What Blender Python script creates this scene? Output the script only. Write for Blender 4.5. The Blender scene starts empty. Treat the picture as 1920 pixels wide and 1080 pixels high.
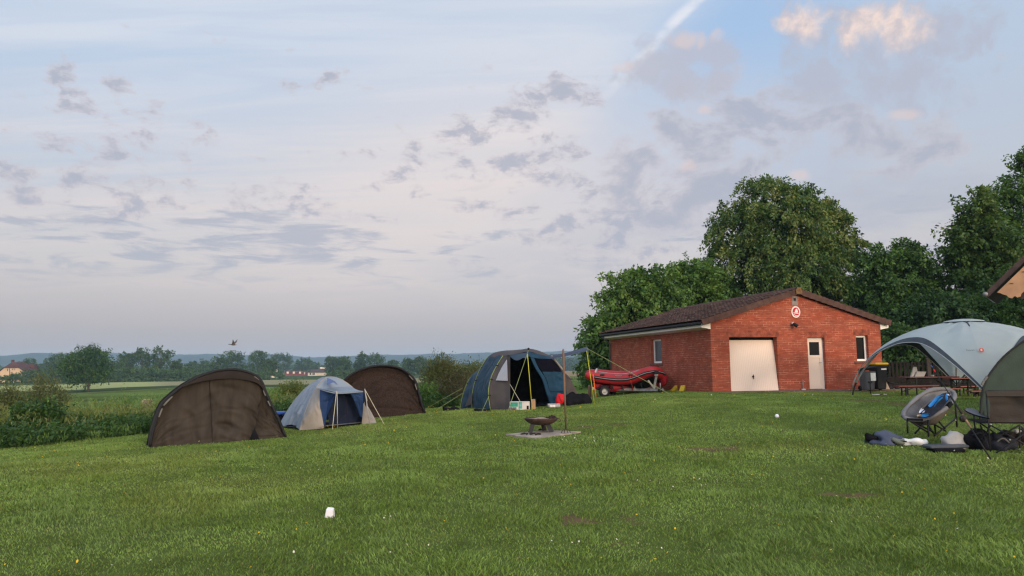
import bpy, math, random
import numpy as np
from mathutils import Vector, Matrix
PI = math.pi
R = math.radians
S = bpy.context.scene
COL = S.collection
rnd = random.Random(7)
NR = np.random.default_rng(11)

# ------------------------------------------------------------------ camera
F = 1420.0
CAMZ = 1.5
PITCH, ROLL = R(6.03), R(0.6)
fwd = Vector((0, math.cos(PITCH), math.sin(PITCH)))
up0 = Vector((0, -math.sin(PITCH), math.cos(PITCH)))
rt0 = Vector((1, 0, 0))
RT = math.cos(ROLL) * rt0 - math.sin(ROLL) * up0
UP = math.cos(ROLL) * up0 + math.sin(ROLL) * rt0
CAM = Vector((0, 0, CAMZ))

def ray(px, py):
    return fwd + RT * ((px - 960) / F) + UP * ((540 - py) / F)

def P(px, py, Y):
    """world point seen at (px,py) of the photograph, at forward distance Y"""
    d = ray(px, py)
    return CAM + d * (Y / d.y)

# ------------------------------------------------------------------ noise
_T = NR.random((256, 256))

def vn(x, y, k=0):
    x = np.asarray(x, float) + 37.3 * k + 1000; y = np.asarray(y, float) + 91.7 * k + 1000
    xi = np.floor(x).astype(int); yi = np.floor(y).astype(int)
    u = x - xi; v = y - yi
    u = u * u * (3 - 2 * u); v = v * v * (3 - 2 * v)
    a = _T[xi & 255, yi & 255]; b = _T[(xi + 1) & 255, yi & 255]
    c = _T[xi & 255, (yi + 1) & 255]; d = _T[(xi + 1) & 255, (yi + 1) & 255]
    return (a * (1 - u) + b * u) * (1 - v) + (c * (1 - u) + d * u) * v

def fbm(x, y, k=0, o=4):
    s = 0; a = .5; t = 0
    for i in range(o):
        s = s + a * vn(np.asarray(x) * 2 ** i, np.asarray(y) * 2 ** i, k + i); t += a; a *= .5
    return s / t

def sm(t):
    t = np.clip(t, 0, 1)
    return t * t * (3 - 2 * t)

# ------------------------------------------------------------------ terrain
LAWN = [(-45, -10), (-13.6, 13.2), (-10.6, 19.5), (-7.4, 25.5), (-3.8, 29.3), (0.8, 32), (4.4, 36.5), (5.5, 50),
        (20, 75), (140, 95), (140, -70), (-45, -70)]

def lawn_dist(x, y):
    """distance outside the lawn polygon (negative inside)"""
    x = np.asarray(x, float); y = np.asarray(y, float)
    d = np.full(np.broadcast(x, y).shape, 1e9); ins = np.zeros(d.shape, bool)
    n = len(LAWN)
    for i in range(n):
        x0, y0 = LAWN[i]; x1, y1 = LAWN[(i + 1) % n]
        ex, ey = x1 - x0, y1 - y0
        t = np.clip(((x - x0) * ex + (y - y0) * ey) / (ex * ex + ey * ey), 0, 1)
        d = np.minimum(d, np.hypot(x - x0 - t * ex, y - y0 - t * ey))
        c = ((y0 > y) != (y1 > y))
        with np.errstate(divide='ignore', invalid='ignore'):
            xi = (x1 - x0) * (y - y0) / ((y1 - y0) if y1 != y0 else 1e-9) + x0
        ins ^= c & (x < xi)
    return np.where(ins, -d, d)

PLAIN = -2.5

def tz(x, y, bumps=True):
    x = np.asarray(x, float); y = np.asarray(y, float)
    z = np.clip(.3 + .05 * x, -.25, .55) * sm((y - 7) / 13)
    z = z - .2 * sm((y - 25) / 6) * sm((6 - x) / 4)
    z = z - .09 * np.exp(-(((x - 14.5) / 3) ** 2 + ((y - 24.6) / 2.5) ** 2))
    if bumps:
        z = z + (fbm(x * .6, y * .6, 3, 3) - .5) * .05 * sm((y - 2) / 4)
    d = lawn_dist(x, y)
    k = sm(d / 26)
    far = PLAIN + (fbm(x * .02, y * .02, 9, 3) - .5) * .5
    return z * (1 - k) + far * k

def gz(x, y):
    return float(tz(x, y))

def G(px, py):
    """ground point seen at a pixel"""
    d = ray(px, py)
    t = np.concatenate([np.arange(3, 60, .02), np.arange(60, 1500, .5)])
    t = t / d.y
    z = CAMZ + d.z * t
    g = tz(d.x * t, d.y * t)
    i = int(np.argmax(z <= g))
    return Vector((d.x * t[i], d.y * t[i], float(g[i])))

# ------------------------------------------------------------------ mesh builder
class MB:
    def __init__(s):
        s.v = []; s.f = []; s.uv = None; s.c = None
    def add(s, vs, fs):
        n = len(s.v)
        s.v += [tuple(p) for p in vs]
        s.f += [tuple(i + n for i in q) for q in fs]
        return s
    def quad(s, a, b, c, d):
        return s.add([a, b, c, d], [(0, 1, 2, 3)])
    def tri(s, a, b, c):
        return s.add([a, b, c], [(0, 1, 2)])
    def box(s, c, size, M=None):
        hx, hy, hz = size[0] / 2, size[1] / 2, size[2] / 2
        vs = [Vector((x, y, z)) for x in (-hx, hx) for y in (-hy, hy) for z in (-hz, hz)]
        if M is not None: vs = [M @ v for v in vs]
        c = Vector(c)
        return s.add([v + c for v in vs], [(0, 1, 3, 2), (4, 6, 7, 5), (0, 4, 5, 1), (2, 3, 7, 6), (0, 2, 6, 4), (1, 5, 7, 3)])
    def rbox(s, c, size, M=None, b=.02):
        """box with chamfered edges"""
        hx, hy, hz = size[0] / 2, size[1] / 2, size[2] / 2
        b = min(b, hx * .6, hy * .6, hz * .6)
        rows = []
        for z, i in ((-hz, b), (-hz + b, 0), (hz - b, 0), (hz, b)):
            x, y = hx - i, hy - i
            rows.append([Vector(p) for p in ((-x + b, -y, z), (x - b, -y, z), (x, -y + b, z), (x, y - b, z), (x - b, y, z), (-x + b, y, z), (-x, y - b, z), (-x, -y + b, z))])
        vs = [p for r in rows for p in r]
        if M is not None: vs = [M @ v for v in vs]
        c = Vector(c)
        fs = [tuple(range(7, -1, -1)), tuple(range(24, 32))]
        for k in range(3):
            for i in range(8):
                j = (i + 1) % 8
                fs.append((k * 8 + i, k * 8 + j, k * 8 + 8 + j, k * 8 + 8 + i))
        return s.add([v + c for v in vs], fs)
    def bar(s, a, b, w, h, upv=(0, 0, 1)):
        a = Vector(a); b = Vector(b); d = b - a; L = d.length
        x = d.normalized(); u = Vector(upv); y = u.cross(x)
        if y.length < 1e-4: y = Vector((0, 1, 0)).cross(x)
        y.normalize(); z = x.cross(y)
        M = Matrix((x, y, z)).transposed()
        return s.box((a + b) / 2, (L, w, h), M)
    def tube(s, pts, r, n=8, closed=False, cap=True, flat=1.0):
        pts = [Vector(p) for p in pts]; N = len(pts)
        rs = r if isinstance(r, (list, tuple)) else [r] * N
        prev = None; vs = []
        for i, p in enumerate(pts):
            if closed: d = pts[(i + 1) % N] - pts[i - 1]
            else: d = pts[min(i + 1, N - 1)] - pts[max(i - 1, 0)]
            if d.length < 1e-9: d = Vector((0, 0, 1))
            d.normalize()
            if prev is None:
                a = Vector((0, 0, 1)) if abs(d.z) < .9 else Vector((1, 0, 0))
                u = d.cross(a).normalized()
            else:
                u = (prev - d * prev.dot(d)).normalized()
            prev = u; w = d.cross(u)
            for k in range(n):
                t = 2 * PI * k / n
                vs.append(p + (u * math.cos(t) + w * math.sin(t) * flat) * rs[i])
        fs = []
        for i in range(N if closed else N - 1):
            j = (i + 1) % N
            for k in range(n):
                q = (k + 1) % n
                fs.append((i * n + k, i * n + q, j * n + q, j * n + k))
        if cap and not closed:
            fs.append(tuple(range(n - 1, -1, -1))); fs.append(tuple((N - 1) * n + k for k in range(n)))
        return s.add(vs, fs)
    def grid(s, rows, closed=False):
        n = len(rows[0]); vs = [p for r in rows for p in r]; fs = []
        for i in range(len(rows) - 1):
            for k in range(n if closed else n - 1):
                q = (k + 1) % n
                fs.append((i * n + k, i * n + q, (i + 1) * n + q, (i + 1) * n + k))
        return s.add(vs, fs)
    def lathe(s, c, prof, n=24, M=None):
        c = Vector(c); rows = []
        for r, z in prof:
            row = [Vector((r * math.cos(2 * PI * k / n), r * math.sin(2 * PI * k / n), z)) for k in range(n)]
            if M is not None: row = [M @ p for p in row]
            rows.append([p + c for p in row])
        return s.grid(rows, True)
    def ball(s, c, r, n=12, m=8, M=None, noise=0, k=0):
        c = Vector(c); rows = []
        r = (r, r, r) if isinstance(r, (int, float)) else r
        for i in range(m + 1):
            t = PI * i / m; row = []
            for j in range(n):
                a = 2 * PI * j / n
                d = Vector((math.sin(t) * math.cos(a), math.sin(t) * math.sin(a), math.cos(t)))
                q = 1 + (noise * (float(vn(d.x * 2 + d.z + 3, d.y * 2 + d.z * .7, k)) - .5) * 2 if noise else 0)
                p = Vector((d.x * r[0] * q, d.y * r[1] * q, d.z * r[2] * q))
                if M is not None: p = M @ p
                row.append(p + c)
            rows.append(row)
        return s.grid(rows, True)
    def prism(s, pts, vec):
        """closed polygon pts extruded by vec"""
        pts = [Vector(p) for p in pts]; vec = Vector(vec); n = len(pts)
        fs = [tuple(range(n - 1, -1, -1)), tuple(range(n, 2 * n))]
        fs += [(i, (i + 1) % n, n + (i + 1) % n, n + i) for i in range(n)]
        return s.add(pts + [p + vec for p in pts], fs)
    def build(s, name, mat, parent=None, smooth=False, rel=True):
        o = obj_from(name, s.v, s.f, mat, parent, smooth, rel)
        if s.uv is not None:
            l = o.data.uv_layers.new(name='UVMap')
            l.data.foreach_set('uv', np.array([c for f in s.f for i in f for c in s.uv[i]], 'f').ravel())
        if s.c is not None:
            a = o.data.color_attributes.new('Col', 'FLOAT_COLOR', 'POINT')
            a.data.foreach_set('color', np.array([(c[0], c[1], c[2], 1) for c in s.c], 'f').ravel())
        return o

BASE = {}

def root_loc(p):
    while p is not None and p.parent is not None: p = p.parent
    return BASE.get(p.name, Vector((0, 0, 0))) if p is not None else Vector((0, 0, 0))

def obj_from(name, v, f, mat, parent=None, smooth=False, rel=True):
    me = bpy.data.meshes.new(name)
    off = root_loc(parent) if (parent is not None and rel) else Vector((0, 0, 0))
    if off.length: v = [(p[0] - off.x, p[1] - off.y, p[2] - off.z) for p in v]
    me.from_pydata(v, [], f)
    if smooth: me.polygons.foreach_set('use_smooth', [True] * len(f))
    me.update()
    if mat is not None: me.materials.append(mat)
    o = bpy.data.objects.new(name, me)
    COL.objects.link(o)
    if parent is not None: o.parent = parent
    return o

def np_mesh(name, V, Fq, mat, col=None, parent=None, smooth=False):
    """V (n,3), Fq (m,k) same-size faces, col (n,3)"""
    off = root_loc(parent) if parent is not None else Vector((0, 0, 0))
    V = np.asarray(V, 'f') - np.array(off, 'f')
    me = bpy.data.meshes.new(name)
    n, (m, k) = len(V), Fq.shape
    me.vertices.add(n); me.vertices.foreach_set('co', V.ravel())
    me.loops.add(m * k); me.loops.foreach_set('vertex_index', Fq.astype('i').ravel())
    me.polygons.add(m); me.polygons.foreach_set('loop_start', np.arange(0, m * k, k, dtype='i'))
    me.polygons.foreach_set('loop_total', np.full(m, k, 'i'))
    if smooth: me.polygons.foreach_set('use_smooth', np.ones(m, bool))
    me.update(calc_edges=True)
    if col is not None:
        a = me.color_attributes.new('Col', 'FLOAT_COLOR', 'POINT')
        a.data.foreach_set('color', np.concatenate([np.asarray(col, 'f'), np.ones((n, 1), 'f')], 1).ravel())
    if mat is not None: me.materials.append(mat)
    o = bpy.data.objects.new(name, me); COL.objects.link(o)
    if parent is not None: o.parent = parent
    return o

def thing(name, label, cat, loc, group=None):
    o = bpy.data.objects.new(name, None); COL.objects.link(o)
    o.empty_display_size = .2
    o.location = loc; BASE[o.name] = Vector(loc)
    o['label'] = label; o['category'] = cat
    if group: o['group'] = group
    return o

def tag(o, label, cat, group=None):
    o['label'] = label; o['category'] = cat
    if group: o['group'] = group
    return o

def kind(o, k):
    o['kind'] = k
    return o

def copy_tree(o, parent=None):
    c = o.copy(); COL.objects.link(c); c.parent = parent
    for ch in list(o.children): copy_tree(ch, c)
    return c

# ------------------------------------------------------------------ curves / cloth
def resample(pts, n):
    pts = [Vector(p) for p in pts]
    # Catmull-Rom through the points, evenly spaced
    dense = []
    for i in range(len(pts) - 1):
        p0 = pts[max(i - 1, 0)]; p1 = pts[i]; p2 = pts[i + 1]; p3 = pts[min(i + 2, len(pts) - 1)]
        for k in range(12):
            t = k / 12
            dense.append(.5 * ((2 * p1) + (p2 - p0) * t + (2 * p0 - 5 * p1 + 4 * p2 - p3) * t * t + (3 * p1 - p0 - 3 * p2 + p3) * t ** 3))
    dense.append(pts[-1])
    L = [0]
    for a, b in zip(dense, dense[1:]): L.append(L[-1] + (b - a).length)
    out = []; j = 0
    for k in range(n):
        s = L[-1] * k / (n - 1)
        while j < len(L) - 2 and L[j + 1] < s: j += 1
        d = L[j + 1] - L[j]
        out.append(dense[j].lerp(dense[j + 1], 0 if d < 1e-9 else min(1, (s - L[j]) / d)))
    return out

def poly_resample(pts, n):
    pts = [Vector(p) for p in pts]; L = [0]
    for a, b in zip(pts, pts[1:]): L.append(L[-1] + (b - a).length)
    out = []; j = 0
    for k in range(n):
        s = L[-1] * k / (n - 1)
        while j < len(L) - 2 and L[j + 1] < s: j += 1
        d = L[j + 1] - L[j]
        out.append(pts[j].lerp(pts[j + 1], 0 if d < 1e-9 else min(1, (s - L[j]) / d)))
    return out

def loft(curves, n=16, m=8, sag=0, wr=0, wf=(3, 3), seed=0, spline=True, edge=True):
    """cloth rows between successive curves; sag pulls the middle of each bay, wr adds creases along the normal"""
    cs = [(resample if spline else poly_resample)(c, n) for c in curves]
    rows = []
    for i in range(len(cs) - 1):
        last = i == len(cs) - 2
        for k in range(m + (1 if last else 0)):
            t = k / m
            rows.append([cs[i][j].lerp(cs[i + 1][j], t) for j in range(n)])
    M = len(rows)
    if sag or wr:
        out = []
        for a in range(M):
            row = []
            for b in range(n):
                du = rows[a][min(b + 1, n - 1)] - rows[a][max(b - 1, 0)]
                dv = rows[min(a + 1, M - 1)][b] - rows[max(a - 1, 0)][b]
                nn = du.cross(dv)
                nn = nn.normalized() if nn.length > 1e-9 else Vector((0, 0, 0))
                tv = (a % m) / m if a < M - 1 else 0
                tu = b / (n - 1)
                e = math.sin(PI * tv)
                w = 0
                if wr:
                    w = wr * (float(fbm(wf[0] * tu + seed * 7.1, wf[1] * a / M + seed * 3.3, seed, 3)) - .5) * 2
                    if edge: w *= min(1, 5 * min(tv, 1 - tv)) if m > 1 else 1
                row.append(rows[a][b] + nn * (-sag * e + w))
            out.append(row)
        rows = out
    return rows

def creases(rows, n, amp, seed, wmin=.02, wmax=.05, down=.5):
    """sharp folds: straight ridges and valleys across a cloth grid, standing along its normal"""
    g = random.Random(seed); M = len(rows); N = len(rows[0])
    V = np.array([[tuple(p) for p in r] for r in rows])
    du = np.gradient(V, axis=1); dv = np.gradient(V, axis=0); nn = np.cross(du, dv)
    nn /= np.linalg.norm(nn, axis=2, keepdims=True) + 1e-9
    v, u = np.meshgrid(np.linspace(0, 1, M), np.linspace(0, 1, N), indexing='ij')
    h = np.zeros((M, N))
    for _ in range(n):
        a = np.array((g.random(), g.random())); t = g.gauss(PI / 2 if g.random() < down else 0, .5); L = g.uniform(.2, .7)
        e = np.array((math.cos(t), math.sin(t))); w = g.uniform(wmin, wmax)
        x = (u - a[0]) * e[0] + (v - a[1]) * e[1]; y = -(u - a[0]) * e[1] + (v - a[1]) * e[0] + .12 * x * x * g.uniform(-1, 1)
        h += g.choice((-1, 1, 1)) * g.uniform(.4, 1) * amp * np.exp(-(y / w) ** 2) * np.exp(-(x / L * 2) ** 4)
    e = np.clip(np.minimum(np.minimum(u, 1 - u), np.minimum(v, 1 - v)) * 10, 0, 1)
    V = V + nn * (h * e)[..., None]
    return [[Vector(p) for p in r] for r in V]

# ------------------------------------------------------------------ materials
def _nodes(name):
    m = bpy.data.materials.new(name); m.use_nodes = True
    nt = m.node_tree; b = nt.nodes['Principled BSDF']
    return m, nt, b

MATS = {}

def mat(name, col, rough=.75, var=.18, scale=3.0, bump=0, bscale=25, metal=0, spec=.14, stretch=None, fine=0, coat=0, col2=None, uv=False):
    if name in MATS: return MATS[name]
    m, nt, b = _nodes(name)
    N, L = nt.nodes, nt.links
    tc = N.new('ShaderNodeTexCoord')
    src = tc.outputs['UV' if uv else 'Object']
    if stretch:
        mp = N.new('ShaderNodeMapping'); mp.inputs['Scale'].default_value = stretch
        L.new(src, mp.inputs[0]); src = mp.outputs[0]
    n1 = N.new('ShaderNodeTexNoise'); n1.inputs['Scale'].default_value = scale; n1.inputs['Detail'].default_value = 6
    L.new(src, n1.inputs['Vector'])
    mx = N.new('ShaderNodeMix'); mx.data_type = 'RGBA'
    c2 = col2 or tuple(min(1, c * (1 + var * 1.4)) for c in col)
    mx.inputs['A'].default_value = tuple(c * (1 - var) for c in col) + (1,) if not col2 else tuple(col) + (1,)
    mx.inputs['B'].default_value = tuple(c2) + (1,)
    cr = N.new('ShaderNodeMapRange'); cr.inputs[1].default_value = .3; cr.inputs[2].default_value = .7
    L.new(n1.outputs['Fac'], cr.inputs[0]); L.new(cr.outputs[0], mx.inputs['Factor'])
    L.new(mx.outputs['Result'], b.inputs['Base Color'])
    b.inputs['Roughness'].default_value = rough
    b.inputs['Metallic'].default_value = metal
    b.inputs['Specular IOR Level'].default_value = spec
    if coat: b.inputs['Coat Weight'].default_value = coat
    if bump:
        n2 = N.new('ShaderNodeTexNoise'); n2.inputs['Scale'].default_value = bscale; n2.inputs['Detail'].default_value = 4
        L.new(src, n2.inputs['Vector'])
        bp = N.new('ShaderNodeBump'); bp.inputs['Strength'].default_value = bump; bp.inputs['Distance'].default_value = .02
        L.new(n2.outputs['Fac'], bp.inputs['Height']); L.new(bp.outputs[0], b.inputs['Normal'])
    MATS[name] = m
    return m

def leaf_mat(name, trans=.3, rough=.5, spec=.3):
    if name in MATS: return MATS[name]
    m, nt, b = _nodes(name)
    N, L = nt.nodes, nt.links
    at = N.new('ShaderNodeVertexColor'); at.layer_name = 'Col'
    L.new(at.outputs[0], b.inputs['Base Color'])
    b.inputs['Roughness'].default_value = rough; b.inputs['Specular IOR Level'].default_value = spec
    tr = N.new('ShaderNodeBsdfTranslucent')
    ml = N.new('ShaderNodeMix'); ml.data_type = 'RGBA'; ml.blend_type = 'MULTIPLY'; ml.inputs['Factor'].default_value = 1
    ml.inputs['B'].default_value = (1.3, 1.25, .5, 1)
    L.new(at.outputs[0], ml.inputs['A']); L.new(ml.outputs['Result'], tr.inputs['Color'])
    ms = N.new('ShaderNodeMixShader'); ms.inputs[0].default_value = trans
    L.new(b.outputs[0], ms.inputs[1]); L.new(tr.outputs[0], ms.inputs[2])
    L.new(ms.outputs[0], N['Material Output'].inputs['Surface'])
    MATS[name] = m
    return m

def vcol_mat(name, rough=.9, bump=.0, bscale=30, nvar=.2, nscale=8, spec=.2):
    if name in MATS: return MATS[name]
    m, nt, b = _nodes(name)
    N, L = nt.nodes, nt.links
    at = N.new('ShaderNodeVertexColor'); at.layer_name = 'Col'
    tc = N.new('ShaderNodeTexCoord')
    n1 = N.new('ShaderNodeTexNoise'); n1.inputs['Scale'].default_value = nscale; n1.inputs['Detail'].default_value = 8
    L.new(tc.outputs['Object'], n1.inputs['Vector'])
    mr = N.new('ShaderNodeMapRange'); mr.inputs[1].default_value = .25; mr.inputs[2].default_value = .75
    mr.inputs[3].default_value = 1 - nvar; mr.inputs[4].default_value = 1 + nvar
    L.new(n1.outputs['Fac'], mr.inputs[0])
    vm = N.new('ShaderNodeVectorMath'); vm.operation = 'SCALE'
    L.new(at.outputs[0], vm.inputs[0]); L.new(mr.outputs[0], vm.inputs['Scale'])
    L.new(vm.outputs[0], b.inputs['Base Color'])
    b.inputs['Roughness'].default_value = rough; b.inputs['Specular IOR Level'].default_value = spec
    if bump:
        bp = N.new('ShaderNodeBump'); bp.inputs['Strength'].default_value = bump; bp.inputs['Distance'].default_value = .03
        n2 = N.new('ShaderNodeTexNoise'); n2.inputs['Scale'].default_value = bscale; n2.inputs['Detail'].default_value = 6
        L.new(tc.outputs['Object'], n2.inputs['Vector'])
        L.new(n2.outputs['Fac'], bp.inputs['Height']); L.new(bp.outputs[0], b.inputs['Normal'])
    MATS[name] = m
    return m
# ------------------------------------------------------------------ ground sheet
def az_deg(x, y): return np.degrees(np.arctan2(x, np.maximum(y, 1e-6)))

SOIL = []   # (centre, rx, ry) bare spots in the lawn
for (px, py, rx, ry) in ((1092, 975, .38, .22), (1155, 1021, .2, .16), (1578, 930, .36, .22), (1160, 795, .2, .12), (1085, 802, .25, .15), (1335, 842, .5, .2)):
    g = G(px, py); SOIL.append((g.x, g.y, rx, ry))
PATH = [G(1560, 748), G(1625, 751), G(1700, 758), G(1775, 768), G(1850, 779), G(1960, 795)]

def soil_mask(x, y):
    m = np.zeros(np.shape(x))
    for (cx, cy, rx, ry) in SOIL:
        q = np.hypot((x - cx) / rx, (y - cy) / ry) + (fbm(x * 5, y * 5, 4, 3) - .5) * 2.4
        m = np.maximum(m, 1 - sm((q - .35) / .75))
    for a, b in zip(PATH, PATH[1:]):
        ex, ey = b.x - a.x, b.y - a.y
        t = np.clip(((x - a.x) * ex + (y - a.y) * ey) / (ex * ex + ey * ey), 0, 1)
        d = np.hypot(x - a.x - t * ex, y - a.y - t * ey) + (vn(x * 3, y * 3, 8) - .5) * .5
        m = np.maximum(m, (1 - sm((d - .1) / .35)) * .85)
    return m

C_SOIL = np.array((.115, .075, .045))

def lawn_col(x, y):
    a = fbm(x * .35, y * .35, 1, 4)[..., None]; b = fbm(x * 1.6, y * 1.6, 5, 3)[..., None]; c = fbm(x * .12, y * .12, 12, 2)[..., None]
    g = np.array((.106, .160, .036)); d = np.array((.080, .126, .027)); yl = np.array((.148, .176, .046)); bl = np.array((.104, .150, .058))
    col = g * np.ones_like(a)
    col = col + (d - g) * sm((b - .48) / .25) * .7
    col = col + (yl - col) * sm((a - .5) / .25) * .38
    col = col + (bl - col) * sm((c - .52) / .2) * .5
    return col

def ground_col(x, y):
    r = np.hypot(x, y); az = az_deg(x, y)
    col = lawn_col(x, y)
    # thatch and soil between the blades, darkened further to paint in shade for depth
    nr = (1 - sm((r - 24) / 14))[..., None]
    col = col * (1 - .5 * nr) + np.array((.05, .045, .02)) * .5 * nr
    m = soil_mask(x, y)[..., None]
    m = m * .85
    col = col * (1 - m) + C_SOIL * m
    out = sm(lawn_dist(x, y) / 4)[..., None]
    n1 = fbm(x * .05, y * .05, 20, 4)[..., None]; n2 = fbm(x * .4, y * .4, 25, 3)[..., None]
    mead = np.array((.088, .125, .032)) * (.45 + 1.1 * n1) * (.7 + .6 * fbm(x * .14, y * .14, 28, 3)[..., None]) + np.array((.06, .045, .012)) * (n2 - .5)
    # fields of the plain
    left = az < 1.5
    rn = np.interp(az, [-40, -30, -24, -14, 0], [190, 205, 245, 225, 235])
    rf = np.interp(az, [-40, -30, -24, -14, 0], [285, 300, 385, 330, 340])
    pale = np.array((.28, .30, .125)) * (.9 + .2 * n1); pale2 = np.array((.23, .215, .12))
    t_pale = sm((az + 26) / 2)[..., None]
    pale = pale * (1 - t_pale) + pale2 * t_pale
    band = (sm((r - rn) / 4) * (1 - sm((r - rf) / 6)))[..., None]
    dark = (sm((r - rn * .85) / 4) * (1 - sm((r - rn) / 4)))[..., None]
    path = np.exp(-((r - rn * .83) / 2.0) ** 2)[..., None]
    fl = mead * (1 - dark) + np.array((.045, .065, .025)) * dark
    fl = fl * (1 - path * .6) + np.array((.2, .16, .10)) * path * .6
    fl = fl * (1 - band) + pale * band
    fl = np.where((r > rf)[..., None], np.array((.06, .085, .035)) * (.8 + .4 * n1), fl)
    ochre = (sm((r - 330) / 30) * (1 - sm((r - 900) / 60)))[..., None]
    ln = np.exp(-((r - 235) / 2.5) ** 2)[..., None]
    fr = mead * (1 - ochre) + np.array((.24, .17, .095)) * (.85 + .3 * n1) * ochre
    fr = fr * (1 - ln * .6) + np.array((.3, .27, .18)) * ln * .6
    fr = np.where((r > 930)[..., None], np.array((.10, .135, .07)), fr)
    w = sm((az - 0.5) / 2)[..., None]
    far = fl * (1 - w) + fr * w
    return col * (1 - out) + far * out

def build_ground():
    rs = np.concatenate([np.linspace(.6, 3.0, 9), np.geomspace(3.15, 60, 330), np.geomspace(60.6, 1300, 330), np.geomspace(1330, 12000, 30)])
    az = np.concatenate([np.arange(-46, 46.01, .3), np.arange(50, 314, 4.0)])
    A, RR = np.meshgrid(np.radians(az), rs)
    X = RR * np.sin(A); Y = RR * np.cos(A)
    Z = tz(X, Y)
    C = ground_col(X, Y)
    n, m = X.shape
    I = np.arange(n * m).reshape(n, m)
    J = np.roll(I, -1, 1)
    Fq = np.stack([I[:-1], I[1:], J[1:], J[:-1]], -1).reshape(-1, 4)
    V = np.stack([X, Y, Z], -1).reshape(-1, 3)
    V = np.vstack([V, [[0, 0, float(tz(0., 0.))]]]); C = np.vstack([C.reshape(-1, 3), C[0, 0][None]])
    o = np_mesh('ground', V, Fq, vcol_mat('ground', 1.0, .6, 14, .28, 3.5, spec=.0), C, smooth=True)
    kind(o, 'structure')
    # close the little hole under the camera
    ob = MB(); ob.add([V[i] for i in I[0]][::-1], [tuple(range(m))]); ob.c = [tuple(C[i]) for i in I[0]][::-1]
    q = ob.build('ground_patch', MATS['ground']); kind(q, 'structure')

build_ground()

# ------------------------------------------------------------------ hills
def build_hills():
    az = np.linspace(-60, 60, 361)
    prof = np.interp(az, [-60, -36, -33, -30, -24, -18, -15, -12, -8, -5, -2, 2, 5, 8, 30, 60],
                     [46, 54, 66, 72, 68, 66, 56, 62, 60, 63, 68, 68, 68, 64, 60, 60])
    prof = prof * .80 + (fbm(az * .5, az * 0 + 3, 30, 4) - .5) * 12 + (vn(az * 9, az * 0, 31) - .5) * 2.2
    rows = []; cols = []
    for k, (r, q) in enumerate(((1900, 0), (2000, .32), (2120, .62), (2260, .85), (2400, 1.0), (2700, .9), (3200, 0))):
        a = np.radians(az)
        w = .75 + .25 * fbm(az * .8, az * 0 + k * 2.2, 33, 3) * 2 if 0 < k < 4 else 1
        rows.append(np.stack([r * np.sin(a), r * np.cos(a), PLAIN - 2 + (prof + 2) * q * w], -1))
        cc = np.array((.030, .044, .034)) * (.8 + .5 * fbm(az * 2, az * 0 + k * 5, 37, 3))[:, None]
        cols.append(cc)
    V = np.array(rows); n, m = V.shape[:2]
    I = np.arange(n * m).reshape(n, m)
    Fq = np.stack([I[:-1, :-1], I[:-1, 1:], I[1:, 1:], I[1:, :-1]], -1).reshape(-1, 4)
    o = np_mesh('hills', V.reshape(-1, 3), Fq, vcol_mat('hill', .95, 0, 1, .3, .02), np.array(cols).reshape(-1, 3), smooth=True)
    kind(o, 'structure')
build_hills()

# ------------------------------------------------------------------ leaves
def leaves(p, axis, nrm, L, Wd, col):
    axis = axis / (np.linalg.norm(axis, axis=1, keepdims=True) + 1e-9)
    side = np.cross(axis, nrm); side /= (np.linalg.norm(side, axis=1, keepdims=True) + 1e-9)
    nn = np.cross(side, axis)
    L = L[:, None]; Wd = Wd[:, None]
    a = p; b = p + axis * L * .45 + side * Wd * .5 + nn * L * .06; c = p + axis * L - nn * L * .10; d = p + axis * L * .45 - side * Wd * .5 + nn * L * .06
    V = np.stack([a, b, c, d], 1).reshape(-1, 3)
    Fq = np.arange(len(p) * 4).reshape(-1, 4)
    return V, Fq, np.repeat(col, 4, 0)

def unit(n, g):
    v = g.normal(size=(n, 3)); return v / np.linalg.norm(v, axis=1, keepdims=True)

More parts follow.
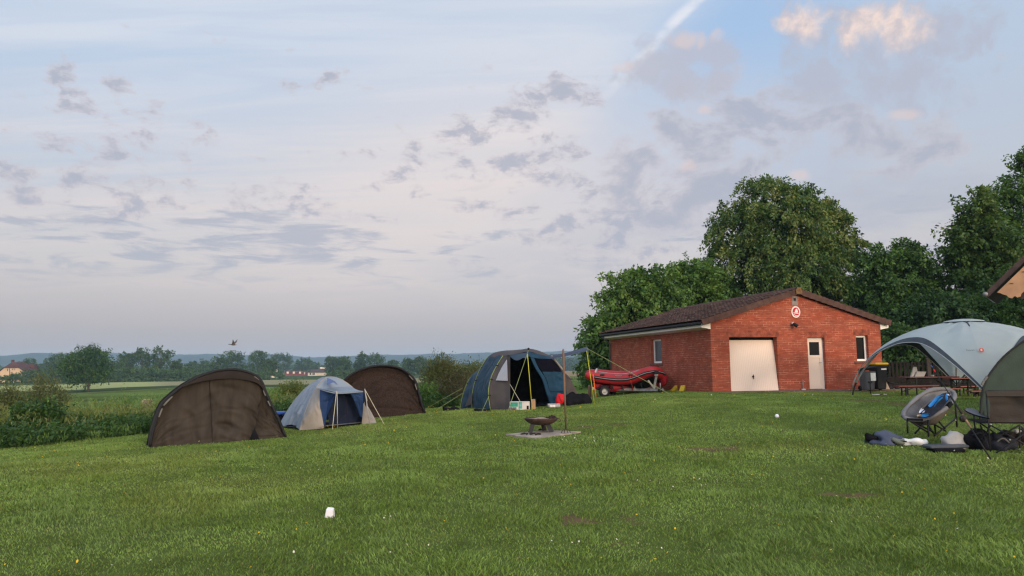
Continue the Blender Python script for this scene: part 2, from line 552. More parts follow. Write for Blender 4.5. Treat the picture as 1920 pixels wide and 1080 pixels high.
def foliage(lumps, ncl, per, leaf, pal, seed, droop=.5, shell=.4, twig=.55, wide=.6, spread=.3, light=.0, upb=.25, tipup=0.):
    """clumps of leaves on short twigs through the outer volume of the lumps. pal: list of colours"""
    g = np.random.default_rng(seed)
    c = np.array([list(l[0]) for l in lumps]); r = np.array([list(l[1]) for l in lumps])
    area = (r[:, 0] * r[:, 2] + r[:, 1] * r[:, 2] + r[:, 0] * r[:, 1]); area = area / area.sum()
    k = g.choice(len(lumps), size=ncl * 3, p=area)
    d = unit(len(k), g); d[:, 2] += upb; d /= np.linalg.norm(d, axis=1, keepdims=True)
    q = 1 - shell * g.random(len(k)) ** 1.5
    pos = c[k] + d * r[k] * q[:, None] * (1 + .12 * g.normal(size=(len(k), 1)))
    deep = np.zeros(len(k), bool)
    for i in range(len(lumps)):
        e = np.linalg.norm((pos - c[i]) / r[i], axis=1)
        deep |= (e < .62) & (k != i)
    keep = np.nonzero(~deep)[0][:ncl]
    pos = pos[keep]; d = d[keep]; n = len(pos)
    lt = g.random(len(lumps))[k[keep]]
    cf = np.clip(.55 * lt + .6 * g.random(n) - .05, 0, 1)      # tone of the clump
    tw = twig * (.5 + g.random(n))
    t = g.random((n, per))
    out = d + .5 * unit(n, g) + np.array((0, 0, tipup)); out /= np.linalg.norm(out, axis=1, keepdims=True)
    dr = np.zeros((n, per, 3)); dr[..., 2] = -droop * (t ** 2) * tw[:, None]
    pp = pos[:, None] + out[:, None] * (t - .3)[..., None] * tw[:, None, None] + dr + unit(n * per, g).reshape(n, per, 3) * (spread * tw[:, None, None] * (1 - .5 * t[..., None]))
    ax = out[:, None] * .6 + unit(n * per, g).reshape(n, per, 3) * .8 + np.array((0, 0, -droop))
    nm = unit(n * per, g).reshape(n, per, 3) * .8 + np.array((0, 0, 1.)) + out[:, None] * .4
    L = leaf * (.6 + .8 * g.random((n, per)))
    pal = np.array(pal)
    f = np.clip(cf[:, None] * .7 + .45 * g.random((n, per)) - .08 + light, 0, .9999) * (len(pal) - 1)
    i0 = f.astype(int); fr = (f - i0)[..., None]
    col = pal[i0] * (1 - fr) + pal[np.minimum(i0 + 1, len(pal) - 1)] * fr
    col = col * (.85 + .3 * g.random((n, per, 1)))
    return leaves(pp.reshape(-1, 3), ax.reshape(-1, 3), nm.reshape(-1, 3), L.ravel(), L.ravel() * wide, col.reshape(-1, 3))

BARK = mat('bark', (.075, .06, .045), .9, .3, 6, .6, 18, stretch=(1, 1, .25))
LEAF = leaf_mat('leaf', .34, .5, .25)
LEAFD = leaf_mat('leaf_matt', .2, .75, .15)

def merge(parts):
    V = []; Q = []; C = []; n = 0
    for v, f, c in parts:
        V.append(v); Q.append(f + n); C.append(c); n += len(v)
    return np.vstack(V), np.vstack(Q), np.vstack(C)

def trunk_mesh(base, top, r, lumps, seed, nl=7):
    g = random.Random(seed); m = MB()
    base = Vector(base); top = Vector(top)
    pts = [base.lerp(top, t) + Vector((g.uniform(-.3, .3), g.uniform(-.3, .3), 0)) * r * 2 * (0 < t < 1) for t in (0, .08, .3, .6, 1)]
    pts[0] = base - Vector((0, 0, .15))
    m.tube(pts, [r * 1.5, r * 1.1, r * .9, r * .6, r * .15], 8)
    ls = list(lumps); g.shuffle(ls)
    for c, rr in ls[:nl]:
        c = Vector(c); t = g.uniform(.25, .75)
        a = base.lerp(top, t); q = r * (1 - t) * .7 + .01
        mid = a.lerp(c, .5) + Vector((0, 0, -.1 * (c - a).length))
        m.tube([a, mid, c, c + Vector((g.uniform(-.4, .4) * rr[0], g.uniform(-.4, .4) * rr[1], .5 * rr[2]))], [q, q * .7, q * .4, q * .1], 6)
    return m

def tree(name, label, cat, base, lumps, fol, r=.25, top=None, group=None, m=None, nl=7, seed=1):
    t = thing(name, label, cat, base, group)
    if top is None:
        k = max(lumps, key=lambda l: l[0][2])
        top = Vector((base[0] * .5 + k[0][0] * .5, base[1] * .5 + k[0][1] * .5, k[0][2]))
    trunk_mesh(base, top, r, lumps, seed, nl).build('trunk', BARK, t, True)
    V, Q, C = merge(fol)
    np_mesh('crown', V, Q, m or LEAF, C, t)
    return t

def lump(px, py, Y, rx, ry, rd=None):
    c = P(px, py, Y); k = Y / F
    return (c, (rx * k, (rd or rx) * k, ry * k))

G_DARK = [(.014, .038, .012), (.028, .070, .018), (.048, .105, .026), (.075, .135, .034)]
G_MID = [(.030, .072, .016), (.066, .138, .028), (.110, .20, .042), (.165, .25, .058)]
G_LIME = [(.020, .052, .012), (.040, .088, .018), (.068, .124, .026), (.125, .172, .042), (.27, .29, .095)]
G_OLIVE = [(.050, .070, .022), (.085, .108, .034), (.12, .135, .05), (.15, .15, .065)]
G_FAR = [(.030, .064, .022), (.052, .098, .032), (.082, .130, .044)]
G_YEL = [(.065, .10, .024), (.11, .145, .036), (.165, .19, .055)]

# --- trees behind the brick building
TG = 'broadleaf trees behind the brick building'
def near_trees():
    Y = 41
    lu = [lump(1185, 584, Y, 58, 66), lump(1150, 632, Y - 1, 46, 52), lump(1215, 552, Y, 48, 44), lump(1130, 660, Y, 30, 40), lump(1235, 620, Y + 1, 60, 70), lump(1192, 524, Y + .5, 20, 20), lump(1118, 612, Y, 18, 16), lump(1155, 690, Y, 50, 32), lump(1128, 700, Y + .5, 26, 20), lump(1150, 700, Y + 2, 45, 40)]
    b = P(1190, 720, Y); b.z = gz(b.x, b.y)
    tree('maple_tree', 'leafy green tree left of the brick building, crown reaching down behind the red boat', 'tree', b, lu,
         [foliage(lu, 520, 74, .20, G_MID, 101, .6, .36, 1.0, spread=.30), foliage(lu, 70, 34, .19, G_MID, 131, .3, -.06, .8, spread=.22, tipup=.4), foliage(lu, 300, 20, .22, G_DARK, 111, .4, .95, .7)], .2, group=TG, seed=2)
    Y = 43.5
    lu = [lump(1290, 572, Y, 60, 70), lump(1325, 598, Y + 1, 46, 66), lump(1265, 540, Y, 32, 34), lump(1302, 528, Y, 38, 32), lump(1338, 548, Y + 1, 30, 38), lump(1280, 650, Y, 90, 60)]
    b = P(1295, 712, Y); b.z = gz(b.x, b.y)
    tree('maple_tree', 'second green tree behind the long roof slope, dense crown of small pointed leaves', 'tree', b, lu,
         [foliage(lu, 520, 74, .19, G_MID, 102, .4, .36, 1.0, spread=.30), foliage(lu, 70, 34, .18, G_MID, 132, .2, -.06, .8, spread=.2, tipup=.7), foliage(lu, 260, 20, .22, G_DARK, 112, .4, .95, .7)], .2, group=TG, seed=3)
    Y = 47
    lu = [lump(1430, 375, Y, 48, 46), lump(1385, 440, Y, 55, 60), lump(1470, 420, Y - 1.5, 75, 75), lump(1530, 440, Y, 62, 62), lump(1360, 500, Y, 34, 44), lump(1410, 510, Y - 1.5, 66, 70),
          lump(1490, 510, Y - 2, 80, 75), lump(1565, 500, Y, 56, 62), lump(1545, 400, Y, 26, 24), lump(1580, 425, Y, 22, 20), lump(1600, 460, Y, 18, 24), lump(1500, 370, Y, 26, 28),
          lump(1400, 570, Y, 66, 56), lump(1480, 580, Y, 90, 60), lump(1570, 570, Y, 60, 56)]
    b = P(1480, 705, Y); b.z = gz(b.x, b.y)
    tree('lime_tree', 'tallest tree behind the gable ridge, rounded lime crown flecked with pale yellow bracts', 'tree', b, lu,
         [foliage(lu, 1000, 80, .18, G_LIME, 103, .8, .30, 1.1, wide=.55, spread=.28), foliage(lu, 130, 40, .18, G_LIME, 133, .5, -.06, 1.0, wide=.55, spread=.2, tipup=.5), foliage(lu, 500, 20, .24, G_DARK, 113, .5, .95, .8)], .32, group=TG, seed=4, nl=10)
    Y = 43
    lu = [lump(1690, 520, Y, 52, 50), lump(1720, 560, Y, 46, 55), lump(1650, 560, Y, 46, 56), lump(1700, 478, Y, 22, 26), lump(1645, 490, Y, 26, 26), lump(1690, 610, Y, 75, 60), lump(1740, 620, Y - 1, 46, 60), lump(1745, 570, Y, 24, 40), lump(1640, 640, Y, 50, 60)]
    b = P(1690, 705, Y); b.z = gz(b.x, b.y)
    tree('ash_tree', 'mid green tree right of the gable, feathery pointed top against the sky', 'tree', b, lu,
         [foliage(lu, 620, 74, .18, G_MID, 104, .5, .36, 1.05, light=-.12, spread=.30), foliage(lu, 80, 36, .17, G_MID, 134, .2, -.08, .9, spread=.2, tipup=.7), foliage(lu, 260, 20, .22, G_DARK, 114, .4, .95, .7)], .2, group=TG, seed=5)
    Y = 41
    lu = [lump(1845, 400, Y, 34, 42), lump(1815, 440, Y, 38, 44), lump(1800, 500, Y, 30, 34), lump(1850, 470, Y, 56, 60), lump(1830, 540, Y, 46, 50)]
    b = P(1850, 700, Y); b.z = gz(b.x, b.y)
    tree('oak_tree', 'open crowned tree with sky gaps in front of the tallest tree at the right edge', 'tree', b, lu,
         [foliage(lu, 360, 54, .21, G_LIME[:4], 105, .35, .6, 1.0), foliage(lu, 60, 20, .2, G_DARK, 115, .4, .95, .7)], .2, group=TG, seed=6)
    Y = 46
    lu = [lump(1930, 340, Y, 40, 50), lump(1905, 400, Y, 46, 56), lump(1960, 420, Y, 90, 80), lump(1930, 500, Y, 80, 70), lump(1880, 560, Y, 70, 70), lump(2020, 360, Y, 70, 80), lump(2040, 500, Y, 90, 90), lump(1960, 600, Y, 100, 70)]
    b = P(1960, 700, Y); b.z = gz(b.x, b.y)
    tree('maple_tree', 'tall dark green tree cut by the right edge above the timber gable', 'tree', b, lu,
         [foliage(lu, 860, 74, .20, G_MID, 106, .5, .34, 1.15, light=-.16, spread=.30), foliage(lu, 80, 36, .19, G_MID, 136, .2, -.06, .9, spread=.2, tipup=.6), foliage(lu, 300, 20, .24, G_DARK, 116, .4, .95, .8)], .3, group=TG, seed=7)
    # shrubs under the trees
    SG = 'shrubs under the trees on the right'
    for i, (px, py, Y, rx, ry, lab, lg) in enumerate((
            (1790, 610, 37.5, 70, 62, 'dark green shrub under the trees, above the middle of the pale shelter', -.05),
            (1875, 590, 38, 80, 70, 'dark shrub mass below the timber gable, behind the shelter roof', -.05),
            (1700, 655, 36, 60, 45, 'shrub with brighter leaves behind the bins, seen through the shelter arch', .2),
            (1800, 660, 36, 60, 45, 'low shrub behind the timber fence at the back of the shelter', .0),
            (1960, 640, 38, 90, 80, 'dark shrub at the right edge behind the shelter', -.05))):
        lu = [lump(px + rnd.uniform(-.6, .6) * rx, py + rnd.uniform(-.5, .5) * ry, Y + rnd.uniform(-.8, .8), rx * rnd.uniform(.45, .65), ry * rnd.uniform(.45, .65)) for _ in range(7)] + [lump(px, py + ry * .6, Y, rx, ry * .7)]
        b = P(px, 720, Y); b.z = gz(b.x, b.y)
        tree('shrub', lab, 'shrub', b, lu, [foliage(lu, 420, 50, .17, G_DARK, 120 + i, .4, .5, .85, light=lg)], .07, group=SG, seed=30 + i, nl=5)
near_trees()

# --- trees and hedges of the plain
def far_tree(px, top, w, base_px, Y, label, pal=G_FAR, seed=0, leaf=None, ncl=170, per=14, trunk=.14, name='broadleaf_tree', group='trees on the far plain', squat=1.0, dx=0):
    g = random.Random(seed * 13 + 5)
    b = P(px, base_px, Y); b.z = gz(b.x, b.y)
    T = P(px + dx, top, Y).z; h = T - b.z; rw = w / 2 * Y / F
    c0 = b.z + h * trunk; ch = h - h * trunk; cx = P(px + dx, top, Y).x
    lu = [(Vector((cx, b.y, c0 + ch * .5)), (rw * .68, rw * .68, ch * .46))]
    for i in range(9):
        a = g.uniform(0, 2 * PI); q = g.uniform(.35, .72); zz = g.uniform(.16, .86)
        e = math.sqrt(max(.05, 1 - (2 * zz - 1) ** 2)) * squat
        lu.append((Vector((cx + math.cos(a) * rw * q * e, b.y + math.sin(a) * rw * q * e, c0 + ch * zz)), (rw * g.uniform(.26, .42),) * 2 + (ch * g.uniform(.13, .2),)))
    lf = leaf or (1.15 * Y / F * 1.9)
    fo = [foliage(lu, ncl, per, lf, pal, 300 + seed, .3, .55, rw * .22 + .15, wide=.75, spread=.45)]
    return tree(name, label, 'tree', b, lu, fo, max(.12, h * .022), group=group, m=LEAFD, nl=6, seed=seed)

def plain_trees():
    L = 'trees on the far plain'
    far_tree(165, 650, 100, 737, 165, 'big solitary dark green tree standing in the left meadow', G_DARK, 1, ncl=620, per=18, leaf=.36, trunk=.10)
    rows = [
        (52, 672, 48, 717, 350, 'rounded tree right behind the peach coloured house'),
        (108, 664, 46, 716, 345, 'tree partly hidden by the left side of the big solitary tree'),
        (136, 661, 52, 716, 335, 'tall tree just left of the big solitary tree'),
        (84, 679, 24, 714, 520, 'small hazy tree between the peach house and the big tree'),
        (207, 676, 30, 717, 340, 'low tree at the right shoulder of the big solitary tree'),
        (238, 660, 42, 718, 330, 'leftmost of three tall bare stemmed trees along the pale field'),
        (269, 653, 36, 719, 328, 'slim middle tree of the three tall ones along the pale field'),
        (302, 652, 44, 719, 326, 'tallest right hand tree of the three along the pale field'),
        (330, 674, 26, 716, 335, 'small tree leaning against the right of the three tall ones'),
        (357, 679, 36, 716, 480, 'low hazy tree above the left slope of the brown tent'),
        (384, 677, 36, 716, 490, 'hazy flat topped tree left of the flying bird'),
        (410, 665, 40, 716, 380, 'light green tree below and left of the flying bird'),
        (440, 658, 54, 716, 375, 'broad light green tree under the flying bird'),
        (483, 658, 52, 716, 370, 'dark round tree over the crest of the brown tent'),
        (508, 672, 26, 714, 390, 'narrow tree at the right of the dark round one'),
        (530, 663, 44, 706, 640, 'rounded tree left of the red brick farmhouses'),
        (570, 673, 34, 704, 660, 'small rounded tree right behind the red brick farmhouses'),
        (593, 679, 28, 703, 700, 'distant grey green tree behind the cream bungalow'),
        (624, 667, 34, 709, 480, 'flat topped tree right of the cream bungalow'),
        (643, 669, 40, 711, 425, 'wide tree above the vent of the grey dome tent'),
        (676, 663, 26, 709, 430, 'slim tree above the left slope of the speckled tent'),
        (702, 663, 50, 709, 425, 'broad tree over the crest of the speckled tent'),
        (737, 675, 26, 708, 430, 'low rounded tree over the right of the speckled tent'),
        (768, 671, 28, 707, 430, 'hazy round tree between the speckled tent and the big bush'),
        (787, 668, 30, 707, 425, 'hazy twin crowned tree against the big bush'),
        (805, 676, 30, 706, 450, 'low hazy tree half hidden by the big bush'),
    ]
    for i, (px, top, w, bp, Y, lab) in enumerate(rows):
        pal = G_FAR
        tr = .3 if i in (5, 6, 7) else .1
        far_tree(px, top, w, bp, Y, lab, pal, 10 + i, ncl=260, per=15, trunk=tr, squat=1.1)
    # right gap between the big tent and the trees
    for i, (px, top, w, Y, lab) in enumerate(((1062, 668, 46, 900, 'hazy wood edge tree seen under the awning, left of the fork handle'),
                                              (1098, 664, 50, 880, 'hazy tree seen under the awning beside the yellow pole'),
                                              (1030, 672, 46, 930, 'hazy tree behind the right slope of the blue tent'))):
        far_tree(px, top, w, 694, Y, lab, G_FAR, 60 + i, ncl=220, per=14, trunk=.02, squat=1.2)
    # low wood / hedge bands: nobody can count their plants
    g = np.random.default_rng(5)
    parts = []
    for (a0, a1, r, h, w) in ((-36, -17.3, 345, 3.0, 6), (-13.2, -8, 345, 3.0, 6), (-36, -17.3, 520, 5, 10), (-13.2, -3, 520, 5, 10), (-36, 12, 1000, 10, 24), (2.5, 9, 950, 16, 30), (-33, -23, 345, 5, 8)):
        n = int((a1 - a0) * 14)
        A = np.radians(np.linspace(a0, a1, n) + g.normal(size=n) * .03)
        rr = r + g.normal(size=n) * w * .3
        hh = h * (.6 + .6 * fbm(np.degrees(A) * 1.3, A * 0 + r, 44, 3))
        lu = [(Vector((rr[i] * math.sin(A[i]), rr[i] * math.cos(A[i]), PLAIN + hh[i] * .45)), (w * .6, w * .6, hh[i] * .6)) for i in range(n)]
        parts.append(foliage(lu, n * 9, 9, r / F * 2.6, G_FAR, int(r), .3, .5, h * .2, wide=.9, spread=.6))
    V, Q, C = merge(parts)
    kind(np_mesh('hedgerows', V, Q, LEAFD, C), 'stuff')
plain_trees()

# --- bushes along the bank at the edge of the lawn
def bush(px, top, w, Y, label, pal, seed, ncl=500, per=20, leaf=.09, upw=.5, name='bush', cat='bush', group='bushes along the edge of the lawn', wide=.4, twig=.5, base=None):
    g = random.Random(seed)
    x = P(px, 700, Y).x; bz = gz(x, Y); T = P(px, top, Y).z; h = T - bz; rw = w / 2 * Y / F
    h = max(.5, h - twig * .7)
    lu = []
    for i in range(10):
        a = g.uniform(0, 2 * PI); q = g.uniform(.1, .7)
        zz = g.uniform(.2, .78) * (1.08 - .35 * q)
        lu.append((Vector((x + math.cos(a) * rw * q, Y + math.sin(a) * rw * q, bz + h * zz)), (rw * g.uniform(.3, .45),) * 2 + (h * g.uniform(.16, .26),)))
    lu.append((Vector((x, Y, bz + h * .28)), (rw * .9, rw * .9, h * .3)))
    fo = [foliage(lu, ncl, per, leaf, pal, 500 + seed, -.1, .8, twig, wide=wide, spread=.32, upb=.15, tipup=upw)]
    t = thing(name, label, cat, (x, Y, bz), group)
    m = MB()
    for i in range(9):
        c, r = g.choice(lu)
        m.tube([Vector((x + g.uniform(-.15, .15), Y + g.uniform(-.15, .15), bz - .1)), Vector(c) * .5 + Vector((x, Y, bz)) * .5, Vector(c) + Vector((0, 0, r[2] * .8))], [.03, .02, .006], 5)
    m.build('stems', BARK, t, True)
    V, Q, C = merge(fo); np_mesh('foliage', V, Q, LEAF, C, t)
    return t

def bushes():
    bush(825, 652, 80, 33, 'tall olive brown willow bush between the speckled tent and the blue tent, left clump', G_OLIVE, 1, 900, 22, .085, .8)
    bush(880, 660, 76, 33.5, 'olive bush with thin upright tips just left of the blue tent', G_OLIVE, 2, 900, 22, .085, .8)
    bush(850, 690, 130, 32.2, 'low brownish bush in front of the two olive bushes left of the blue tent', [(.05, .05, .022), (.08, .075, .035), (.10, .10, .05)], 3, 900, 22, .08, .5)
    bush(88, 688, 95, 34, 'pale olive bush in front of the big solitary tree at the far left', G_OLIVE, 4, 800, 20, .09, .5)
    bush(25, 712, 80, 30, 'olive bush at the left edge below the peach house', G_OLIVE, 5, 600, 20, .09, .5)
    bush(85, 745, 72, 20.5, 'dark green elder bush rising out of the nettles at the left', G_DARK, 6, 700, 22, .10, .2, wide=.55)
    bush(550, 702, 70, 36, 'yellow green willow bush in the gap left of the grey dome tent', G_YEL, 7, 600, 20, .09, .6)
    bush(515, 722, 60, 34, 'green bush beside the right end of the plain brown tent', G_MID, 8, 500, 20, .09, .3)
    bush(600, 716, 60, 35, 'low green bush behind the left slope of the grey dome tent', G_YEL, 9, 400, 20, .09, .3)
    bush(655, 688, 62, 42, 'yellow green bush between the grey dome tent and the speckled tent', G_YEL, 10, 600, 20, .1, .6)
    bush(238, 722, 16, 40, 'thin upright sapling left of the plain brown tent', G_MID, 11, 90, 16, .1, .8)
    bush(320, 718, 20, 48, 'slender sapling behind the top of the brown tent at the left', G_MID, 12, 90, 16, .1, .8)
    bush(800, 712, 40, 31, 'green bush at the right foot of the speckled tent', G_MID, 13, 350, 20, .09, .3)
bushes()

# --- nettles, tall grass and herbs of the bank and the meadow (uncountable)
def weeds():
    g = np.random.default_rng(21)
    V = []; 
    def band(n, lo, hi, xs, pal, leaf, hmin, hmax, per, wide, up, seed, dens=None):
        x = g.uniform(xs[0], xs[1], n * 6); y = g.uniform(xs[2], xs[3], n * 6)
        d = lawn_dist(x, y)
        ok = (d > lo) & (d < hi) & (np.abs(az_deg(x, y)) < 42)
        if dens is not None: ok &= g.random(len(x)) < dens(x, y)
        x = x[ok][:n]; y = y[ok][:n]; n = len(x)
        h = (hmin + (hmax - hmin) * g.random(n)) * (.6 + .8 * fbm(x * .5, y * .5, 50, 3))
        z = tz(x, y)
        t = g.random((n, per)) ** .7
        lean = g.normal(size=(n, 1, 2)) * .12
        p = np.zeros((n, per, 3))
        p[..., 0] = x[:, None] + lean[..., 0] * t + g.normal(size=(n, per)) * .07
        p[..., 1] = y[:, None] + lean[..., 1] * t + g.normal(size=(n, per)) * .07
        p[..., 2] = z[:, None] + t * h[:, None]
        ax = unit(n * per, g).reshape(n, per, 3) + np.array((0, 0, up)); nm = unit(n * per, g).reshape(n, per, 3) * .7 + np.array((0, 0, 1.))
        L = leaf * (.6 + .8 * g.random((n, per)))
        pal = np.array(pal); f = np.clip(.6 * g.random((n, 1)) + .45 * g.random((n, per)), 0, .999) * (len(pal) - 1)
        i0 = f.astype(int); fr = (f - i0)[..., None]
        c = pal[i0] * (1 - fr) + pal[i0 + 1] * fr
        return leaves(p.reshape(-1, 3), ax.reshape(-1, 3), nm.reshape(-1, 3), L.ravel(), L.ravel() * wide, c.reshape(-1, 3))
    a = band(2600, .2, 3.6, (-17, -2, 12, 34), [(.020, .052, .014), (.038, .090, .022), (.070, .135, .034)], .11, .25, .66, 26, .5, -.1, 1)
    b = band(3400, 1.0, 9, (-30, 0, 12, 45), G_YEL + [(.16, .16, .07)], .13, .40, .95, 22, .18, 1.2, 2)
    c = band(5200, 5, 75, (-80, 9, 16, 120), G_MID + [(.17, .17, .065)], .24, .35, 1.15, 18, .17, 1.0, 3, lambda x, y: .12 + .88 * (fbm(x * .1, y * .1, 61, 3) > .46))
    d = band(900, .0, 1.0, (-17, 2, 12, 34), G_MID, .12, .15, .4, 16, .12, 1.5, 4)
    V, Q, C = merge([a, d]); kind(np_mesh('nettles', V, Q, LEAF, C), 'stuff')
    V, Q, C = merge([b, c]); kind(np_mesh('meadow_herbs', V, Q, LEAF, C), 'stuff')
weeds()

# --- lawn grass
KEEP = []    # polygons (lists of (x, y)) without blades: tent floors, slab, building
def in_poly(x, y, poly):
    ins = np.zeros(x.shape, bool); n = len(poly)
    for i in range(n):
        x0, y0 = poly[i][0], poly[i][1]; x1, y1 = poly[(i + 1) % n][0], poly[(i + 1) % n][1]
        c = (y0 > y) != (y1 > y)
        with np.errstate(divide='ignore', invalid='ignore'):
            xi = (x1 - x0) * (y - y0) / ((y1 - y0) if y1 != y0 else 1e-9) + x0
        ins ^= c & (x < xi)
    return ins

def lawn_grass():
    g = np.random.default_rng(77)
    N = 980000
    r = g.uniform(3.2, 37, N); a = np.radians(g.uniform(-48, 50, N))
    x = r * np.sin(a); y = r * np.cos(a)
    tuft = fbm(x * 1.7, y * 1.7, 70, 3); big = fbm(x * .45, y * .45, 72, 3)
    ok = (lawn_dist(x, y) < .3) & (g.random(N) > soil_mask(x, y) * .9) & (g.random(N) < .80 + .4 * sm((tuft - .3) / .4))
    for p in KEEP: ok &= ~in_poly(x, y, p)
    x, y, r, tuft, big = x[ok], y[ok], r[ok], tuft[ok], big[ok]; n = len(x)
    z = tz(x, y)
    h = (.014 + .015 * g.random(n)) * (.8 + 1.0 * sm((tuft - .40) / .34)) * (.8 + .5 * big)
    edge = np.clip(1 + .8 * (lawn_dist(x, y) + 1.2), 1, 2.6); h = h * edge
    ang = g.uniform(0, 2 * PI, n) ; lean = h * (.45 + 1.0 * g.random(n))
    # blades lie over in drifts
    drift = fbm(x * 1.5, y * 1.5, 75, 2) * 8
    ang = np.where(g.random(n) < .55, drift + g.normal(size=n) * .6, ang)
    w = (.0031 + .00072 * r) * (.7 + .6 * g.random(n))
    lx = np.cos(ang) * lean; ly = np.sin(ang) * lean
    fa = g.uniform(0, 2 * PI, n); sx = np.cos(fa) * w / 2; sy = np.sin(fa) * w / 2
    col = lawn_col(x, y)
    col = col * (.92 + .9 * g.random((n, 1))) * (.95 + .26 * sm((fbm(x * .9, y * .9, 78, 3) - .3) / .4))[:, None]
    dry = g.random(n) < .02
    col[dry] = np.array((.18, .17, .07)) * (.7 + .5 * g.random((dry.sum(), 1)))
    near = r < 15
    def st(*c): return np.stack(c, -1)
    b0 = st(x - sx, y - sy, z - .008); b1 = st(x + sx, y + sy, z - .008)
    m0 = st(x - sx * .8 + lx * .35, y - sy * .8 + ly * .35, z + h * .62); m1 = st(x + sx * .8 + lx * .35, y + sy * .8 + ly * .35, z + h * .62)
    tp = st(x + lx, y + ly, z + h)
    i = np.nonzero(near)[0]; j = np.nonzero(~near)[0]
    V1 = np.stack([b0[i], b1[i], m0[i], m1[i], tp[i]], 1).reshape(-1, 3)
    k = np.arange(len(i))[:, None] * 5
    F1 = np.concatenate([k + np.array([[0, 1, 3]]), k + np.array([[0, 3, 2]]), k + np.array([[2, 3, 4]])])
    C1 = np.repeat(col[i], 5, 0)
    V2 = np.stack([b0[j], b1[j], tp[j]], 1).reshape(-1, 3)
    F2 = np.arange(len(j) * 3).reshape(-1, 3) + len(V1)
    C2 = np.repeat(col[j], 3, 0)
    o = np_mesh('grass', np.vstack([V1, V2]), np.vstack([F1, F2]), leaf_mat('grass', .22, .6, .2), np.vstack([C1, C2]))
    kind(o, 'stuff')
    # buttercups, daisies and clover
    n = 620
    r = g.uniform(4.5, 30, n * 3); a = np.radians(g.uniform(-40, 40, n * 3)); x = r * np.sin(a); y = r * np.cos(a)
    ok = (lawn_dist(x, y) < -.5) & (fbm(x * .5, y * .5, 80, 3) + .18 * g.random(n * 3) > .55) & (soil_mask(x, y) < .2)
    for p in KEEP: ok &= ~in_poly(x, y, p)
    x, y, r = x[ok][:n], y[ok][:n], r[ok][:n]
    for (px, py, q, sp) in ((745, 982, 5, .12), (710, 1045, 6, .2), (1088, 830, 26, .3), (1190, 1033, 6, .25), (1330, 915, 14, .4), (540, 885, 14, .5), (1050, 1033, 5, .2), (1500, 858, 10, .4), (1640, 990, 5, .5)):
        c = G(px, py); x = np.append(x, c.x + g.normal(size=q) * sp); y = np.append(y, c.y + g.normal(size=q) * sp * .6)
    m = len(x); r = np.hypot(x, y)
    wht = np.concatenate([g.random(len(x) - 91) < .13, np.ones(91, bool)])[:m] if m > 91 else np.ones(m, bool)
    z = tz(x, y) + .05 + .03 * g.random(m); rad = (.0055 + .00036 * r) * (.6 + .6 * g.random(m))
    rad = rad * np.where(wht, .95, 1.0)
    ang = np.arange(6) * PI / 3
    tilt = g.normal(size=(m, 2)) * .5
    ring = np.stack([x[:, None] + np.cos(ang) * rad[:, None], y[:, None] + np.sin(ang) * rad[:, None],
                     z[:, None] + (np.cos(ang) * tilt[:, :1] + np.sin(ang) * tilt[:, 1:]) * rad[:, None] + rad[:, None] * .6], -1)
    cen = np.stack([x, y, z], -1)[:, None]
    V = np.concatenate([cen, ring], 1).reshape(-1, 3)
    k = np.arange(m)[:, None] * 7
    Fq = np.concatenate([k + np.array([[0, 1 + i, 1 + (i + 1) % 6]]) for i in range(6)])
    C = np.repeat(np.where(wht[:, None], np.array((.62, .58, .48)), np.array((.62, .40, .03))), 7, 0)
    kind(np_mesh('lawn_flowers', V, Fq, LEAFD, C), 'stuff')
# ------------------------------------------------------------------ fabrics
M_BROWN = mat('brown_canvas', (.040, .033, .026), .8, .2, 2.2, .25, 60, spec=.2)
M_BROWN2 = mat('brown_canvas_panel', (.036, .029, .0225), .82, .26, 3.0, .3, 50, spec=.12, stretch=(2.2, 2.2, .35))
M_PEAK = mat('dark_brown_canvas', (.020, .015, .013), .8, .15, 3, .2, 60)
M_SPECK = mat('speckled_mesh', (.010, .007, .0055), .9, .2, 46, .5, 60, col2=(.042, .026, .020), stretch=(1, 1, .45), spec=.15)
M_RIM = mat('black_rim', (.014, .014, .016), .6, .2, 8)
M_STRAP = mat('grey_strap', (.11, .105, .098), .7, .15, 8)
M_BLACK = mat('black_fabric', (.008, .008, .010), .9, .3, 6, .3, 30, spec=.05)
M_DOMEGREY = mat('grey_nylon', (.165, .20, .245), .62, .10, 2.2, .35, 16, spec=.3)
M_BEIGE = mat('beige_nylon', (.26, .235, .21), .65, .10, 2.5, .35, 16, spec=.3)
M_NAVY = mat('navy_nylon', (.016, .040, .115), .65, .18, 3, .25, 25)
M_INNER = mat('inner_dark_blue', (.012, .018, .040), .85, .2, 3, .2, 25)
M_FLOOR = mat('groundsheet', (.05, .055, .07), .6, .2, 5, .3, 20)
M_FLOOR2 = mat('pale_groundsheet', (.30, .29, .28), .6, .2, 5, .3, 20)
M_POLEGREY = mat('grey_pole', (.33, .32, .30), .45, .1, 6, metal=.3)
M_BLUE = mat('slate_blue_nylon', (.019, .043, .070), .62, .14, 2.2, .4, 16, spec=.25)
M_TEAL = mat('teal_nylon', (.012, .046, .092), .62, .16, 2.6, .4, 16, spec=.25)
M_TGREY = mat('warm_grey_nylon', (.080, .068, .067), .68, .12, 2.5, .25, 22)
M_ROOF = mat('roof_grey_nylon', (.060, .050, .050), .66, .14, 3, .25, 22)
M_LIME = mat('lime_webbing', (.22, .27, .075), .6, .15, 20)
M_YEL = mat('yellow_pole', (.42, .42, .03), .45, .1, 10)
M_CURTAIN = mat('white_curtain', (.40, .40, .44), .8, .12, 30, stretch=(14, 14, .6))
M_ROPE = mat('guy_cord', (.42, .40, .30), .8, .15, 30)
M_ROPEG = mat('green_cord', (.20, .24, .10), .8, .15, 30)
M_ORANGE = mat('orange_cord', (.75, .13, .02), .6, .1, 20)

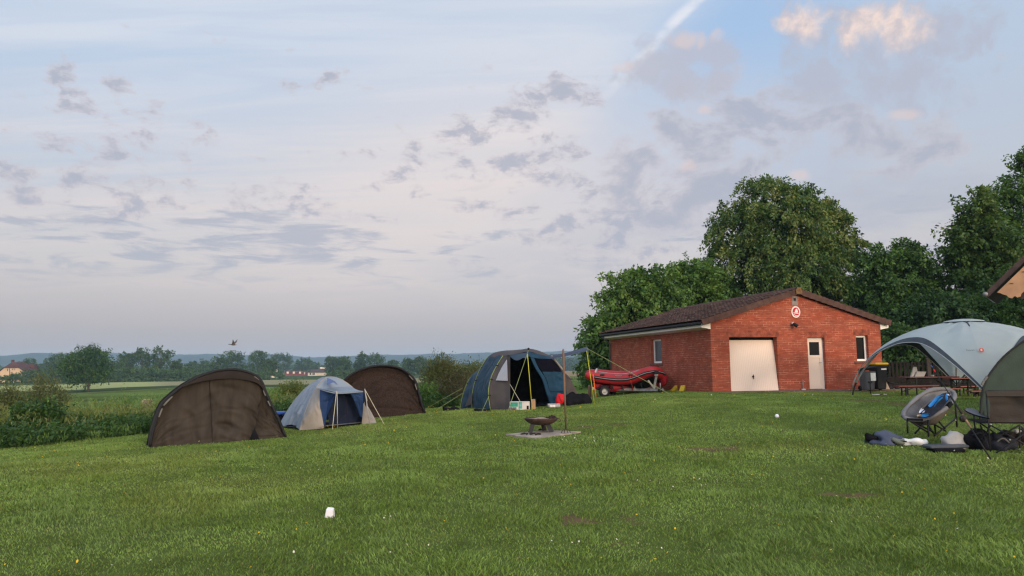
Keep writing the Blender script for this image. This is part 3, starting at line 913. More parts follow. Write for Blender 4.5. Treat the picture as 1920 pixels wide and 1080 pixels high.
def keep(*pts): KEEP.append([(p[0], p[1]) for p in pts])

def on_ground(p, dz=0.0):
    return Vector((p.x, p.y, gz(p.x, p.y) + dz))

def panel(name, curves, m, parent, n=20, k=8, sag=0, wr=.02, wf=(4, 4), seed=0, spline=True, edge=True, cr=0, amp=.02, down=.5):
    rows = loft(curves, n * (2 if cr else 1), k * (2 if cr else 1), sag, wr, wf, seed, spline, edge)
    if cr: rows = creases(rows, cr, amp, seed + 50, down=down)
    b = MB(); b.grid(rows)
    return b.build(name, m, parent, True)

def cord(name, a, b, parent, m=None, r=.006, sag=.0, n=6):
    a = Vector(a); b = Vector(b)
    pts = [a.lerp(b, t / n) - Vector((0, 0, sag * math.sin(PI * t / n))) for t in range(n + 1)]
    q = MB(); q.tube(pts, r, 5)
    return q.build(name, m or M_ROPE, parent, True)

# ------------------------------------------------------------------ brown shelter tents (fishing bivvies)
def bivvy(label, front, depth_front, back_vec, back_drop, fab, panelmat, seed, peak=True, door=None, straps=(), lean=.0, group='brown dome tents', toe=.12):
    """front: pixels of the front rim left foot -> over the top -> right foot; depth_front(px) gives its distance"""
    fr = [P(px, py, depth_front(px)) for px, py in front]
    fr[0] = on_ground(fr[0], -.01); fr[-1] = on_ground(fr[-1], -.01)
    cen = (fr[0] + fr[-1]) / 2
    t = thing('brown_tent', label, 'tent', on_ground(cen), group)
    bv = Vector(back_vec)
    def arc(k, drop, shrink):
        out = []
        for p in fr:
            q = p + bv * k
            g0 = gz(q.x, q.y)
            hgt = max(0, p.z - gz(p.x, p.y))
            c = cen + bv * k
            q = Vector((c.x + (q.x - c.x) * shrink, c.y + (q.y - c.y) * shrink, g0 + hgt * drop - .01))
            out.append(q)
        return out
    arcs = [fr, arc(.33, 1.0, 1.0), arc(.66, .88, .94), arc(1.0, back_drop, .82)]
    panel('shell', arcs, fab, t, 44, 6, .05, .012, (6, 3), seed, cr=20, amp=.02)
    c3 = resample(arcs[3], 20); foot = [Vector((p.x + bv.x * .12, p.y + bv.y * .12, gz(p.x, p.y))) for p in c3]
    panel('rear_wall', [arcs[3], poly_resample([foot[0], foot[-1]], 20)], fab, t, 20, 6, 0, .02, (5, 3), seed + 1)
    # front wall: set back under the rim at the top, foot a little forward
    n = 72; rim = resample(fr, n)
    nb = bv.normalized()
    rimi = []
    for i, p in enumerate(rim):
        h = p.z - gz(p.x, p.y)
        s = (cen - p); s.z = 0
        rimi.append(p + nb * (.05 + .10 * min(1, h)) + s * .012 - Vector((0, 0, .03 * min(1, h))))
    a, b = on_ground(fr[0]), on_ground(fr[-1])
    base = []
    for i in range(n):
        q = a.lerp(b, (i / (n - 1)))
        q = q - nb * toe * math.sin(PI * i / (n - 1))
        base.append(on_ground(q, -.01))
    # evenly spread the rim over the base in x so that seams run upright
    L = [(p - a).dot((b - a).normalized()) for p in rim]
    rows = []; m = 40
    top = []
    for i in range(n):
        u = i / (n - 1) * (b - a).length
        j = 0
        while j < n - 2 and L[j + 1] < u: j += 1
        f = (u - L[j]) / max(1e-6, L[j + 1] - L[j]); top.append(rimi[j].lerp(rimi[j + 1], min(1, max(0, f))))
    wall = loft([top, base], n, m, 0, .06, (11, 2.5), seed + 2, False)
    wall = creases(wall, 54, .05, seed + 5, .012, .032, .6)
    mb = MB(); mb.grid(wall); mb.build('front_panel', panelmat, t, True)
    # rim pole
    mb = MB(); mb.tube(resample([p + nb * -.015 for p in fr], 40), .028 if peak else .034, 7); mb.build('rim_pole', M_RIM, t, True)
    mb = MB(); mb.tube(resample([p + nb * .0 + Vector((0, 0, .02)) for p in arcs[1]], 40), .018, 6); mb.build('rib_pole', M_RIM, t, True)
    if peak:
        i0, i1 = int(n * .32), int(n * .80)
        r0 = [rim[i] + Vector((0, 0, .005)) for i in range(i0, i1)]
        r1 = [rim[i] + nb * .02 - Vector((0, 0, .03 + .17 * math.sin(PI * (i - i0) / (i1 - i0 - 1)))) - nb * .06 for i in range(i0, i1)]
        panel('peak', [r0, r1], M_PEAK, t, 24, 5, .02, .01, (5, 2), seed + 4, True)
    for (k0, k1) in straps:
        pts = [rim[int(k0 * n)], rim[int(k1 * n)]]
        inner = [p + (cen + Vector((0, 0, .5)) - p).normalized() * .05 - nb * .03 for p in pts]
        mb = MB(); mb.prism([pts[0] - nb * .03, pts[1] - nb * .03, inner[1], inner[0]], nb * .015); mb.build('velcro_tab', M_STRAP, t)
    if door:
        # zipped door: slack fabric standing slightly proud of the wall
        d0, d1, sl = door
        j0, j1 = int(d0 * (n - 1)), int(d1 * (n - 1))
        sub = [[wall[i][j] - nb * .03 for j in range(j0, j1 + 1)] for i in range(int(m * .12), m + 1)]
        g = np.random.default_rng(seed)
        R_ = len(sub)
        for i, row in enumerate(sub):
            v = i / (R_ - 1)
            for j in range(len(row)):
                u = j / (len(row) - 1)
                row[j] = row[j] - nb * (.03 * math.sin(PI * u) * (1 + math.sin(v * 13 + 4 * u)) + .06 * max(0, v - .35) * math.sin(v * 30 - 4 * u + 2 * math.sin(5 * u))) + Vector((0, 0, .0))
        mb = MB(); mb.grid(sub); mb.build('door_flap', panelmat, t, True)
        # seams each side of the door and the dark gap at its foot
        for j in (j0, j1):
            mb = MB(); mb.tube([wall[i][j] - nb * .035 for i in range(4, m + 1)], .010, 5); mb.build('door_zip', M_PEAK, t, True)
        p = wall[m][j1]; e = (b - a).normalized()
        mb = MB(); mb.prism([p - nb * .07 - e * .09, p - nb * .07 + e * .13, p - nb * .07 + e * .02 + Vector((0, 0, .27))], nb * .01); mb.build('door_gap', M_BLACK, t)
    ft = [q - nb * .05 for q in base]
    mb = MB(); mb.tube(ft, .022, 5); mb.build('mud_skirt', M_PEAK, t, True)
    bk = on_ground(a + bv), on_ground(b + bv)
    keep(a - nb * .1, b - nb * .1, bk[1], bk[0])
    return t

bivvy('plain brown dome tent with a grey strapped rim, nearest the left edge', [(281, 836), (289, 800), (303, 760), (322, 740), (345, 722), (376, 705), (408, 695), (438, 692.5), (462, 697), (478, 703), (490, 714), (499, 737), (512, 765), (524, 790), (536, 811)],
      lambda px: 16.0 + (px - 281) / 255 * .85, (-1.05, 1.85, 0), .62, M_BROWN, M_BROWN2, 3, True, (.46, .76, 0),
      straps=((.14, .19), (.20, .25), (.36, .40), (.66, .69), (.74, .77), (.80, .83)))
bivvy('dark brown dome tent with a speckled mesh front, behind the grey dome tent', [(637, 795), (642, 745), (643, 718), (652, 707), (668, 697), (690, 689), (712, 685.5), (740, 687.5), (762, 697), (778, 713), (785, 735), (791, 757), (798, 778)],
      lambda px: 22.3 + (px - 640) / 158 * .5, (-.42, 2.2, 0), .6, M_PEAK, M_SPECK, 9, False, None, straps=((.72, .76), (.78, .83)), toe=.05)

# ------------------------------------------------------------------ grey dome tent
def dome_tent():
    Y0 = 19.4
    A = on_ground(P(561, 808, 18.9)); B = on_ground(P(706, 790, 19.9))
    D = on_ground(P(521, 795, 20.4)); C = on_ground(P(690, 780, 21.4))
    t = thing('dome_tent', 'grey and beige dome tent with navy door flaps, between the two brown tents', 'tent', (A + B + C + D) / 4)
    top = P(618, 706, 20.2)
    def arcp(p, k=1.0):
        # bowed pole from corner to the top
        out = []
        for i in range(13):
            s = i / 12
            h = .94 * math.sin(s * PI / 2) + .06 * s
            q = p.lerp(top, 1 - (1 - s) ** 1.0)
            w = 1 - math.cos(s * PI / 2)
            q = Vector((p.x + (top.x - p.x) * (.72 * s + .28 * w), p.y + (top.y - p.y) * (.72 * s + .28 * w), p.z + (top.z - p.z) * h))
            out.append(q)
        return out
    aA, aB, aC, aD = arcp(A), arcp(B), arcp(C), arcp(D)
    def sector(a, b, sag):
        rows = []
        for i in range(13):
            r = []
            for j in range(15):
                u = j / 14; q = a[i].lerp(b[i], u)
                s = 1 - i / 12
                mid = (a[i] + b[i]) / 2; inw = (t.location - mid); inw.z = 0
                q = q + inw * sag * math.sin(PI * u) * s + Vector((0, 0, .10 * math.sin(PI * u) * (s ** 4))) * 1
                q = q + inw.normalized() * ((float(fbm(u * 9 + i * .5, i * .35 + u * 2, 5, 2)) - .5) * .05 * math.sin(PI * u) + .035 * s * math.sin(PI * u) * math.sin(26 * u + 9 * s)) if inw.length > 1e-6 else q
                r.append(q)
            rows.append(r)
        return rows
    def dense(rows):
        cols = [resample([r[j] for r in rows], 36) for j in range(len(rows[0]))]
        rows = [[c[i] for c in cols] for i in range(36)]
        return [resample(r, 40) for r in rows]
    mb = MB(); mb.grid(creases(dense(sector(aD, aA, .10)), 22, .03, 71, .012, .03, .45)); mb.grid(sector(aC, aD, .08)); mb.grid(creases(dense(sector(aB, aC, .08)), 16, .025, 72))
    # roof part of the front sector
    fs = sector(aA, aB, .02); mb.grid(fs[7:])
    mb.build('flysheet', M_DOMEGREY, t, True)
    # front: canopy edge from the two poles, dropping from the dome
    PL = P(600, 728.5, 18.75); PM = P(632, 736, 18.55); PR = P(681, 733, 19.05)
    canR = fs[7]
    panel('canopy', [[canR[0], canR[4], canR[7], canR[10], canR[14]], [PL, PM, PR]], M_DOMEGREY, t, 20, 8, -.03, .008, (3, 2), 3)
    panel('canopy_edge', [[PL, PM, PR], [PL - Vector((0, 0, .03)), PM - Vector((0, 0, .03)), PR - Vector((0, 0, .03))]], M_DOMEGREY, t, 16, 2, 0, 0)
    GL = on_ground(P(608, 795, 18.8), .02); GR = on_ground(P(678, 790, 19.3), .02)
    # beige side walls
    panel('side_panel', [aA[:8] , [A.lerp(GL, .06), A.lerp(PL, .5) + Vector((.02, 0, 0)), canR[1].lerp(PL, .5)], [GL, P(600, 755, 18.75), PL]], M_BEIGE, t, 14, 7, .02, .02, (3, 6), 4, cr=14, amp=.022)
    panel('side_panel', [[GR, P(680, 776, 19.25), P(681, 757, 19.15)], aB[:5]], M_BEIGE, t, 14, 7, .02, .02, (3, 6), 5, cr=10, amp=.02)
    # inner tent wall
    iw = [[GL + Vector((.0, .55, 0)), PL + Vector((.0, .5, -.10))], [GR + Vector((0, .5, 0)), PR + Vector((0, .45, -.10))]]
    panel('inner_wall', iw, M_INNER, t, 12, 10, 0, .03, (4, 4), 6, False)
    zc = P(640, 768, 19.22); zp = []
    for i in range(21):
        a = -PI * .5 + 2 * PI * i / 20
        zp.append(P(636 + 15 * math.cos(a), 762 + 27 * math.sin(a) * (1.0 if math.sin(a) < 0 else .95), 19.2))
    mb = MB(); mb.tube(zp, .008, 5, True); mb.build('door_zip', M_RIM, t, True)
    # navy door flaps
    panel('door_flap', [[PL, PL.lerp(PM, .5), PM.lerp(PL, .02)], [P(600, 762, 18.75), P(616, 752, 18.8), PM.lerp(PL, .1) - Vector((0, 0, .05))], [GL + Vector((-.02, 0, .05)), GL + Vector((.01, 0, .1)), GL + Vector((.03, .0, .18))]], M_NAVY, t, 12, 8, 0, .02, (3, 3), 7, False, cr=8, amp=.02)
    panel('door_flap', [[P(656, 735.5, 18.9), PR.lerp(PM, .2), PR], [P(664, 751, 18.98), P(672, 752, 19.02), P(680.5, 755, 19.08)], [P(674, 779, 19.2), P(676, 781, 19.2), P(679, 783, 19.2)]], M_NAVY, t, 12, 8, 0, .02, (3, 3), 8, False, cr=8, amp=.02)
    # vent
    v0 = P(613, 709, 19.75); v1 = P(613, 722, 19.35); v2 = P(625, 717, 19.2); v3 = P(633, 722, 19.3); v4 = P(623, 713, 19.6)
    mb = MB(); mb.grid([resample([v0, v0.lerp(v1, .5), v1], 7), resample([v0 + Vector((.02, -.02, 0)), v4, v2], 7), resample([v0 + Vector((.04, 0, 0)), P(628, 715, 19.6), v3], 7)])
    mb.build('vent', mat('vent_blue', (.085, .115, .22), .65, .1, 4), t, True)
    mb = MB(); mb.tube(aA, .012, 6); mb.build('pole_sleeve', M_BEIGE, t, True)
    mb = MB(); mb.tube(aB, .012, 6); mb.build('pole_sleeve', M_BEIGE, t, True)
    # floor sheets
    panel('groundsheet', [[D + Vector((0, 0, .05)), A + Vector((.06, .08, .05))], [C + Vector((0, 0, .05)), B + Vector((0, .1, .05))]], M_FLOOR, t, 8, 8, 0, .01)
    panel('porch_sheet', [[GL + Vector((-.14, -.12, .04)), GR + Vector((-.1, -.1, .04))], [GL + Vector((-.05, .5, .04)), GR + Vector((0, .5, .04))]], M_FLOOR2, t, 10, 5, 0, .02)
    # skirt gap: dark inner below the fly
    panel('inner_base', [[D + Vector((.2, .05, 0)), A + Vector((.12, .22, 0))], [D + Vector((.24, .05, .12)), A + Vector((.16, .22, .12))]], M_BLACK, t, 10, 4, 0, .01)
    panel('inner_base', [[A + Vector((.12, .12, 0)), GL + Vector((.0, .12, 0))], [A + Vector((.14, .14, .18)), GL + Vector((.0, .14, .18))]], M_FLOOR, t, 10, 4, 0, .01)
    # poles and cords
    for (tx, ty, Y, bx, by) in ((632, 733, 18.5, 633, 804), (684, 729, 18.95, 694, 795)):
        a = P(tx, ty, Y); b = on_ground(P(bx, by, Y - .05), -.03)
        mb = MB(); mb.tube([a, b], .011, 6); mb.build('porch_pole', M_POLEGREY, t, True)
    cord('guy_cord', P(631, 733, 18.5), on_ground(P(623, 807, 18.2)), t, r=.008)
    cord('guy_cord', P(684, 730, 18.95), on_ground(P(721, 792, 19.0)), t, r=.008)
    cord('guy_cord', P(684, 731, 18.95), P(689, 752, 19.1), t, r=.007)
    keep(A, (GL.x - .14, GL.y - .12), (GR.x - .1, GR.y - .1), B, C, D)
dome_tent()

def cool_box():
    b = on_ground(P(519, 786, 21.6))
    t = thing('cool_box', 'blue lidded black box on the grass left of the grey dome tent', 'cool box', b)
    m = MB(); m.rbox(b + Vector((0, 0, .14)), (.42, .3, .28), b=.03); m.build('body', M_BLACK, t)
    m = MB(); m.rbox(b + Vector((0, 0, .33)), (.46, .34, .10), b=.03); m.build('lid', mat('blue_plastic', (.03, .08, .30), .4, .1, 4), t)
    m = MB(); m.tube([b + Vector((-.2, -.17, .2)), b + Vector((-.2, -.22, .3)), b + Vector((.2, -.22, .3)), b + Vector((.2, -.17, .2))], .012, 6); m.build('handle', M_BLACK, t)
cool_box()

# ------------------------------------------------------------------ blue family tent
def family_tent():
    E1, E2, E3 = 24.6, 23.9, 22.9
    r1 = [on_ground(P(863, 766, E1)), P(869, 738, E1), P(880, 711, E1), P(888, 704, E1), P(897, 699, E1)]
    r2 = [on_ground(P(886, 764, E2)), P(887, 735, E2), P(895, 706, E2), P(904, 687, E2), P(914, 671, E2)]
    r3 = [on_ground(P(921, 768, E3)), P(917, 738, E3), P(921, 711, E3), P(930, 690, E3), P(944, 667, E3)]
    r4 = [on_ground(P(956.5, 768, 22.3)), P(956.5, 735, 22.35), P(956.5, 705, 22.4), P(956.5, 685, 22.45), P(956.5, 665, 22.5)]
    loc = on_ground(P(975, 760, 23.2))
    t = thing('family_tent', 'large slate blue and grey tunnel tent with open black doorway and side awning', 'tent', loc)
    panel('rear_bay', [r1, [p.lerp(q, .5) for p, q in zip(r1, r2)], r2], M_BLUE, t, 16, 6, .03, .03, (5, 3), 1, cr=14, amp=.022)
    # warm grey mesh triangle low in the rear bay
    tri = [P(873, 762, 24.2), P(885, 758, 23.8), P(885.5, 737, 23.82), P(880, 745, 24.0)]
    mb = MB(); mb.prism(tri, Vector((-.02, -.02, 0))); mb.build('vent_panel', M_TGREY, t)
    panel('side_bay', [r2, [p.lerp(q, .5) for p, q in zip(r2, r3)], r3], M_BLUE, t, 20, 8, .04, .04, (5, 5), 2, cr=26, amp=.028, down=.35)
    panel('front_bay', [r3, r4], M_TGREY, t, 16, 8, -.02, .02, (4, 3), 3, cr=10, amp=.014)
    w = [P(931, 713, 22.78), P(936, 701, 22.72), P(942, 689, 22.66), P(951, 674.5, 22.52), P(952, 690, 22.42), P(952.5, 714, 22.38)]
    w = [p + Vector((-.02, -.06, 0)) for p in w]
    mb = MB(); mb.prism(w, Vector((.01, .03, 0))); mb.build('window', M_CURTAIN, t)
    # lime sleeves on the ribs
    for r, off in ((r1, -.01), (r2, -.02), (r3, -.02)):
        mb = MB(); mb.tube(resample([p + Vector((off, -.03, .0)) for p in r], 20), .012, 6); mb.build('pole_sleeve', M_LIME, t, True)
    for (px, py, Y) in ((905, 689, 23.8), (897, 707, 23.8), (893, 713, 23.8), (932, 685, 22.85), (922, 711, 22.85), (918, 741, 22.85), (878, 719, 24.5)):
        mb = MB(); mb.rbox(P(px, py, Y - .05), (.09, .04, .035), b=.01); mb.build('clip', M_RIM, t)
    # roof: front eave, ridge, rear
    e = [P(914, 671, E2), P(930, 669.5, 23.3), P(944, 667.5, 22.9), P(957, 665.5, 22.45), P(975, 662, 22.2), P(992, 659, 22.05), P(1010, 664, 22.4), P(1030, 668.5, 22.9)]
    rg = [P(916, 669, 24.1), P(926, 661.5, 23.9), P(944, 657.5, 23.7), P(962, 656.5, 23.3), P(978, 655, 22.9), P(992, 653.5, 22.5), P(1012, 658, 23.0), P(1031, 667, 23.3)]
    rb = [P(897, 699, 25.2), P(916, 685, 25.4), P(945, 678, 25.5), P(965, 676, 25.5), P(980, 676, 25.4), P(998, 678, 25.3), P(1015, 690, 25.3), P(1040, 705, 25.2)]
    panel('roof', [e, rg], M_ROOF, t, 30, 5, -.02, .01, (5, 2), 4)
    panel('rear_roof', [rg, rb], M_BLUE, t, 30, 5, -.02, .02, (5, 2), 5)
    gb = [on_ground(P(863, 766, 25.0)), on_ground(P(980, 752, 26.0)), on_ground(P(1090, 750, 25.5))]
    panel('rear_wall', [rb, gb], M_BLUE, t, 20, 6, 0, .03, (5, 3), 6)
    # doorway: dark inner walls behind the opening, header flap
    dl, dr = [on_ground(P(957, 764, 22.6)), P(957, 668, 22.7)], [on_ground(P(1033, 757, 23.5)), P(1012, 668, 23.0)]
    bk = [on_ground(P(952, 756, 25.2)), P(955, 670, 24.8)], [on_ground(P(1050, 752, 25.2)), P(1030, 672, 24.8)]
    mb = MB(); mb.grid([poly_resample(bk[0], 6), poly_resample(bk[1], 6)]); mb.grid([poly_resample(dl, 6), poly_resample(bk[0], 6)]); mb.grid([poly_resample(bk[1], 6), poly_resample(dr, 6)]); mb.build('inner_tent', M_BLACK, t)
    mb = MB(); mb.quad(dl[0] + Vector((0, 0, .03)), dr[0] + Vector((0, 0, .03)), bk[1][0] + Vector((0, 0, .03)), bk[0][0] + Vector((0, 0, .03))); mb.build('groundsheet', M_FLOOR, t)
    h0 = [P(956, 665.5, 22.42), P(970, 663.5, 22.22), P(985, 661, 22.1), P(992, 659.5, 22.02)]
    h1 = [P(957, 669, 22.4), P(964, 674.5, 22.3), P(972, 675.5, 22.2), P(981, 671, 22.1), P(987, 671.5, 22.05), P(992, 667, 22.0)]
    panel('door_header', [h0, h1], mat('header_blue', (.045, .075, .12), .62, .12, 3), t, 16, 5, 0, .01, (4, 2), 7)
    h0 = [P(992, 659.5, 22.02), P(1010, 664, 22.4), P(1030, 668.5, 22.88)]
    h1 = [P(992, 668, 22.0), P(1008, 672, 22.35), P(1033, 673, 22.9)]
    panel('door_header', [h0, h1], M_TEAL, t, 16, 4, 0, .01, (4, 2), 8)
    # right front wall: rolled door, mesh window, teal panel, grey wing
    a0 = [P(993, 668, 22.1), P(1003, 690, 22.35), P(1016, 712, 22.65), P(1024, 738, 22.9), on_ground(P(1032, 757, 23.1))]
    a1 = [P(1000, 668, 22.2), P(1010, 690, 22.45), P(1023, 710, 22.75), P(1031, 735, 23.0), on_ground(P(1040, 756, 23.3))]
    mb = MB()
    mid = [p.lerp(q, .5) + Vector((-.05, -.09, 0)) for p, q in zip(a0, a1)]
    mb.grid(loft([a0, mid, a1], 16, 4, .01, .015, (5, 2), 9)); mb.build('rolled_door', M_TEAL, t, True)
    wl = [P(1000, 671, 22.3), P(1008, 684, 22.5), P(1017, 697, 22.7)]; wr_ = [P(1034, 672, 23.0), P(1044, 684, 23.1), P(1053, 696, 23.2)]
    panel('mesh_window', [wl, wr_], mat('black_mesh', (.006, .006, .012), .95, .2, 20, spec=.02), t, 8, 8, 0, .004, (3, 3), 10)
    pl = [P(1017, 697, 22.7), P(1026, 715, 22.9), P(1032, 738, 23.1), on_ground(P(1040, 757, 23.3))]; pr = [P(1054, 697, 23.2), P(1059, 715, 23.35), P(1062, 735, 23.5), on_ground(P(1064, 755, 23.8))]
    panel('teal_panel', [pl, pr], M_TEAL, t, 14, 9, 0, .03, (4, 4), 11, cr=16, amp=.022)
    mb = MB(); mb.tube([P(1033, 734, 23.02), P(1062, 733, 23.45)], .008, 5); mb.build('hem_seam', M_RIM, t)
    s0 = [P(1031, 668, 23.0), P(1042, 680, 23.12), P(1054, 697, 23.2), P(1060, 715, 23.35), on_ground(P(1064, 755, 23.8))]
    s1 = [P(1036, 668, 23.5), P(1050, 688, 23.6), P(1068, 709, 23.8), P(1077, 726, 24.0), on_ground(P(1090, 754, 24.4))]
    panel('side_wing', [s0, s1], M_TGREY, t, 18, 6, .02, .015, (4, 2), 12)
    panel('side_back', [s1, [P(1040, 705, 25.2), P(1065, 720, 25.3), on_ground(P(1090, 750, 25.5))]], M_BLUE, t, 14, 5, 0, .01)
    mb = MB(); mb.tube([P(1034, 667, 23.1), P(1047, 683, 23.2), P(1058, 697, 23.3), P(1070, 710, 23.6)], [.025, .03, .03, .02], 6); mb.build('zip_flap', mat('pale_webbing', (.28, .27, .27), .7, .1, 8), t, True)
    # awning
    q0 = P(992, 664, 21.4); q1 = P(1102, 651.5, 22.3)
    tl = [P(993, 659, 22.0), P(1012, 664, 22.5), P(1034, 669, 23.1)]
    far = [P(1029, 665, 23.4), P(1054, 663, 23.3), P(1074, 658, 23.2), P(1101, 649.5, 23.0)]
    near = [P(1012, 670, 22.4), P(1031, 672.5, 22.9), P(1048, 670.5, 22.8), P(1067, 666.5, 22.6), P(1089, 661, 22.4), P(1104, 658, 22.1)]
    panel('awning', [near, [p.lerp(q, .5) - Vector((0, 0, .0)) for p, q in zip(resample(near, 5), resample(far, 5))], far], mat('awning_blue', (.040, .050, .080), .62, .14, 3, .2, 20), t, 24, 6, .01, .01, (4, 3), 13)
    # poles
    for a, b in (((989, 664, 21.4), (998, 772, 21.35)), ((1100, 658, 22.15), (1115, 764, 22.2))):
        g = P(*b); mb = MB(); mb.tube([P(*a), Vector((g.x, g.y, gz(g.x, g.y) - .02))], .0095, 7); mb.build('awning_pole', M_YEL, t, True)
    mb = MB(); mb.ball(P(991, 654, 22.0), .035); mb.build('pole_cap', M_RIM, t, True)
    for a, b, m in (((991, 656, 22.0), (951, 779, 20.6), M_ROPEG), ((956, 720, 22.3), (984, 755, 21.8), M_ROPE), ((917, 742, 22.8), (903, 772, 22.0), M_ROPEG),
                    ((868, 727, 24.5), (793, 762, 25.0), M_ROPEG), ((868, 737, 24.5), (815, 768, 24.2), M_ROPEG), ((1100, 653, 22.2), (1272, 758, 22.5), M_ROPEG), ((1102, 653, 22.2), (1112, 742, 24.0), M_ROPEG)):
        q = P(*b); cord('guy_cord', P(*a), Vector((q.x, q.y, gz(q.x, q.y))), t, m, .007)
    keep(r1[0], r4[0], on_ground(P(1033, 757, 23.1)), on_ground(P(1090, 754, 24.4)), gb[2], gb[0])
family_tent()

# --- things lying round the blue tent
def crumple(name, label, cat, c, size, m, seed, group=None, parts=()):
    """slack bag: a squashed ball resting on the ground"""
    t = None
    c = Vector(c)
    b = MB(); b.ball(c + Vector((0, 0, size[2] * .42)), size, 18, 12, None, .55, seed)
    b.v = [(x, y, max(z + (float(fbm((x - c.x) * 9 + seed, (y - c.y) * 9 + (z - c.z) * 8, seed, 3)) - .5) * .5 * size[2], c.z - .01)) for x, y, z in b.v]
    o = b.build(name, m, None, True)
    tag(o, label, cat, group)
    return o

def tent_clutter():
    # printed carton and the open brown one
    c = on_ground(P(975, 769, 21.9)); t = thing('carton', 'green and white printed carton at the open doorway of the blue tent', 'cardboard box', c)
    M = Matrix.Rotation(R(-4), 3, 'Z')
    w = .56
    b = MB(); b.box(c + Vector((0, 0, .115)), (w, .3, .23), M); b.build('body', mat('carton_white', (.50, .46, .43), .8, .06, 4), t)
    b = MB(); b.box(c + M @ Vector((-.16, -.153, .155)), (.22, .008, .125), M); b.build('green_print', mat('print_green', (.03, .20, .14), .7, .35, 9), t)
    b = MB(); b.box(c + M @ Vector((-.18, -.153, .045)), (.18, .008, .08), M); b.build('photo_print', mat('print_dark', (.10, .09, .10), .7, .7, 22), t)
    b = MB(); b.box(c + M @ Vector((.02, -.153, .13)), (.10, .008, .19), M); b.build('label_print', mat('print_teal', (.10, .28, .24), .7, .3, 12), t)
    b = MB(); b.box(c + M @ Vector((.23, -.153, .07)), (.06, .01, .1), M); b.build('hand_hole', M_BLACK, t)
    c = on_ground(P(1000, 768, 22.0)); t = thing('carton', 'small plain brown carton right of the printed one by the yellow pole', 'cardboard box', c)
    kb = mat('kraft_board', (.30, .19, .11), .85, .08, 6)
    b = MB(); b.box(c + Vector((0, 0, .12)), (.12, .28, .24)); b.build('body', kb, t)
    b = MB(); b.box(c + Vector((0, -.03, .245)), (.12, .2, .008), Matrix.Rotation(R(14), 3, 'X')); b.build('flap', kb, t)
    # red bag
    c = on_ground(P(1050, 762, 22.2)); t = thing('bag', 'bright red bag leaning against the teal wall of the blue tent', 'bag', c)
    pts = [P(1046, 737.5, 22.4), P(1057, 740, 22.4), P(1060, 748, 22.4), P(1054, 757, 22.4), P(1047, 759.5, 22.4), P(1041, 753, 22.4)]
    mid = sum(pts, Vector()) / 6
    b = MB(); rows = [[p + Vector((0, .08, 0)) for p in pts], [mid + (p - mid) * 1.04 for p in pts], [mid + (p - mid) * .6 - Vector((0, .05, 0)) for p in pts], [mid + (p - mid) * .05 - Vector((0, .06, 0)) for p in pts]]
    b.grid(rows, True); b.build('body', mat('red_fabric', (.46, .012, .018), .65, .15, 5, .3, 20), t, True)
    b = MB(); b.tube([mid + (pts[0] - mid) * .6 - Vector((0, .05, 0)), mid - Vector((0, .07, 0)), mid + (pts[3] - mid) * .6 - Vector((0, .05, 0))], .012, 5); b.build('strap', mat('dark_red', (.25, .01, .015), .7, .1, 5), t, True)
    c = on_ground(P(1038, 764, 22.2)); t = thing('carton', 'flat white and grey box lying left of the red bag', 'box', c)
    b = MB(); b.rbox(c + Vector((0, 0, .06)), (.36, .2, .1), Matrix.Rotation(R(8), 3, 'Z'), .01); b.build('body', mat('grey_board', (.26, .25, .25), .8, .2, 8), t)
    b = MB(); b.rbox(c + Vector((-.04, -.14, .04)), (.17, .08, .06), b=.01); b.build('lid', mat('white_board', (.58, .56, .54), .8, .1, 8), t)
    G1 = 'black bags around the blue tent'
    crumple('bag', 'black holdall lying behind the fork handle, beside the red bag', 'bag', on_ground(P(1072, 762, 22.8)), (.33, .22, .24), M_BLACK, 3, G1)
    crumple('bag', 'black tent bag at the right foot of the blue tent, farthest from the red bag', 'bag', on_ground(P(1091, 760, 23.0)), (.25, .18, .19), M_BLACK, 4, G1)
    crumple('bag', 'slim black bag on the grass at the left foot of the blue tent', 'bag', on_ground(P(846, 769, 23.6)), (.24, .12, .08), M_BLACK, 5, G1)
    crumple('bag', 'flat black bag under the guy cord in front of the blue side wall', 'bag', on_ground(P(904, 770, 22.4)), (.24, .1, .05), M_BLACK, 6, G1)
tent_clutter()

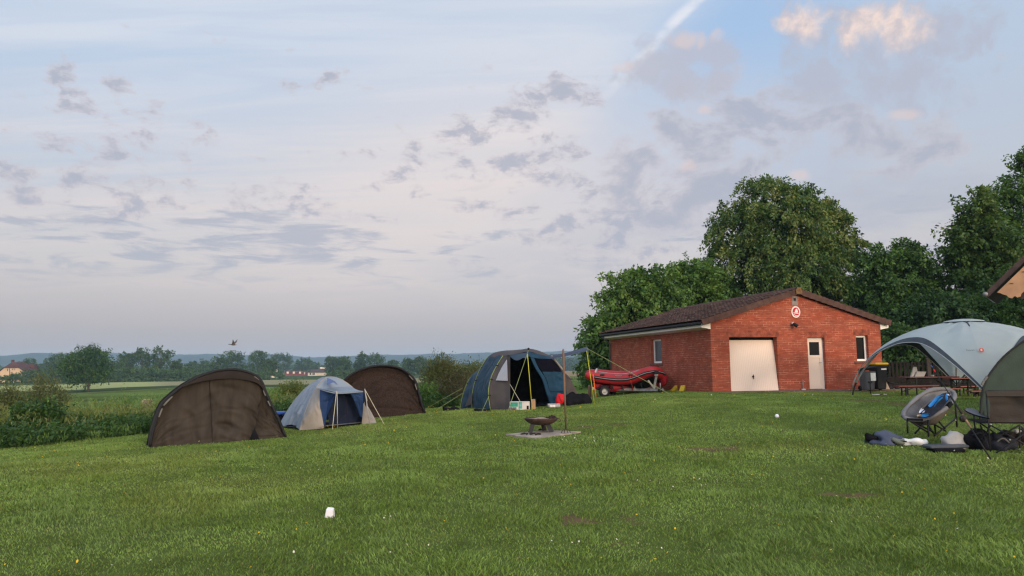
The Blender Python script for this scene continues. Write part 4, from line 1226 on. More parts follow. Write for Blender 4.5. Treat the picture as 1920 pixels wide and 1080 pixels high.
# ------------------------------------------------------------------ fire bowl, slab, fork, cup, ball
def fire_place():
    a, b, c, d = G(948, 817), G(1024, 809), G(1089, 812), G(1004, 825)
    t = [Vector((p.x, p.y, gz(p.x, p.y))) for p in (a, b, c, d)]
    m = MB(); n = 10
    rows = [[t[0].lerp(t[1], u / n).lerp(t[3].lerp(t[2], u / n), v / n) for u in range(n + 1)] for v in range(n + 1)]
    rows = [[p + Vector((0, 0, .03)) for p in r] for r in rows]
    m.grid(rows)
    ring = rows[0] + [r[-1] for r in rows[1:]] + rows[-1][::-1][1:] + [r[0] for r in rows[::-1]][1:-1]
    m.grid([ring, [p - Vector((0, 0, .12)) for p in ring]], True)
    o = m.build('concrete_slab', mat('concrete', (.25, .21, .175), .9, .35, 6, .4, 30), None)
    tag(o, 'thin worn concrete slab set in the grass under the fire bowl', 'slab'); keep(*t)
    cen = G(1015, 813)
    cen = Vector((cen.x, cen.y, gz(cen.x, cen.y) + .03)); Y = cen.y; k = Y / F
    f = thing('fire_bowl', 'rusty steel fire bowl on three flat legs standing on the concrete slab', 'fire bowl', cen)
    rust = mat('rusty_steel', (.032, .023, .020), .85, .4, 9, .4, 40, col2=(.075, .045, .034))
    zt = P(1016, 785, Y).z; Rr = 31 * k
    prof = [(0.001, -.115), (.35, -.11), (.68, -.085), (.90, -.045), (.99, -.01), (1.0, .012), (.97, .018), (.93, -.01), (.62, -.05), (.3, -.075), (.001, -.08)]
    m = MB(); m.lathe((cen.x, cen.y, zt), [(r * Rr, z * Rr / .31) for r, z in prof], 32); m.build('bowl', rust, f, True)
    steel = mat('leg_steel', (.028, .028, .031), .55, .3, 6, .2, 30, metal=.5)
    for px0, px1, py0, py1, dy in ((999, 994, 795, 816, -.18), (1018, 1021, 794, 812, .2), (1027, 1035, 795, 815, -.12)):
        A = P(px0, py0, Y + dy * .7); B = P(px1, py1, Y + dy); B.z = cen.z
        m = MB(); m.bar(A, B, .085, .012, (0, 1, 0)); m.build('leg', steel, f)
    m = MB(); m.ball((cen.x - .02, cen.y, zt - .03), (Rr * .78, Rr * .78, .05), 16, 6, None, .5, 3); m.build('ash', mat('ash', (.22, .17, .14), .95, .45, 14, .5, 40), f, True)
    g = random.Random(3); m = MB()
    for i in range(9):
        p = Vector((cen.x + Rr * g.uniform(.35, .9), cen.y + g.uniform(-.15, .15), zt + g.uniform(.0, .035)))
        m.ball(p, (g.uniform(.02, .05), g.uniform(.02, .04), g.uniform(.015, .035)), 7, 5, None, .6, i)
    m.build('embers', mat('char', (.025, .02, .018), .95, .4, 20), f, True)
    m = MB(); A = Vector((cen.x + Rr * .98, cen.y, zt)); m.tube([A, A + Vector((.05, 0, -.01)), A + Vector((.06, 0, -.05)), A + Vector((.03, 0, -.06))], .008, 6); m.build('handle', rust, f, True)
    # cold coals on the slab
    m = MB()
    for px, py in ((983, 817), (988, 818), (996, 818), (1001, 817), (1010, 818), (1013, 810), (980, 818), (1005, 819)):
        q = G(px, py); m.ball((q.x, q.y, q.z + .045), (g.uniform(.02, .05), .03, .018), 8, 5, None, .5, px)
    o = m.build('coals', MATS['char'], None, True); kind(o, 'stuff')
    # fork
    q = G(1061, 815); q = Vector((q.x, q.y, gz(q.x, q.y))); k = q.y / F
    t = thing('garden_fork', 'tall rusty garden fork with a wooden handle stuck upright beside the fire bowl', 'garden fork', q)
    wood = mat('fork_wood', (.17, .10, .07), .7, .2, 5, .2, 20, stretch=(1, 1, .1))
    T = P(1056, 654, q.y); Bm = P(1060.5, 786, q.y)
    m = MB(); pts = [T, T + (Bm - T) * .03, T + (Bm - T) * .06, T + (Bm - T) * .55, Bm]
    m.tube(pts, [.013, .021, .022, .021, .016], 8); m.build('handle', wood, t, True)
    St = P(1061, 805, q.y)
    m = MB(); m.tube([Bm + Vector((0, 0, .04)), St], [.02, .012], 8); m.build('socket', rust, t, True)
    for i, ox in enumerate((-.09, -.03, .035, .09)):
        tp = St + Vector((ox, 0, -.045 - .02 * abs(ox) * 10)); e = Vector((St.x + ox, St.y, gz(St.x, St.y) - .05))
        m = MB(); m.tube([St + Vector((0, 0, .01)), St + Vector((ox * .7, 0, -.015)), tp, e], [.009, .008, .007, .004], 6); m.build('tine', rust, t, True)
    # white cup, upside down, and white ball
    q = G(618, 970); s = q.y / F
    m = MB(); c = Vector((q.x, q.y, gz(q.x, q.y)))
    Mx = Matrix.Rotation(R(6), 3, 'Y') @ Matrix.Rotation(R(12), 3, 'X')
    def sq(a): return [Vector((a * sx, a * sy, 0)) for sx, sy in ((-1, -.8), (-.8, -1), (.8, -1), (1, -.8), (1, .8), (.8, 1), (-.8, 1), (-1, .8))]
    rows = []
    for a, z in ((.001, .093), (.030, .093), (.034, .089), (.043, .012), (.046, .010), (.046, .002), (.040, .002), (.032, .08), (.001, .08)):
        rows.append([Mx @ (p + Vector((0, 0, z))) + c for p in sq(a)])
    m.grid(rows, True)
    o = m.build('cup', mat('white_plastic', (.70, .70, .74), .5, .05, 6), None, False); tag(o, 'white square plastic cup upside down on the near lawn', 'cup')
    q = G(1457, 784)
    m = MB(); m.ball((q.x, q.y, gz(q.x, q.y) + .04), .042, 14, 10); o = m.build('ball', MATS['white_plastic'], None, True); tag(o, 'small white ball lying on the lawn in front of the garage door', 'ball')
fire_place()
# ------------------------------------------------------------------ brick building
def brick_material():
    m, nt, b = _nodes('brick'); N, L = nt.nodes, nt.links
    uv = N.new('ShaderNodeTexCoord')
    # slightly wandering courses
    nz = N.new('ShaderNodeTexNoise'); nz.inputs['Scale'].default_value = .9; nz.inputs['Detail'].default_value = 3
    L.new(uv.outputs['UV'], nz.inputs['Vector'])
    vm = N.new('ShaderNodeVectorMath'); vm.operation = 'MULTIPLY_ADD'
    L.new(nz.outputs['Color'], vm.inputs[0]); vm.inputs[1].default_value = (.0, .015, 0); L.new(uv.outputs['UV'], vm.inputs[2])
    bt = N.new('ShaderNodeTexBrick'); L.new(vm.outputs[0], bt.inputs['Vector'])
    bt.inputs['Scale'].default_value = 1; bt.inputs['Brick Width'].default_value = .25; bt.inputs['Row Height'].default_value = .0833
    bt.inputs['Mortar Size'].default_value = .0080; bt.inputs['Mortar Smooth'].default_value = .2; bt.inputs['Bias'].default_value = -.1
    bt.inputs['Color1'].default_value = (.315, .074, .037, 1); bt.inputs['Color2'].default_value = (.245, .053, .028, 1)
    # mortar: pale where freshly pointed, dark elsewhere
    n2 = N.new('ShaderNodeTexNoise'); n2.inputs['Scale'].default_value = 3.0; n2.inputs['Detail'].default_value = 3
    mp = N.new('ShaderNodeMapping'); mp.inputs['Scale'].default_value = (1.0, 1.7, 1); L.new(uv.outputs['UV'], mp.inputs[0]); L.new(mp.outputs[0], n2.inputs['Vector'])
    cr = N.new('ShaderNodeMapRange'); cr.inputs[1].default_value = .42; cr.inputs[2].default_value = .62; L.new(n2.outputs['Fac'], cr.inputs[0])
    mm = N.new('ShaderNodeMix'); mm.data_type = 'RGBA'; mm.inputs['A'].default_value = (.20, .062, .040, 1); mm.inputs['B'].default_value = (.42, .20, .135, 1)
    L.new(cr.outputs[0], mm.inputs['Factor']); L.new(mm.outputs['Result'], bt.inputs['Mortar'])
    # patches of darker and greener weathering
    n3 = N.new('ShaderNodeTexNoise'); n3.inputs['Scale'].default_value = 1.1; n3.inputs['Detail'].default_value = 6; L.new(uv.outputs['UV'], n3.inputs['Vector'])
    c3 = N.new('ShaderNodeMapRange'); c3.inputs[1].default_value = .35; c3.inputs[2].default_value = .7; c3.inputs[3].default_value = .86; c3.inputs[4].default_value = 1.12; L.new(n3.outputs['Fac'], c3.inputs[0])
    n4 = N.new('ShaderNodeTexNoise'); n4.inputs['Scale'].default_value = 7; n4.inputs['Detail'].default_value = 2; L.new(uv.outputs['UV'], n4.inputs['Vector'])
    c4 = N.new('ShaderNodeMapRange'); c4.inputs[1].default_value = .6; c4.inputs[2].default_value = .72; c4.inputs[3].default_value = 0; c4.inputs[4].default_value = .45; L.new(n4.outputs['Fac'], c4.inputs[0])
    sc = N.new('ShaderNodeVectorMath'); sc.operation = 'SCALE'; L.new(bt.outputs['Color'], sc.inputs[0]); L.new(c3.outputs[0], sc.inputs['Scale'])
    mg = N.new('ShaderNodeMix'); mg.data_type = 'RGBA'; L.new(c4.outputs[0], mg.inputs['Factor']); L.new(sc.outputs[0], mg.inputs['A']); mg.inputs['B'].default_value = (.13, .045, .028, 1)
    L.new(mg.outputs['Result'], b.inputs['Base Color'])
    b.inputs['Roughness'].default_value = .9; b.inputs['Specular IOR Level'].default_value = .2
    bp = N.new('ShaderNodeBump'); bp.inputs['Strength'].default_value = .5; bp.inputs['Distance'].default_value = .012; bp.invert = True
    L.new(bt.outputs['Fac'], bp.inputs['Height']); L.new(bp.outputs[0], b.inputs['Normal'])
    return m

M_BRICK = brick_material()
M_CREAM = mat('cream_paint', (.68, .545, .45), .55, .015, 1.5, .05, 8)
M_WHITE = mat('white_frame', (.72, .68, .63), .5, .05, 4)
def tile_material():
    m, nt, b = _nodes('roof_tile'); N, L = nt.nodes, nt.links
    tc = N.new('ShaderNodeTexCoord'); bt = N.new('ShaderNodeTexBrick'); L.new(tc.outputs['UV'], bt.inputs['Vector'])
    bt.offset = .5; bt.inputs['Scale'].default_value = 1; bt.inputs['Brick Width'].default_value = .30; bt.inputs['Row Height'].default_value = 1
    bt.inputs['Mortar Size'].default_value = .012; bt.inputs['Mortar'].default_value = (.030, .020, .018, 1)
    bt.inputs['Color1'].default_value = (.110, .066, .052, 1); bt.inputs['Color2'].default_value = (.052, .028, .023, 1)
    n1 = N.new('ShaderNodeTexNoise'); n1.inputs['Scale'].default_value = 9; n1.inputs['Detail'].default_value = 5; L.new(tc.outputs['Object'], n1.inputs['Vector'])
    mr = N.new('ShaderNodeMapRange'); mr.inputs[1].default_value = .62; mr.inputs[2].default_value = .70; L.new(n1.outputs['Fac'], mr.inputs[0])
    mx = N.new('ShaderNodeMix'); mx.data_type = 'RGBA'; L.new(mr.outputs[0], mx.inputs['Factor']); L.new(bt.outputs['Color'], mx.inputs['A']); mx.inputs['B'].default_value = (.17, .135, .11, 1)
    n2 = N.new('ShaderNodeTexNoise'); n2.inputs['Scale'].default_value = .8; n2.inputs['Detail'].default_value = 4; L.new(tc.outputs['Object'], n2.inputs['Vector'])
    m2 = N.new('ShaderNodeMapRange'); m2.inputs[1].default_value = .3; m2.inputs[2].default_value = .7; m2.inputs[3].default_value = .8; m2.inputs[4].default_value = 1.2; L.new(n2.outputs['Fac'], m2.inputs[0])
    sc = N.new('ShaderNodeVectorMath'); sc.operation = 'SCALE'; L.new(mx.outputs['Result'], sc.inputs[0]); L.new(m2.outputs[0], sc.inputs['Scale'])
    L.new(sc.outputs[0], b.inputs['Base Color']); b.inputs['Roughness'].default_value = .85; b.inputs['Specular IOR Level'].default_value = .25
    return m
M_TILE = tile_material()
M_TILE2 = mat('verge_tile', (.070, .038, .030), .8, .25, 4, .2, 20)
M_GLASS = mat('dark_glass', (.006, .007, .008), .1, .1, 2, spec=.08)
M_PAVE = mat('paving', (.12, .085, .07), .9, .3, 4, .4, 20)

def garage():
    A = P(1336.5, 737, 27.0); B = P(1657, 727, 28.7)
    ex = Vector((B.x - A.x, B.y - A.y, 0)); Wd = ex.length; e = ex / Wd; d = Vector((-e.y, e.x, 0)); n = -d
    z0 = (A.z + B.z) / 2; Ln = 9.8
    O = Vector((A.x, A.y, z0))
    def front(px, py, off=0.0):
        r = ray(px, py); k = (O + n * off - CAM).dot(n) / r.dot(n); q = CAM + r * k - O
        return q.dot(e), q.z
    def side(px, py):
        r = ray(px, py); k = (O - CAM).dot(e) / r.dot(e); q = CAM + r * k - O
        return q.dot(d), q.z
    def W3(u, z, off=0.0): return O + e * u + Vector((0, 0, z)) + n * off
    def S3(v, z, off=0.0): return O + d * v + Vector((0, 0, z)) - e * off
    t = thing('brick_garage', 'low red brick clubhouse garage with brown tiled gable roof and cream up and over door', 'building', O)
    # roof line (underside of tiles at the wall plane)
    _, zr = front(1491, 552); zl = 2.46; uR = Wd / 2 - .02
    ov = .42
    def roofz(u): return zl + (zr - zl) * (1 - abs(u - uR) / uR)
    door = (front(1367, 632), front(1461.5, 735.5)); door = (door[0][0], door[1][0], 0.0, door[0][1])
    pd = (front(1513.5, 633)[0], front(1546, 633)[0], 0.02, front(1513.5, 633)[1])
    wn = (front(1604.5, 628.5)[0], front(1627, 628)[0], front(1607, 677)[1], front(1604.5, 628.5)[1])
    sw = (side(1239.5, 640)[0], side(1220, 640)[0], side(1230, 681)[1], side(1230, 636)[1])
    m = MB(); m.uv = []
    def addq(ps, uvs): m.add(ps, [tuple(range(len(ps)))]); m.uv.extend(uvs)
    ops = [door, pd, wn]
    br = sorted([0, Wd, uR] + [o[0] for o in ops] + [o[1] for o in ops])
    for a, b in zip(br, br[1:]):
        segs = [(-.35, None)]
        op = [o for o in ops if o[0] - 1e-6 <= a and b <= o[1] + 1e-6]
        if op:
            o = op[0]; rng = [(-.35, o[2]), (o[3], None)]
        else: rng = [(-.35, None)]
        for lo, hi in rng:
            za, zb = (roofz(a), roofz(b)) if hi is None else (hi, hi)
            addq([W3(a, lo), W3(b, lo), W3(b, zb), W3(a, za)], [(a, lo), (b, lo), (b, zb), (a, za)])
    T = .32
    for o in ops:   # reveals
        a, b, lo, hi = o
        addq([W3(a, lo), W3(a, hi), W3(a, hi, -T), W3(a, lo, -T)], [(a, lo), (a, hi), (a + T, hi), (a + T, lo)])
        addq([W3(b, lo), W3(b, lo, -T), W3(b, hi, -T), W3(b, hi)], [(b, lo), (b + T, lo), (b + T, hi), (b, hi)])
        addq([W3(a, hi), W3(b, hi), W3(b, hi, -T), W3(a, hi, -T)], [(a, hi), (b, hi), (b, hi + T), (a, hi + T)])
        if o is wn: addq([W3(a, lo), W3(a, lo, -T), W3(b, lo, -T), W3(b, lo)], [(a, lo), (a, lo + T), (b, lo + T), (b, lo)])
    a, b, lo, hi = sw
    for v0, v1, l, h in ((0, a, -.35, zl), (a, b, -.35, lo), (a, b, hi, zl), (b, Ln, -.35, zl)):
        addq([S3(v0, l), S3(v0, h), S3(v1, h), S3(v1, l)], [(-v0 + .11, l), (-v0 + .11, h), (-v1 + .11, h), (-v1 + .11, l)])
    for v in (a, b): addq([S3(v, lo), S3(v, hi), S3(v, hi, -T), S3(v, lo, -T)], [(v, lo), (v, hi), (v + T, hi), (v + T, lo)])
    addq([S3(a, hi), S3(b, hi), S3(b, hi, -T), S3(a, hi, -T)], [(a, hi), (b, hi), (b, hi + T), (a, hi + T)])
    addq([S3(a, lo), S3(b, lo), S3(b, lo, -T), S3(a, lo, -T)], [(a, lo), (b, lo), (b, lo + T), (a, lo + T)])
    # right wall and back gable
    rr = [O + e * Wd + d * v + Vector((0, 0, z)) for v, z in ((0, -.35), (Ln, -.35), (Ln, zl), (0, zl))]
    addq(rr, [(0, -.35), (Ln, -.35), (Ln, zl), (0, zl)])
    bk = [O + d * Ln + e * u + Vector((0, 0, z)) for u, z in ((0, -.35), (0, zl), (uR, zr), (Wd, zl), (Wd, -.35))]
    addq(bk, [(0, -.35), (0, zl), (uR, zr), (Wd, zl), (Wd, -.35)])
    m.build('wall', M_BRICK, t)
    # dark inside
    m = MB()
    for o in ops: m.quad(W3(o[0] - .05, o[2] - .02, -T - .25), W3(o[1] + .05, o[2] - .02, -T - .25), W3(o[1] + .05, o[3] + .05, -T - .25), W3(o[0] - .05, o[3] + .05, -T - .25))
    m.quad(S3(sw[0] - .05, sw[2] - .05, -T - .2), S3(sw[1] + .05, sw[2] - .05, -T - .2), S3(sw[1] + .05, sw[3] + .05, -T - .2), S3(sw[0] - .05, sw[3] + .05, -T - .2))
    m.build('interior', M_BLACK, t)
    # roof: courses of wavy tiles
    sl = (zr - zl) / uR
    nrm = Vector((0, 0, 1))
    def roof_side(sgn):
        run = uR + ov; zt = zr + .17
        up = (e * (-sgn) + Vector((0, 0, -sl))).normalized() if sgn > 0 else (e + Vector((0, 0, -sl))).normalized()
        nm = (e * (-sl if sgn > 0 else sl) + Vector((0, 0, 1))).normalized()
        slope_len = run * math.sqrt(1 + sl * sl); nc = 14; c = slope_len / nc
        start = O + e * uR + Vector((0, 0, zt))
        v0, v1 = -.16, Ln + .3; nv = 170
        rows = []; uvs = []
        for k in range(nc):
            for s, h in ((k * c, .008), ((k + .985) * c, .060)):
                row = []
                for j in range(nv * 2 + 1):
                    v = v0 + (v1 - v0) * j / (nv * 2)
                    wv = .016 * math.cos(2 * PI * (v / .15)) if 0 else .018 * math.cos(PI * j)
                    row.append(start + up * s + d * v + nm * (h + wv + .006 * math.sin(k * 12.3 + j * .7)))
                rows.append(row); uvs += [(v0 + (v1 - v0) * j / (nv * 2), k + (.02 if s < (k + .5) * c else .98)) for j in range(nv * 2 + 1)]
        return rows, up, nm, start, slope_len, uvs
    m = MB(); info = []; m.uv = []
    for sgn in (1, -1):
        rows, up, nm, st, sln, uvs = roof_side(sgn); m.grid(rows); m.uv += uvs; info.append((up, nm, st, sln))
    rf = m.build('roof', M_TILE, t)
    # deck under the tiles so that nothing shows through
    m = MB()
    for up, nm, st, sln in info:
        q = [st + d * -.12 - nm * .03, st + up * (sln - .02) + d * -.12 - nm * .03, st + up * (sln - .02) + d * (Ln + .28) - nm * .03, st + d * (Ln + .28) - nm * .03]
        m.prism(q, -nm * .04)
    m.build('roof_deck', MATS['bark'] if 0 else M_TILE2, rf)
    # verge tiles, seen as thick dark edge
    for (up, nm, st, sln) in info:
        m = MB(); k = 16
        for i in range(k):
            a = st + up * (sln * i / k) + d * -.15 + nm * .03; b2 = st + up * (sln * (i + .985) / k) + d * -.15 + nm * .05
            q = [a, b2, b2 - nm * .21, a - nm * .21]
            m.prism(q, d * -.035)
        m.build('verge', M_TILE2, rf)
    # ridge
    m = MB(); k = 28
    for i in range(k):
        v0 = -.2 + (Ln + .5) * i / k; v1 = v0 + (Ln + .5) / k * 1.04
        r0, r1 = .125, .14
        rowsA = [[O + e * (uR + r0 * 1.3 * math.cos(a)) + d * v0 + Vector((0, 0, zr + .13 + r0 * math.sin(a))) for a in [PI * j / 8 for j in range(9)]],
                 [O + e * (uR + r1 * 1.3 * math.cos(a)) + d * v1 + Vector((0, 0, zr + .13 + r1 * math.sin(a))) for a in [PI * j / 8 for j in range(9)]]]
        m.grid(rowsA)
    m.build('ridge', M_TILE2, rf)
    m = MB(); m.prism([O + e * (uR + x) + d * -.2 + Vector((0, 0, zr + z)) for x, z in ((-.12, .0), (.12, .0), (.13, .14), (.06, .24), (-.06, .24), (-.13, .14))], d * -.03)
    m.build('ridge_end', mat('lichen_tile', (.10, .055, .035), .9, .4, 12, .3, 30, col2=(.19, .115, .035)), rf)
    # eaves: white boxed soffit both sides, gutter and downpipe on the left
    ze = zl - sl * ov
    for sgn, nmx in ((1, 'l'), (-1, 'r')):
        u0 = 0 if sgn > 0 else Wd
        m = MB()
        uo = u0 - sgn * (ov - .06)
        pts = [(u0 - sgn * .003, zl + .02), (uo, ze + .10), (uo, ze - .05), (u0 - sgn * .003, zl - .24)]
        m.prism([O + e * u + d * -.02 + Vector((0, 0, z)) for u, z in pts], d * (Ln + .1))
        m.build('fascia', M_WHITE, t)
    m = MB(); gu = -(ov + .03)
    m.tube([O + e * gu + d * v + Vector((0, 0, ze + .085)) for v in (-.1, Ln * .5, Ln + .2)], .055, 8); m.build('gutter', M_RIM, t, True)
    m = MB(); x = O + d * (Ln - .12)
    m.tube([x + e * gu + Vector((0, 0, ze + .03)), x + e * -.30 + Vector((0, 0, ze - .12)), x + e * -.07 + Vector((0, 0, ze - .32)), x + e * -.07 + Vector((0, 0, -.1))], .04, 8); m.build('downpipe', mat('pipe_grey', (.10, .09, .085), .6, .1, 5), t, True)
    # garage door, tilted a little: head set back, foot flush
    g = MB(); a, b, lo, hi = door; nb = 26
    rows = []
    for z, off in ((lo + .015, -.02), (lo + (hi - lo) * .5, -.14), (hi - .02, -.26)):
        row = []
        for i in range(nb * 4 + 1):
            u = a + .02 + (b - a - .035) * i / (nb * 4); gr = -.004 if i % 4 in (3,) else 0
            row.append(W3(u, z, off + gr))
        rows.append(row)
    g.grid(rows)
    g.quad(W3(a + .02, lo + .015, -.02), W3(b - .015, lo + .015, -.02), W3(b - .015, lo + .015, -.06), W3(a + .02, lo + .015, -.06))
    gd = g.build('garage_door', M_CREAM, t)
    m = MB(); um, zm = front(1414, 706); p = W3(um, zm, -.02 - (zm / hi) * .24); m.tube([p - n * .03, p + n * .05], .03, 10); m.bar(p + n * .05 + Vector((0, 0, .07)), p + n * .05 - Vector((0, 0, .09)), .025, .02); m.build('handle', M_RIM, gd)
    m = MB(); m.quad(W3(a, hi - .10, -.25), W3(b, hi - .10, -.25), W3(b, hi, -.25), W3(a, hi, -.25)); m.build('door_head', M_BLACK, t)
    # side door
    a, b, lo, hi = pd; off = -.14
    m = MB(); fw = .07
    def rail(u0, u1, z0_, z1_, o=off, th=.05): m.prism([W3(u0, z0_, o), W3(u1, z0_, o), W3(u1, z1_, o), W3(u0, z1_, o)], -n * th)
    rail(a, a + fw, lo, hi); rail(b - fw, b, lo, hi); rail(a + fw, b - fw, hi - fw, hi)
    fr = m.build('door_frame', M_WHITE, t)
    m = MB(); zg = front(1515, 666)[1]
    def lr(u0, u1, z0_, z1_, o, th=.04): m.prism([W3(u0, z0_, o), W3(u1, z0_, o), W3(u1, z1_, o), W3(u0, z1_, o)], -n * th)
    a2, b2 = a + fw + .003, b - fw - .003
    lr(a2, b2, lo + .02, lo + .16, off + .01); lr(a2, b2, zg - .10, zg, off + .01); lr(a2, b2, hi - fw - .09, hi - fw - .003, off + .01)
    lr(a2, a2 + .08, lo + .16, zg - .10, off + .01); lr(b2 - .08, b2, lo + .16, zg - .10, off + .01); lr(a2, a2 + .08, zg, hi - fw - .09, off + .01); lr(b2 - .08, b2, zg, hi - fw - .09, off + .01)
    lr(a2 + .08, b2 - .08, lo + .16, zg - .10, off - .008, .02)
    dr = m.build('door', M_CREAM, t)
    m = MB(); m.quad(W3(a2 + .08, zg, off - .02), W3(b2 - .08, zg, off - .02), W3(b2 - .08, hi - fw - .09, off - .02), W3(a2 + .08, hi - fw - .09, off - .02)); m.build('pane', M_GLASS, dr)
    m = MB(); p = W3(b2 - .04, 1.0, off + .012); m.tube([p, p + n * .05, p + n * .05 - e * .11], .011, 6); m.build('handle', M_POLEGREY, dr, True)
    m = MB(); m.prism([W3(a, -.1, .03), W3(b, -.1, .03), W3(b, lo + .005, .03), W3(a, lo + .005, .03)], -n * .34); m.build('door_step', mat('step_stone', (.2, .16, .14), .9, .3, 8), t)
    # front window
    def window(f3, a, b, lo, hi, sill_drop, glass, deep=-.13):
        nn = n if f3 is W3 else -e
        m = MB(); w = .075
        def r_(u0, u1, z0_, z1_): m.prism([f3(u0, z0_, deep), f3(u1, z0_, deep), f3(u1, z1_, deep), f3(u0, z1_, deep)], -nn * .06)
        r_(a, a + w, lo, hi); r_(b - w, b, lo, hi); r_(a + w, b - w, lo, lo + w); r_(a + w, b - w, hi - w, hi)
        wo = m.build('window', M_WHITE, t)
        m = MB(); m.quad(f3(a + w, lo + w, deep - .03), f3(b - w, lo + w, deep - .03), f3(b - w, hi - w, deep - .03), f3(a + w, hi - w, deep - .03)); m.build('pane', glass, wo)
        m = MB(); m.prism([f3(a - .12, lo - .10, .05), f3(b + .06, lo - .10, .05), f3(b + .06, lo - .012, .03), f3(a - .12, lo - .012, .03)], -nn * .17); m.build('sill', MATS['step_brick'], wo)
    mat('step_brick', (.12, .05, .04), .9, .3, 8, .3, 20)
    window(W3, *wn, 0, M_GLASS)
    window(S3, *sw, 0, mat('grey_glass', (.085, .09, .095), .15, .15, 2, spec=.2))
    # brick lintels (soldier courses) slightly proud
    for a, b, lo, hi in ops:
        m = MB()
        k = max(3, int((b - a + .2) / .083))
        for i in range(k):
            u0 = a - .1 + (b - a + .2) * i / k; u1 = u0 + (b - a + .2) / k - .010
            m.prism([W3(u0, hi + .004, .004), W3(u1, hi + .004, .004), W3(u1, hi + .23, .004), W3(u0, hi + .23, .004)], -n * .02)
        m.build('lintel', mat('lintel_brick', (.21, .058, .034), .9, .45, 5, .2, 20), t)
    # vent under the ridge
    u, z = front(1490, 564); m = MB(); m.prism([W3(u - .12, z - .17, .006), W3(u + .12, z - .17, .006), W3(u + .12, z + .17, .006), W3(u - .12, z + .17, .006)], -n * .05)
    vt = m.build('vent', mat('vent_grey', (.20, .165, .15), .8, .2, 6), t)
    m = MB(); m.prism([W3(u - .045, z, .016), W3(u + .045, z, .016), W3(u + .045, z + .10, .016), W3(u - .045, z + .10, .016)], -n * .012); m.build('vent_slot', M_RIM, vt)
    # paved apron
    m = MB(); q = [W3(-.2, 0, .02), W3(Wd + 2.6, 0, .02), W3(Wd + 2.4, 0, .95), W3(Wd * .5, 0, .8), W3(.2, 0, .55)]
    q = [Vector((p.x, p.y, max(gz(p.x, p.y), 0) + .035)) for p in q]
    m.prism([p - Vector((0, 0, .12)) for p in q], Vector((0, 0, .12))); o = m.build('paving', M_PAVE); kind(o, 'structure')
    keep(*q)
    keep(O, O + e * Wd, O + e * Wd + d * Ln, O + d * Ln)

    # --- things fixed to the wall
    u, z = front(1491.5, 585); c = W3(u, z, .0); k = 27.8 / F
    s = thing('round_sign', 'oval red and white emblem plate with a white boat under the gable ridge', 'sign', c)
    M = Matrix((e, Vector((0, 0, 1)), n)).transposed()
    def disc(rx, ry, o0, o1, cx=0, cy=0): return [c + M @ Vector((cx + rx * math.cos(a), cy + ry * math.sin(a), o0)) for a in [2 * PI * i / 32 for i in range(32)]]
    m = MB(); m.prism(disc(.185, .215, .004, 0), n * .02); m.build('plate', mat('sign_white', (.66, .56, .52), .5, .05, 5), s)
    m = MB(); m.prism(disc(.135, .165, .026, 0), n * .004); m.build('red_field', mat('sign_red', (.40, .012, .03), .5, .08, 5), s)
    m = MB()
    def poly(pts, o0=.031): m.prism([c + M @ Vector((x, y, o0)) for x, y in pts], n * .004)
    poly([(-.125, -.02), (.125, -.035), (.10, -.055), (.12, -.06), (.0, -.06), (-.10, -.05)])
    poly([(-.055, -.015), (-.04, .03), (-.06, .04), (-.02, .05), (-.01, .10), (.035, .12), (.06, .10), (.07, .05), (.085, -.01), (.05, -.02)])
    poly([(-.12, -.075), (-.03, -.085), (-.05, -.10), (-.10, -.10)])
    poly([(-.07, -.12), (.08, -.12), (.06, -.14), (-.05, -.14)])
    m.build('boat_emblem', MATS['sign_white'], s)
    u, z = front(1486, 608); c2 = W3(u, z, 0)
    s = thing('wall_lamp', 'small black and white floodlight on the gable below the round emblem', 'lamp', c2)
    m = MB(); m.tube([c2, c2 + n * .05], .05, 10); m.tube([c2 + n * .04, c2 + n * .14 - Vector((0, 0, .04))], .015, 6); m.build('bracket', M_RIM, s, True)
    p = c2 + n * .16 - Vector((0, 0, .03)); dd = (n * .6 + e * .5 - Vector((0, 0, .6))).normalized()
    m = MB(); m.tube([p - dd * .09, p - dd * .05, p + dd * .07, p + dd * .09], [.03, .06, .065, .075], 12); m.build('head', M_RIM, s, True)
    p3 = c2 + n * .07 - e * .04 + Vector((0, 0, .03)); m = MB(); m.rbox(p3, (.07, .06, .09), M, .012); m.build('sensor', MATS['sign_white'], s)
    u, z = front(1503.5, 727); c3 = W3(u, z, 0); c3 = Vector((c3.x, c3.y, c3.z)); b = c3 + n * .08; b.z = z0 - .02
    s = thing('standpipe', 'short grey standpipe on the paving between the cream door and the garage door', 'standpipe', b)
    m = MB(); m.tube([b, b + Vector((0, 0, .30)), b + Vector((0, 0, .36)) + n * .03, b + Vector((0, 0, .33)) + n * .08], .022, 8); m.build('pipe', mat('galv', (.36, .34, .32), .5, .2, 8, metal=.4), s, True)
    m = MB(); m.rbox(b + Vector((0, 0, .04)), (.16, .12, .08), b=.02); m.build('foot', MATS['galv'], s)
    # yellow chocks
    for i, (px, py, lab) in enumerate(((1268.5, 731.5, 'left yellow plastic wheel chock at the foot of the brick side wall'), (1286, 731, 'right yellow plastic wheel chock at the foot of the brick side wall, tilted'))):
        v, z = side(px, py); b = O + d * v - e * .14; b.z = gz(b.x, b.y) - .01
        s = thing('wheel_chock', lab, 'wheel chock', b, 'yellow wheel chocks'); Mx = Matrix.Rotation(R(20 + 35 * i), 3, 'Z')
        yl = mat('yellow_plastic', (.52, .36, .03), .5, .12, 6)
        m = MB(); prof = [(-.2, 0), (.2, 0), (.2, .24), (.12, .22), (.02, .12), (-.1, .04)] if i == 0 else [(-.2, 0), (.19, 0), (.2, .24), (.05, .23), (-.05, .1)]
